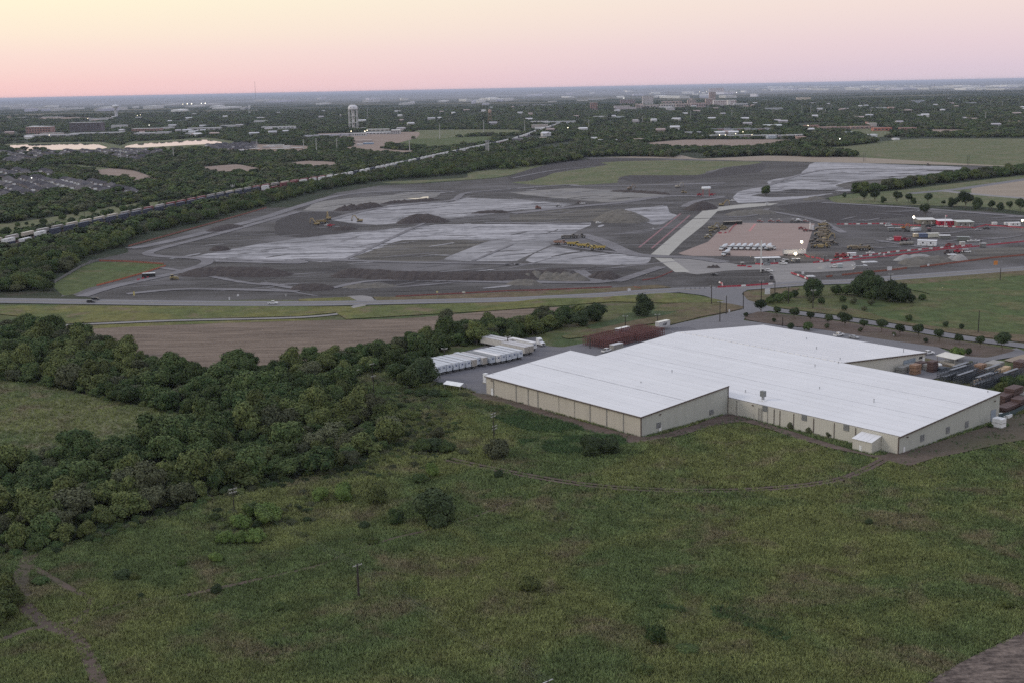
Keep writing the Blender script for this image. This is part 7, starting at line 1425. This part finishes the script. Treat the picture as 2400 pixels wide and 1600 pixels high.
for q, zz, en in ((p, 9.5, 3200), (p2, 3.6, 700), (p3, 7.5, 1500), (p4, 7.5, 1200)):
    ld = bpy.data.lights.new('work_light', 'POINT'); ld.energy = en; ld.color = (1, .8, .52); ld.shadow_soft_size = .5; lo_ = bpy.data.objects.new('work_light', ld); COL.objects.link(lo_); lo_.location = (q.x, q.y - 1.6, q.z + zz + .6)
# barriers
BM = {'red': MB().prism([(-.28, 0), (.28, 0), (.12, .35), (.09, 1.0), (-.09, 1.0), (-.12, .35)], -1.25, 1.25).mesh('red_barrier', pm((.34, .03, .05), .6)), 'white': MB().prism([(-.28, 0), (.28, 0), (.12, .35), (.09, 1.0), (-.09, 1.0), (-.12, .35)], -1.25, 1.25).mesh('white_barrier', pm((.68, .62, .60), .5))}
nb = 0; spare = []
def barriers(g, label, group, patt='rrrw', step=2.75, s=1.1):
    global nb
    P = [Vector(q) for q in GL(*g)]; Ln = sum((b - a).length for a, b in zip(P, P[1:])); d = 0; i = 0
    while d < Ln:
        q, a = along(P, d); c = {'r': 'red', 'w': 'white'}[patt[i % len(patt)]]
        if nb < 295:
            o = link(c + '_barrier', BM[c]); o.location = (q.x, q.y, gz(q.x, q.y)); o.rotation_euler = (0, 0, a - math.pi / 2); o.scale = (s, s, s * .85)
            tag(o, f'{c} plastic barrier {label}', 'barrier', group); nb += 1
        else: spare.append((q, a, c))
        i += 1; d += step * s
barriers([('Q4', [(395, 1140), (1000, 1108), (1470, 1072)])], 'in the long line along the road by the junction', 'barriers by the junction', 'rrrrrw')
barriers([('Q4', [(395, 1040), (440, 1060), (455, 1090), (420, 1125)])], 'in the small curve at the barrier line end', 'barriers by the junction', 'wr')
barriers([('Q7', [(560, 1190), (700, 1235), (835, 1290)])], 'in the slanting line at the stone entrance', 'barriers at the stone entrance')
barriers([('Q4', [(400, 65), (440, 65)])], 'alone on the peach pad', 'barriers on the peach pad', 'r'); barriers([('L1', [(590, 570), (640, 560), (700, 480), (780, 430)])], 'in the dotted line on the peach pad', 'barriers on the peach pad', 'r', 5.5)
barriers([('Q7', [(950, 1005), (1300, 955), (1900, 880), (2352, 815)]), ('L2', [(1650, 740)])], 'in the upper of the twin lines under the machine yard', 'twin barrier lines, upper', 'rrw', 3.0)
barriers([('Q7', [(1250, 1015), (1600, 960), (2352, 880)]), ('L2', [(1200, 800), (1740, 755)])], 'in the lower of the twin lines under the machine yard', 'twin barrier lines, lower', 'rrr', 3.0)
barriers([('Q7', [(1360, 345), (1800, 340), (2170, 335)])], 'in the line left of the white van, above the machine yard', 'barriers above the machine yard', 'rrw', 3.0)
barriers([('Q3', [(80, 275), (300, 290), (560, 295)])], 'in the line between van and offices', 'barriers near the site offices', 'r', 3.0)
barriers([('L2', [(1820, 745), (2352, 690)])], 'in the line at the right edge', 'barriers at the right', 'rrr', 3.0)
barriers([('Q3', [(1200, 320), (1500, 335), (1700, 285), (1900, 300), (2352, 335)])], 'in the zigzag line right of the offices', 'barriers near the site offices', 'r', 2.8)
barriers([('Q3', [(860, 308), (1180, 315)])], 'in front of the red site office', 'white barriers before the offices', 'wwwr', 3.0); barriers([('Q4', [(780, 715), (950, 715)])], 'at the gate booth', 'barriers at the gate', 'r'); barriers([('Q4', [(980, 730), (1020, 730)])], 'right of the gate booth', 'barriers at the gate', 'r'); barriers([('Q4', [(1130, 675), (1270, 690)])], 'before the long grey office', 'barriers at the long grey office', 'r'); barriers([('Q4', [(1430, 668), (1540, 662)])], 'at the right end of the long grey office', 'barriers at the long grey office', 'r')
barriers([('Q7', [(770, 850), (830, 905), (1000, 930), (1100, 960)])], 'in the thin line curving from the pad', 'barriers curving from the pad', 'r', 4)
if spare:
    m = MB()
    for q, a, c in spare: m.box(q.x - 1.5, q.x + 1.5, q.y - .3, q.y + .3, 0, 1.1)
    o = m.build('barrier_rest', pm((.34, .03, .05), .6)); tag(o, 'remaining red barriers of the far lines', 'barriers', None, 'stuff')
# orange silt fences
def silt(g, label, h=0.8, col=(.27, .10, .07)):
    P = [Vector(q) for q in GL(*g)]; o0 = P[0]; e_ = empty('silt_fence', (o0.x, o0.y, .05), 0, label, 'fence'); m = MB(); Ln = sum((b - a).length for a, b in zip(P, P[1:])); n = max(2, int(Ln / 9)); pts_ = [along(P, Ln * i / n)[0] - o0 for i in range(n + 1)]
    for a, b in zip(pts_, pts_[1:]): m.bar((a.x, a.y, h / 2), (b.x, b.y, h / 2), .06, h)
    m.build('fabric', pm(col, .8), e_); s_ = MB()
    for a in pts_: s_.box(a.x - .06, a.x + .06, a.y - .06, a.y + .06, 0, h + .4)
    q = s_.build('stakes', M['wood'], e_); q['kind'] = 'stuff'
silt([('L5', [(760, 575), (900, 540), (1150, 470), (1305, 418)])], 'bright orange silt fence along the lower edge of the green plot', 1.0, (.40, .13, .07)); silt([('L5', [(780, 380), (1000, 385), (1290, 405)])], 'thin orange fence along the top of the green plot', 1.2)
silt([('L4', [(1070, 1395), (1700, 1365), (2352, 1330)]), ('L3', [(300, 1420), (1100, 1385)])], 'long red silt fence above the roadside verge', 0.75, (.26, .095, .085)); silt([('L3', [(1435, 1310), (1600, 1285), (1770, 1210)])], 'short red fence left of the junction', 0.75, (.26, .095, .085)); silt([('L3', [(1340, 1385), (1420, 1400)])], 'tiny red fence stub at the verge', 0.75, (.26, .095, .085))
silt([('Q7', [(1150, 1255), (1260, 1240)])], 'short orange fence behind the dark trees', 1.1); silt([('Q7', [(1420, 1225), (1700, 1195), (2352, 1130)]), ('L2', [(740, 1060)])], 'orange silt fence left part, below the white panels', 1.1); silt([('L2', [(920, 1045), (1400, 985), (1900, 920), (2352, 880)])], 'orange silt fence right part, along the spoil heap', 1.1)
silt([('L5', [(1010, 265), (1500, 130), (2100, -40)])], 'dull orange fence along the foot of the tree belt', 1.2, (.25, .11, .09)); silt([('L5', [(430, 550), (640, 425), (790, 370)])], 'pale wire fence along the left of the green plot', 1.6, (.16, .16, .16))
# ---------------------------------------------------------------- soil heaps
M['soilp'] = ground_mat('stockpiled dark soil', (.045, .038, .038), (.095, .082, .078), None, ang=1.2, along=.15, across=.5); M['soilg'] = ground_mat('stockpiled grey brown soil', (.09, .085, .075), (.20, .185, .165), None, ang=1.3, along=.1, across=.5); M['soill'] = ground_mat('pale stockpile', (.24, .235, .225), (.36, .35, .34), None, ang=1.3, along=.1, across=.5)
def heap(g, w, h, label, mat='soilp', rough=.25, tip=.25):
    P = [Vector(q) for q in GL(*g)]; Ln = sum((b - a).length for a, b in zip(P, P[1:])); n = max(8, int(Ln / 2.5)); k = 9; V = []; F = []; c0 = P[0]
    for i in range(n + 1):
        q, a = along(P, Ln * i / n); t = i / n; env = min(1, t / tip, (1 - t) / tip); env = math.sin(env * math.pi / 2) ** .8
        ww = w * (.35 + .65 * env) * random.uniform(.9, 1.1); hh = h * env * random.uniform(1 - rough, 1 + rough)
        for j in range(k):
            u_ = -1 + 2 * j / (k - 1); z = hh * max(0, 1 - abs(u_) ** 1.5) * (1 + random.uniform(-rough, rough) * .4) if 0 < j < k - 1 else -.1
            V.append((q.x - c0.x - math.sin(a) * u_ * ww / 2, q.y - c0.y + math.cos(a) * u_ * ww / 2, z))
    for i in range(n):
        for j in range(k - 1): F.append((i * k + j, i * k + j + 1, (i + 1) * k + j + 1, (i + 1) * k + j))
    me = bpy.data.meshes.new('soil_heap'); me.from_pydata(V, [], F); me.update(); me.materials.append(M[mat]); o = link('soil_heap', me); o.location = (c0.x, c0.y, .1); tag(o, label, 'soil heap')
heap([('L4', [(400, 450), (650, 425), (900, 392)])], 22, 4.5, 'lumpy dark spoil ridge across the pale soil, left piece', 'soilp', .35); heap([('L4', [(900, 372), (1250, 345), (1560, 322)])], 14, 2.5, 'low dark spoil ridge under the puddle', 'soilp', .3)
heap([('L4', [(400, 1185), (600, 1150), (1200, 1185), (2352, 1190)]), ('L3', [(300, 1260), (700, 1240)])], 26, 4.2, 'long dark berm in front of the graded strips', 'soilp', .12, .08); heap([('L5', [(1400, 490), (1700, 475), (2050, 480), (2290, 490)])], 30, 4.5, 'dark oval berm near the left haul road', 'soilp', .08, .25)
heap([('L4', [(1130, 590), (1330, 560), (1650, 570)])], 34, 7, 'rounded dark mound in the middle of the site', 'soilp', .06, .45); heap([('L3', [(980, 665), (1150, 640), (1450, 670)])], 46, 10, 'broad brown grey mound left of the striped pale patch', 'soilg', .05, .45); heap([('L1', [(110, 265), (300, 225), (470, 215)])], 30, 7, 'dark mound beside the bend of the pale road', 'soilp', .06, .45)
heap([('L4', [(360, 660), (500, 650), (650, 650)])], 16, 3, 'small dark mound below the excavators', 'soilp', .1, .4); heap([('L5', [(1650, 298), (1730, 290), (1810, 290)])], 18, 3.4, 'small isolated dark mound at the left of the pale field', 'soilp', .1, .4); heap([('L4', [(-100, 1310), (150, 1300), (380, 1310)])], 20, 3, 'dark low heap near the road, left of the pebbly strip', 'soilp', .1, .3)
heap([('L4', [(480, 1290), (800, 1285), (1090, 1275)])], 12, 2, 'pebbly low ridge near the road', 'soilg', .3, .3); heap([('L3', [(40, 1290), (300, 1275), (700, 1300), (850, 1312)])], 16, 3.5, 'light lumpy spoil ridge above the verge', 'soilg', .35, .2); heap([('L3', [(850, 1260), (1000, 1270), (1170, 1290)])], 22, 4, 'black spoil heap in the loop of the haul track', 'soilp', .2, .4); heap([('L3', [(-60, 1350), (120, 1345), (330, 1350)])], 14, 3, 'grey spoil heap above the verge', 'soilg', .15, .4)
heap([('L2', [(640, 1000), (900, 985), (1360, 960)])], 20, 4.2, 'long brown grey stockpile below the twin barriers', 'soilg', .1, .25); heap([('L2', [(560, 950), (800, 930), (1100, 915)])], 10, 3.0, 'pale stockpile behind the brown one', 'soill', .2, .3); heap([('L2', [(1310, 945), (1380, 935), (1430, 930)])], 8, 3.2, 'small pale gravel cone, left one', 'soill', .05, .5); heap([('L2', [(1370, 950), (1460, 940), (1570, 935)])], 10, 4.2, 'pale gravel cone, right one', 'soill', .05, .5)
heap([('L4', [(1900, 475), (2100, 468), (2352, 462)])], 12, 2.5, 'dark streak mound beside the haul road', 'soilp', .1, .4); heap([('L3', [(1080, 325), (1350, 335), (1750, 360)])], 10, 2.4, 'long low dark spoil ridge under the excavator', 'soilp', .3, .2); heap([('L5', [(1650, 150), (1800, 115), (1920, 105)])], 22, 3.5, 'dark hump along the foot of the tree belt', 'soilp', .1, .4); heap([('L1', [(640, 330), (900, 300), (1300, 290)])], 26, 3.5, 'dark brown heap above the peach pad', 'soilg', .1, .3)
heap([('Q7', [(1040, 1115), (1120, 1100), (1210, 1110)])], 9, 2.2, 'pale tan gravel heap by the gate pickup', 'soill', .1, .45); heap([('K4', [(360, 1140), (440, 1125), (530, 1130)])], 16, 2.5, 'broken rubble heap at the end of the pale ground', 'soilg', .4, .3); heap([('Q4', [(150, 745), (250, 735), (400, 740)])], 6, 1.4, 'small black spoil heap left of the gate booth', 'soilp', .4, .3)
# puddle
sheet('puddle', GL(('L4', [(1195, 310), (1330, 308), (1370, 295), (1430, 290), (1425, 315), (1330, 322), (1260, 320)])), M['water'])
# ---------------------------------------------------------------- site offices, trailers, cabins
def cabin(fr, x0, x1, ytop, ybase, depth, col, label, roof=(.62, .62, .62), rz=0.0, wins=0, doors=0, name='site_office', cat='site office', skid=True, over=.3):
    xc = (x0 + x1) / 2; p = on(fr, xc, ybase); s = FR[fr][2] / 2352 * mpp(p); w = (x1 - x0) * s; h = max(2.3, (ybase - ytop) * s * 1.12); e_ = empty(name, p, rz, label, cat)
    MB().box(-w / 2, w / 2, 0, depth, .35, h).build('wall', pm(col, .6), e_); MB().box(-w / 2 - over, w / 2 + over, -over, depth + over, h + .002, h + .16).build('roof', pm(roof, .5), e_)
    if skid: MB().box(-w / 2 + .1, w / 2 - .1, .1, depth - .1, .05, .35).build('skid', M['black'], e_)
    for i in range(wins): k = (i + .7) / (wins + .4); MB().box(-w / 2 + w * k - .5, -w / 2 + w * k + .5, -.06, -.005, h * .45, h * .75).build('window', M['darkgl'], e_)
    for i in range(doors): k = (i + .5) / doors; MB().box(-w / 2 + w * k - .45, -w / 2 + w * k + .45, -.08, -.006, .4, min(2.4, h * .8)).build('door', pm((.5, .5, .5)), e_)
    return e_
cabin('Q3', 540, 830, 200, 270, 17, (.17, .165, .14), 'dark tan site office with a wide pale roof, left of the red one', (.55, .55, .53), -.12, 3, 2, over=.5); cabin('Q3', 880, 1150, 220, 292, 15, (.40, .02, .05), 'bright red site office with a white roof', (.60, .60, .62), -.12, 3, 1, over=.3); cabin('Q3', 1210, 1480, 240, 320, 16, (.22, .22, .20), 'olive grey site office right of the red one', (.50, .52, .48), -.12, 3, 2, over=.5)
p = on('Q3', 988, 310); e_ = empty('flagpole', p, 0, 'tall white flagpole with a pale red flag before the red office', 'flagpole'); h = height_at(p, 'Q3', 988, 105); MB().tube((0, 0, 0), (0, 0, h), .2, n=6).build('pole', M['white'], e_); MB().box(0, 1.6, -.03, .03, h - 1.5, h - .2).build('flag', pm((.6, .25, .28)), e_)
cabin('Q3', 520, 830, 560, 645, 5, (.66, .68, .72), 'long white modular cabin nearest the red barriers', (.74, .75, .78), -.42, 2, 3); cabin('Q3', 440, 600, 345, 388, 4, (.42, .46, .50), 'pale blue grey container with a sloped look in the yard', (.5, .54, .58), .42)
cabin('Q3', 455, 570, 440, 495, 4, (.55, .46, .33), 'cream and orange truck box in the middle of the yard', (.62, .58, .48), -.1); cabin('Q3', 545, 690, 440, 500, 4, (.10, .13, .22), 'blue tarped lorry box beside the cream one', (.12, .16, .26), -.2); cabin('Q3', 705, 895, 435, 500, 4.5, (.56, .55, .46), 'cream container in the middle of the yard', (.62, .61, .54), .05); cabin('Q3', 905, 1080, 470, 525, 5, (.16, .16, .15), 'dark box trailer with a white roof and white front', (.68, .68, .68), -.15); cabin('Q3', 1200, 1400, 495, 560, 3, (.14, .15, .14), 'long dark green open top trailer', (.34, .37, .36), -.35)
cabin('Q3', 2110, 2290, 248, 310, 4, (.70, .70, .72), 'big white trailer at the right edge of the site', (.74, .74, .75), 0, 2, 1); cabin('Q3', 1815, 1890, 252, 285, 3, (.64, .64, .64), 'small white trailer, left of two by the zigzag barriers', (.7, .7, .7)); cabin('Q3', 2030, 2088, 260, 288, 3, (.64, .64, .64), 'small white trailer, right of two by the zigzag barriers', (.7, .7, .7))
cabin('Q3', 20, 110, 335, 390, 3, (.16, .165, .17), 'dark grey container near the white van', (.36, .38, .38)); cabin('Q3', 140, 240, 340, 385, 3, (.18, .18, .18), 'second dark grey container near the white van', (.36, .37, .36)); cabin('Q3', 700, 750, 345, 395, 3, (.05, .05, .06), 'black and red generator box by the offices', (.2, .04, .05), name='generator_box', cat='generator')
cabin('Q4', 1105, 1590, 560, 655, 5, (.20, .21, .22), 'very long grey office behind the gate with a white roof edge', (.72, .73, .74), .05, 3, 2); cabin('Q4', 815, 870, 655, 710, 2.5, (.20, .20, .19), 'small gate booth with barriers', (.4, .4, .38), 0, 1, 0, 'gate_booth', 'booth'); cabin('Q4', 1210, 1262, 785, 840, 2.5, (.16, .15, .15), 'small guard booth by the white post', (.3, .3, .3), 0, 1, 0, 'guard_booth', 'booth')
cabin('Q4', 1385, 1440, 915, 972, .5, (.04, .035, .05), 'dark message board on a white base at the entrance', (.3, .3, .3), 0, name='message_board', cat='sign'); cabin('Q4', 1700, 1750, 600, 650, 3, (.12, .12, .11), 'dark cabin right of the white pickup at the gate', (.3, .3, .3), 0, 1); cabin('Q4', 1830, 1865, 580, 635, 2.5, (.3, .3, .28), 'small pale roofed cabin by the gate, left one', (.62, .62, .6)); cabin('Q4', 1905, 1975, 578, 635, 2.5, (.12, .12, .12), 'small pale roofed cabin by the gate, right one', (.62, .62, .6))
cabin('Q7', 1530, 1665, 850, 895, 3, (.66, .66, .68), 'white container beside the red machines', (.7, .7, .72)); cabin('Q7', 1350, 1430, 1040, 1095, 3, (.36, .40, .41), 'pale grey cabin beside the white pickup', (.42, .46, .47)); cabin('Q7', 110, 150, 10, 15, 1, WH, 'tiny white marker box on the far bank', name='marker_box', cat='box')
cabin('L2', 1760, 1830, 720, 770, 3, (.20, .20, .20), 'grey machine cabin by the dark lamp pole', (.5, .5, .5)); cabin('L2', 1480, 1540, 700, 740, 3, (.42, .40, .38), 'small pale roofed cabin above the twin barriers', (.6, .6, .58))
for fr, x, y, w_, lb in [('Q7', 1730, 1055, 9, 'white flat panels lying on the dark ground, lower'), ('Q7', 1895, 995, 10, 'white flat panel lying on the dark ground, upper'), ('Q7', 880, 1240, 5, 'pale slabs lying right of the slanting barriers'), ('L2', 70, 1020, 8, 'pale slabs lying near the orange fence'), ('L2', 1360, 870, 6, 'white beam by the black loader')]:
    simple('flat_panels', lb, 'panels', on(fr, x, y), .1, [('panel', MB().box(-w_ / 2, w_ / 2, -2.2, 2.2, .1, .35), 'white'), ('panel_upper', MB().box(-w_ / 3, w_ / 2.4, -1.2, 1.8, .36, .6), 'seam')])
# tank row, red trucks
for i in range(4): p = on('Q3', 240 + i * 60, 630); e_ = empty('frac_tank', p, -.2, f'dark rounded tank, {ORD[i]} of four left of the white cabin', 'tank', 'dark tanks beside the white cabin'); MB().lathe([(.2, -1.5), (1.2, -1.3), (1.3, 0), (1.2, 1.3), (.2, 1.5)], (0, 0, 1.4), 12, 'x').build('shell', pm((.22, .21, .19)), e_, True); MB().box(-1.3, 1.3, -1.1, 1.1, 0, .4).build('skid', M['black'], e_)
car('pickup', Wc, 'Q3', 55, 545, -.2, 'white crew pickup beside the red lorry'); put('telehandler', 'Q3', 300, 555, .1, 'small dark red loader beside the red lorry', (.2, .03, .05))
e_ = cabin('Q3', 110, 230, 490, 560, 3, (.42, .03, .06), 'bright red lorry body beside the white pickup', (.38, .04, .07), -.35, name='red_lorry', cat='lorry')
for x in (-2.5, 2.5):
    for y in (.2, 2.8): wheel(e_, x, y, .5, .4)
car('van', Wc, 'L2', 485, 475, .15, 'white van at the end of the upper barrier line'); car('pickup', Wc, 'Q7', 1910, 850, .1, 'white pickup with dark bed above the twin barriers'); car('pickup', Wc, 'Q7', 1290, 1085, -.3, 'white pickup beside the pale grey cabin'); car('pickup', Wc, 'Q4', 1640, 675, -.5, 'white pickup at the right end of the long grey office'); car('pickup', Wc, 'Q4', 1650, 620, -.6, 'second white pickup behind the one at the long grey office'); car('car', Sc, 'Q4', 1320, 690, 0, 'dark grey car in front of the long grey office'); car('suv', Wc, 'Q4', 1360, 820, -.3, 'white suv right of the guard booth'); car('car', Kc, 'Q4', 295, 890, -.5, 'black car in the fenced dirt by the turning curve'); car('pickup', Kc, 'Q3', 1710, 355, .05, 'black pickup truck on the dark lot by the zigzag barriers'); car('car', Sc, 'Q3', 1560, 375, .1, 'grey car on the dark lot left of the black pickup'); car('van', Wc, 'Q3', 1360, 755, -.1, 'white van below the twin barriers'); car('pickup', Wc, 'Q3', 1440, 570, .2, 'white pickup right of the dark green trailer'); car('pickup', Wc, 'Q3', 1520, 570, .1, 'second white pickup right of the dark green trailer'); car('suv', Kc, 'Q3', 700, 310, .1, 'black suv parked before the tan site office'); car('suv', Kc, 'Q3', 790, 310, .1, 'second black suv before the red office'); put('telehandler', 'Q3', 1040, 780, .2, 'black loader below the twin barriers', (.08, .06, .06)); put('telehandler', 'Q3', 1205, 765, .1, 'small red machine below the twin barriers', Rc); put('bulldozer', 'Q7', 1350, 920, .2, 'red machine left of the white container', (.3, .04, .04)); put('telehandler', 'Q7', 1450, 905, .2, 'second red machine left of the white container', (.3, .04, .04)); put('telehandler', 'Q3', 1065, 655, .1, 'dark red loader right of the long white cabin', (.2, .05, .05)); put('excavator', 'Q3', 270, 350, .1, 'orange excavator among the dark containers', (.45, .18, .05), .8); put('bulldozer', 'Q3', 320, 400, .1, 'black machine under the orange excavator', (.05, .05, .05), .9); put('roller', 'Q7', 800, 305, 0, 'dusty roller on the upper pad edge, right end', (.3, .1, .09), .9); 
for i, (x, col) in enumerate([(15, (.3, .07, .07)), (205, (.3, .08, .08)), (345, (.3, .09, .08)), (585, (.14, .12, .11))]): put('roller', 'Q7', x, 305, 0, f'roller with canopy on the upper edge of the peach pad, {ORD[i]} from the left', col, 1.0)
put('mixer_truck', 'Q7', 680, 305, .8, 'single white mixer truck on the upper edge of the peach pad', (.64, .65, .66), .9)
for i, (x, y) in enumerate([(715, 430), (795, 465)]): put('telehandler', 'Q7', x, y, 0, f'dark red small machine at the right end of the peach pad, {["left", "right"][i]} one', (.22, .06, .06), .9)
simple('silo', 'slim white silo frame on the peach pad corner', 'silo', on('Q7', 870, 460), 0, [('column', MB().tube((0, 0, 0), (0, 0, 7), .5, n=8), 'white'), ('tank', MB().tube((2.2, 0, 1), (2.2, 0, 4.5), 1.2, n=12), 'seam'), ('base', MB().box(-1, 3.6, -1, 1, 0, .9), 'crate')])
# road users
car('suv', Kc, 'L5', 718, 710, .0, 'black suv driving past the green plot on the road'); car('suv', Kc, 'L5', 752, 690, .3, 'dark vehicle waiting at the site exit behind the black suv'); car('pickup', Wc, 'L5', 2150, 722, 0, 'white pickup driving alone on the road')
simple('utility_box', 'black and red machine box on the green plot edge, left', 'equipment', on('L5', 1137, 515), .2, [('body', MB().box(-1.4, 1.4, -1.2, 1.2, 0, 3.2), 'black'), ('top', MB().box(-1.2, 1.2, -1, 1, 3.21, 3.4), 'steel')]); simple('utility_box', 'white roofed dark box on the green plot edge, right', 'equipment', on('L5', 1175, 505), .2, [('body', MB().box(-4, 4, -1.2, 1.2, 0, 2.6), 'black'), ('roof', MB().box(-4.1, 4.1, -1.3, 1.3, 2.61, 2.9), 'white')])
barriers([('L5', [(1090, 530), (1220, 495)])], 'by the dark boxes at the green plot', 'barriers at the green plot', 'r', 5)
cone = MB().lathe([(.35, 0), (.35, .06), (.2, .07), (.05, 1.0)], n=8).mesh('traffic_cone', pm((.12, .12, .13)))
for i, (x, y) in enumerate([(35, 1355), (112, 1352), (170, 1348), (235, 1344), (303, 1340), (387, 1335), (460, 1332)]): o = link('traffic_drum', cone); o.location = on('L1', x, y); o.scale = (1.5, 1.5, 1.5); tag(o, f'dark traffic drum across the side road, {ORD[i]} from the left', 'traffic drum', 'traffic drums across the side road')
def sign(fr, x, y, h, w, hh, col, label, face=(.62, .62, .6)):
    p = on(fr, x, y); e_ = empty('road_sign', p, 0, label, 'sign'); MB().tube((0, 0, 0), (0, 0, h), .08, n=6).build('post', M['steel'], e_); MB().box(-w / 2, w / 2, -.08, -.03, h - hh, h).build('panel', pm(col), e_)
for fr, x, y, h, w, hh, col, lb in [('L5', 1057, 660, 3.2, 1.0, 2.4, (.5, .42, .16), 'yellow marker sign on the dark ground at the left'), ('L5', 1875, 668, 2.2, 1.3, 1.2, WH, 'white sign on the dark ground near the road'), ('L5', 1808, 700, 2.5, .8, 1.6, WH, 'thin white post sign at the roadside'), ('L5', 2252, 668, 2.4, .8, 1.4, (.4, .4, .4), 'grey post sign near the roadside'), ('L4', 1530, 1450, 6, 1.2, .9, (.5, .45, .2), 'thin post sign at the verge with a yellow top'), ('L4', 1822, 1455, 6, 1.6, .8, (.6, .6, .55), 'thin post sign at the verge with a white top'), ('L3', 1285, 1438, 2, 1.0, 1.6, WH, 'small white twin sign on the verge, left'), ('L3', 1300, 1438, 2, 1.0, 1.6, WH, 'small white twin sign on the verge, right'), ('Q4', 1330, 1330, 5, 3.0, 3.4, WH, 'white billboard sign on the brown verge by the drive'), ('Q4', 2030, 905, 3, 1.6, 1.6, WH, 'white square sign behind the slanting barriers'), ('Q4', 1302, 960, 5, 1.2, 1.2, (.1, .1, .1), 'black round headed sign post at the entrance'), ('L2', 497, 1100, 3.2, 3, 2.4, WH, 'white double sign above the dark trees'), ('L2', 1956, 1075, 5.5, 2.6, 2.6, (.55, .22, .06), 'orange roadwork sign left of the bare pole'), ('L2', 1032, 1035, 2, 1.4, 1.3, WH, 'white little sign on the orange fence'), ('M2', 321, 275, 1.8, .8, 1.4, WH, 'small white post on the brown verge'), ('M3', 992, 310, 1.8, .9, 1.4, WH, 'small white marker under the tenth oak'), ('M3', 555, 238, 1.2, .6, .8, WH, 'small white marker under the ninth oak'), ('Q7', 2143, 895, 2.4, 1.4, 2, WH, 'white post on the upper twin barrier line'), ('Q7', 745, 1225, 2.4, 1.6, 1.6, (.6, .62, .6), 'pale square board behind the slanting barriers'), ('L3', 1555, 770, 3.2, 1.2, 1, WH, 'white topped red survey marker left of the pale road'), ('Q4', 1200, 880, 22, .8, 20, (.66, .66, .64), 'tall thin white post in front of the long grey office')]:
    sign(fr, x, y, h, w, hh, col, lb)
# pond side and yard details in the works area
for i in range(26):
    x = rng.uniform(430, 860); y = 462 + rng.uniform(0, 40); p = on('K2', x, y); o = place(vehicle(['car', 'suv', 'van'][i % 3], random.choice([Wc, Sc, Kc])), p, rng.uniform(0, 3), 'small parked vehicle in the lot left of the works', 'vehicles in the lot left of the works')
for i in range(14):
    x = 1850 + i * 34; y = 575 - i * 6.5 + rng.uniform(-4, 4); p = on('K2', x, y); o = place(vehicle(['car', 'suv', 'pickup'][i % 3], [Wc, Sc, Kc][i % 3]), p, 1.0, 'parked car in the row behind the railway', 'cars parked behind the railway', 1.5)
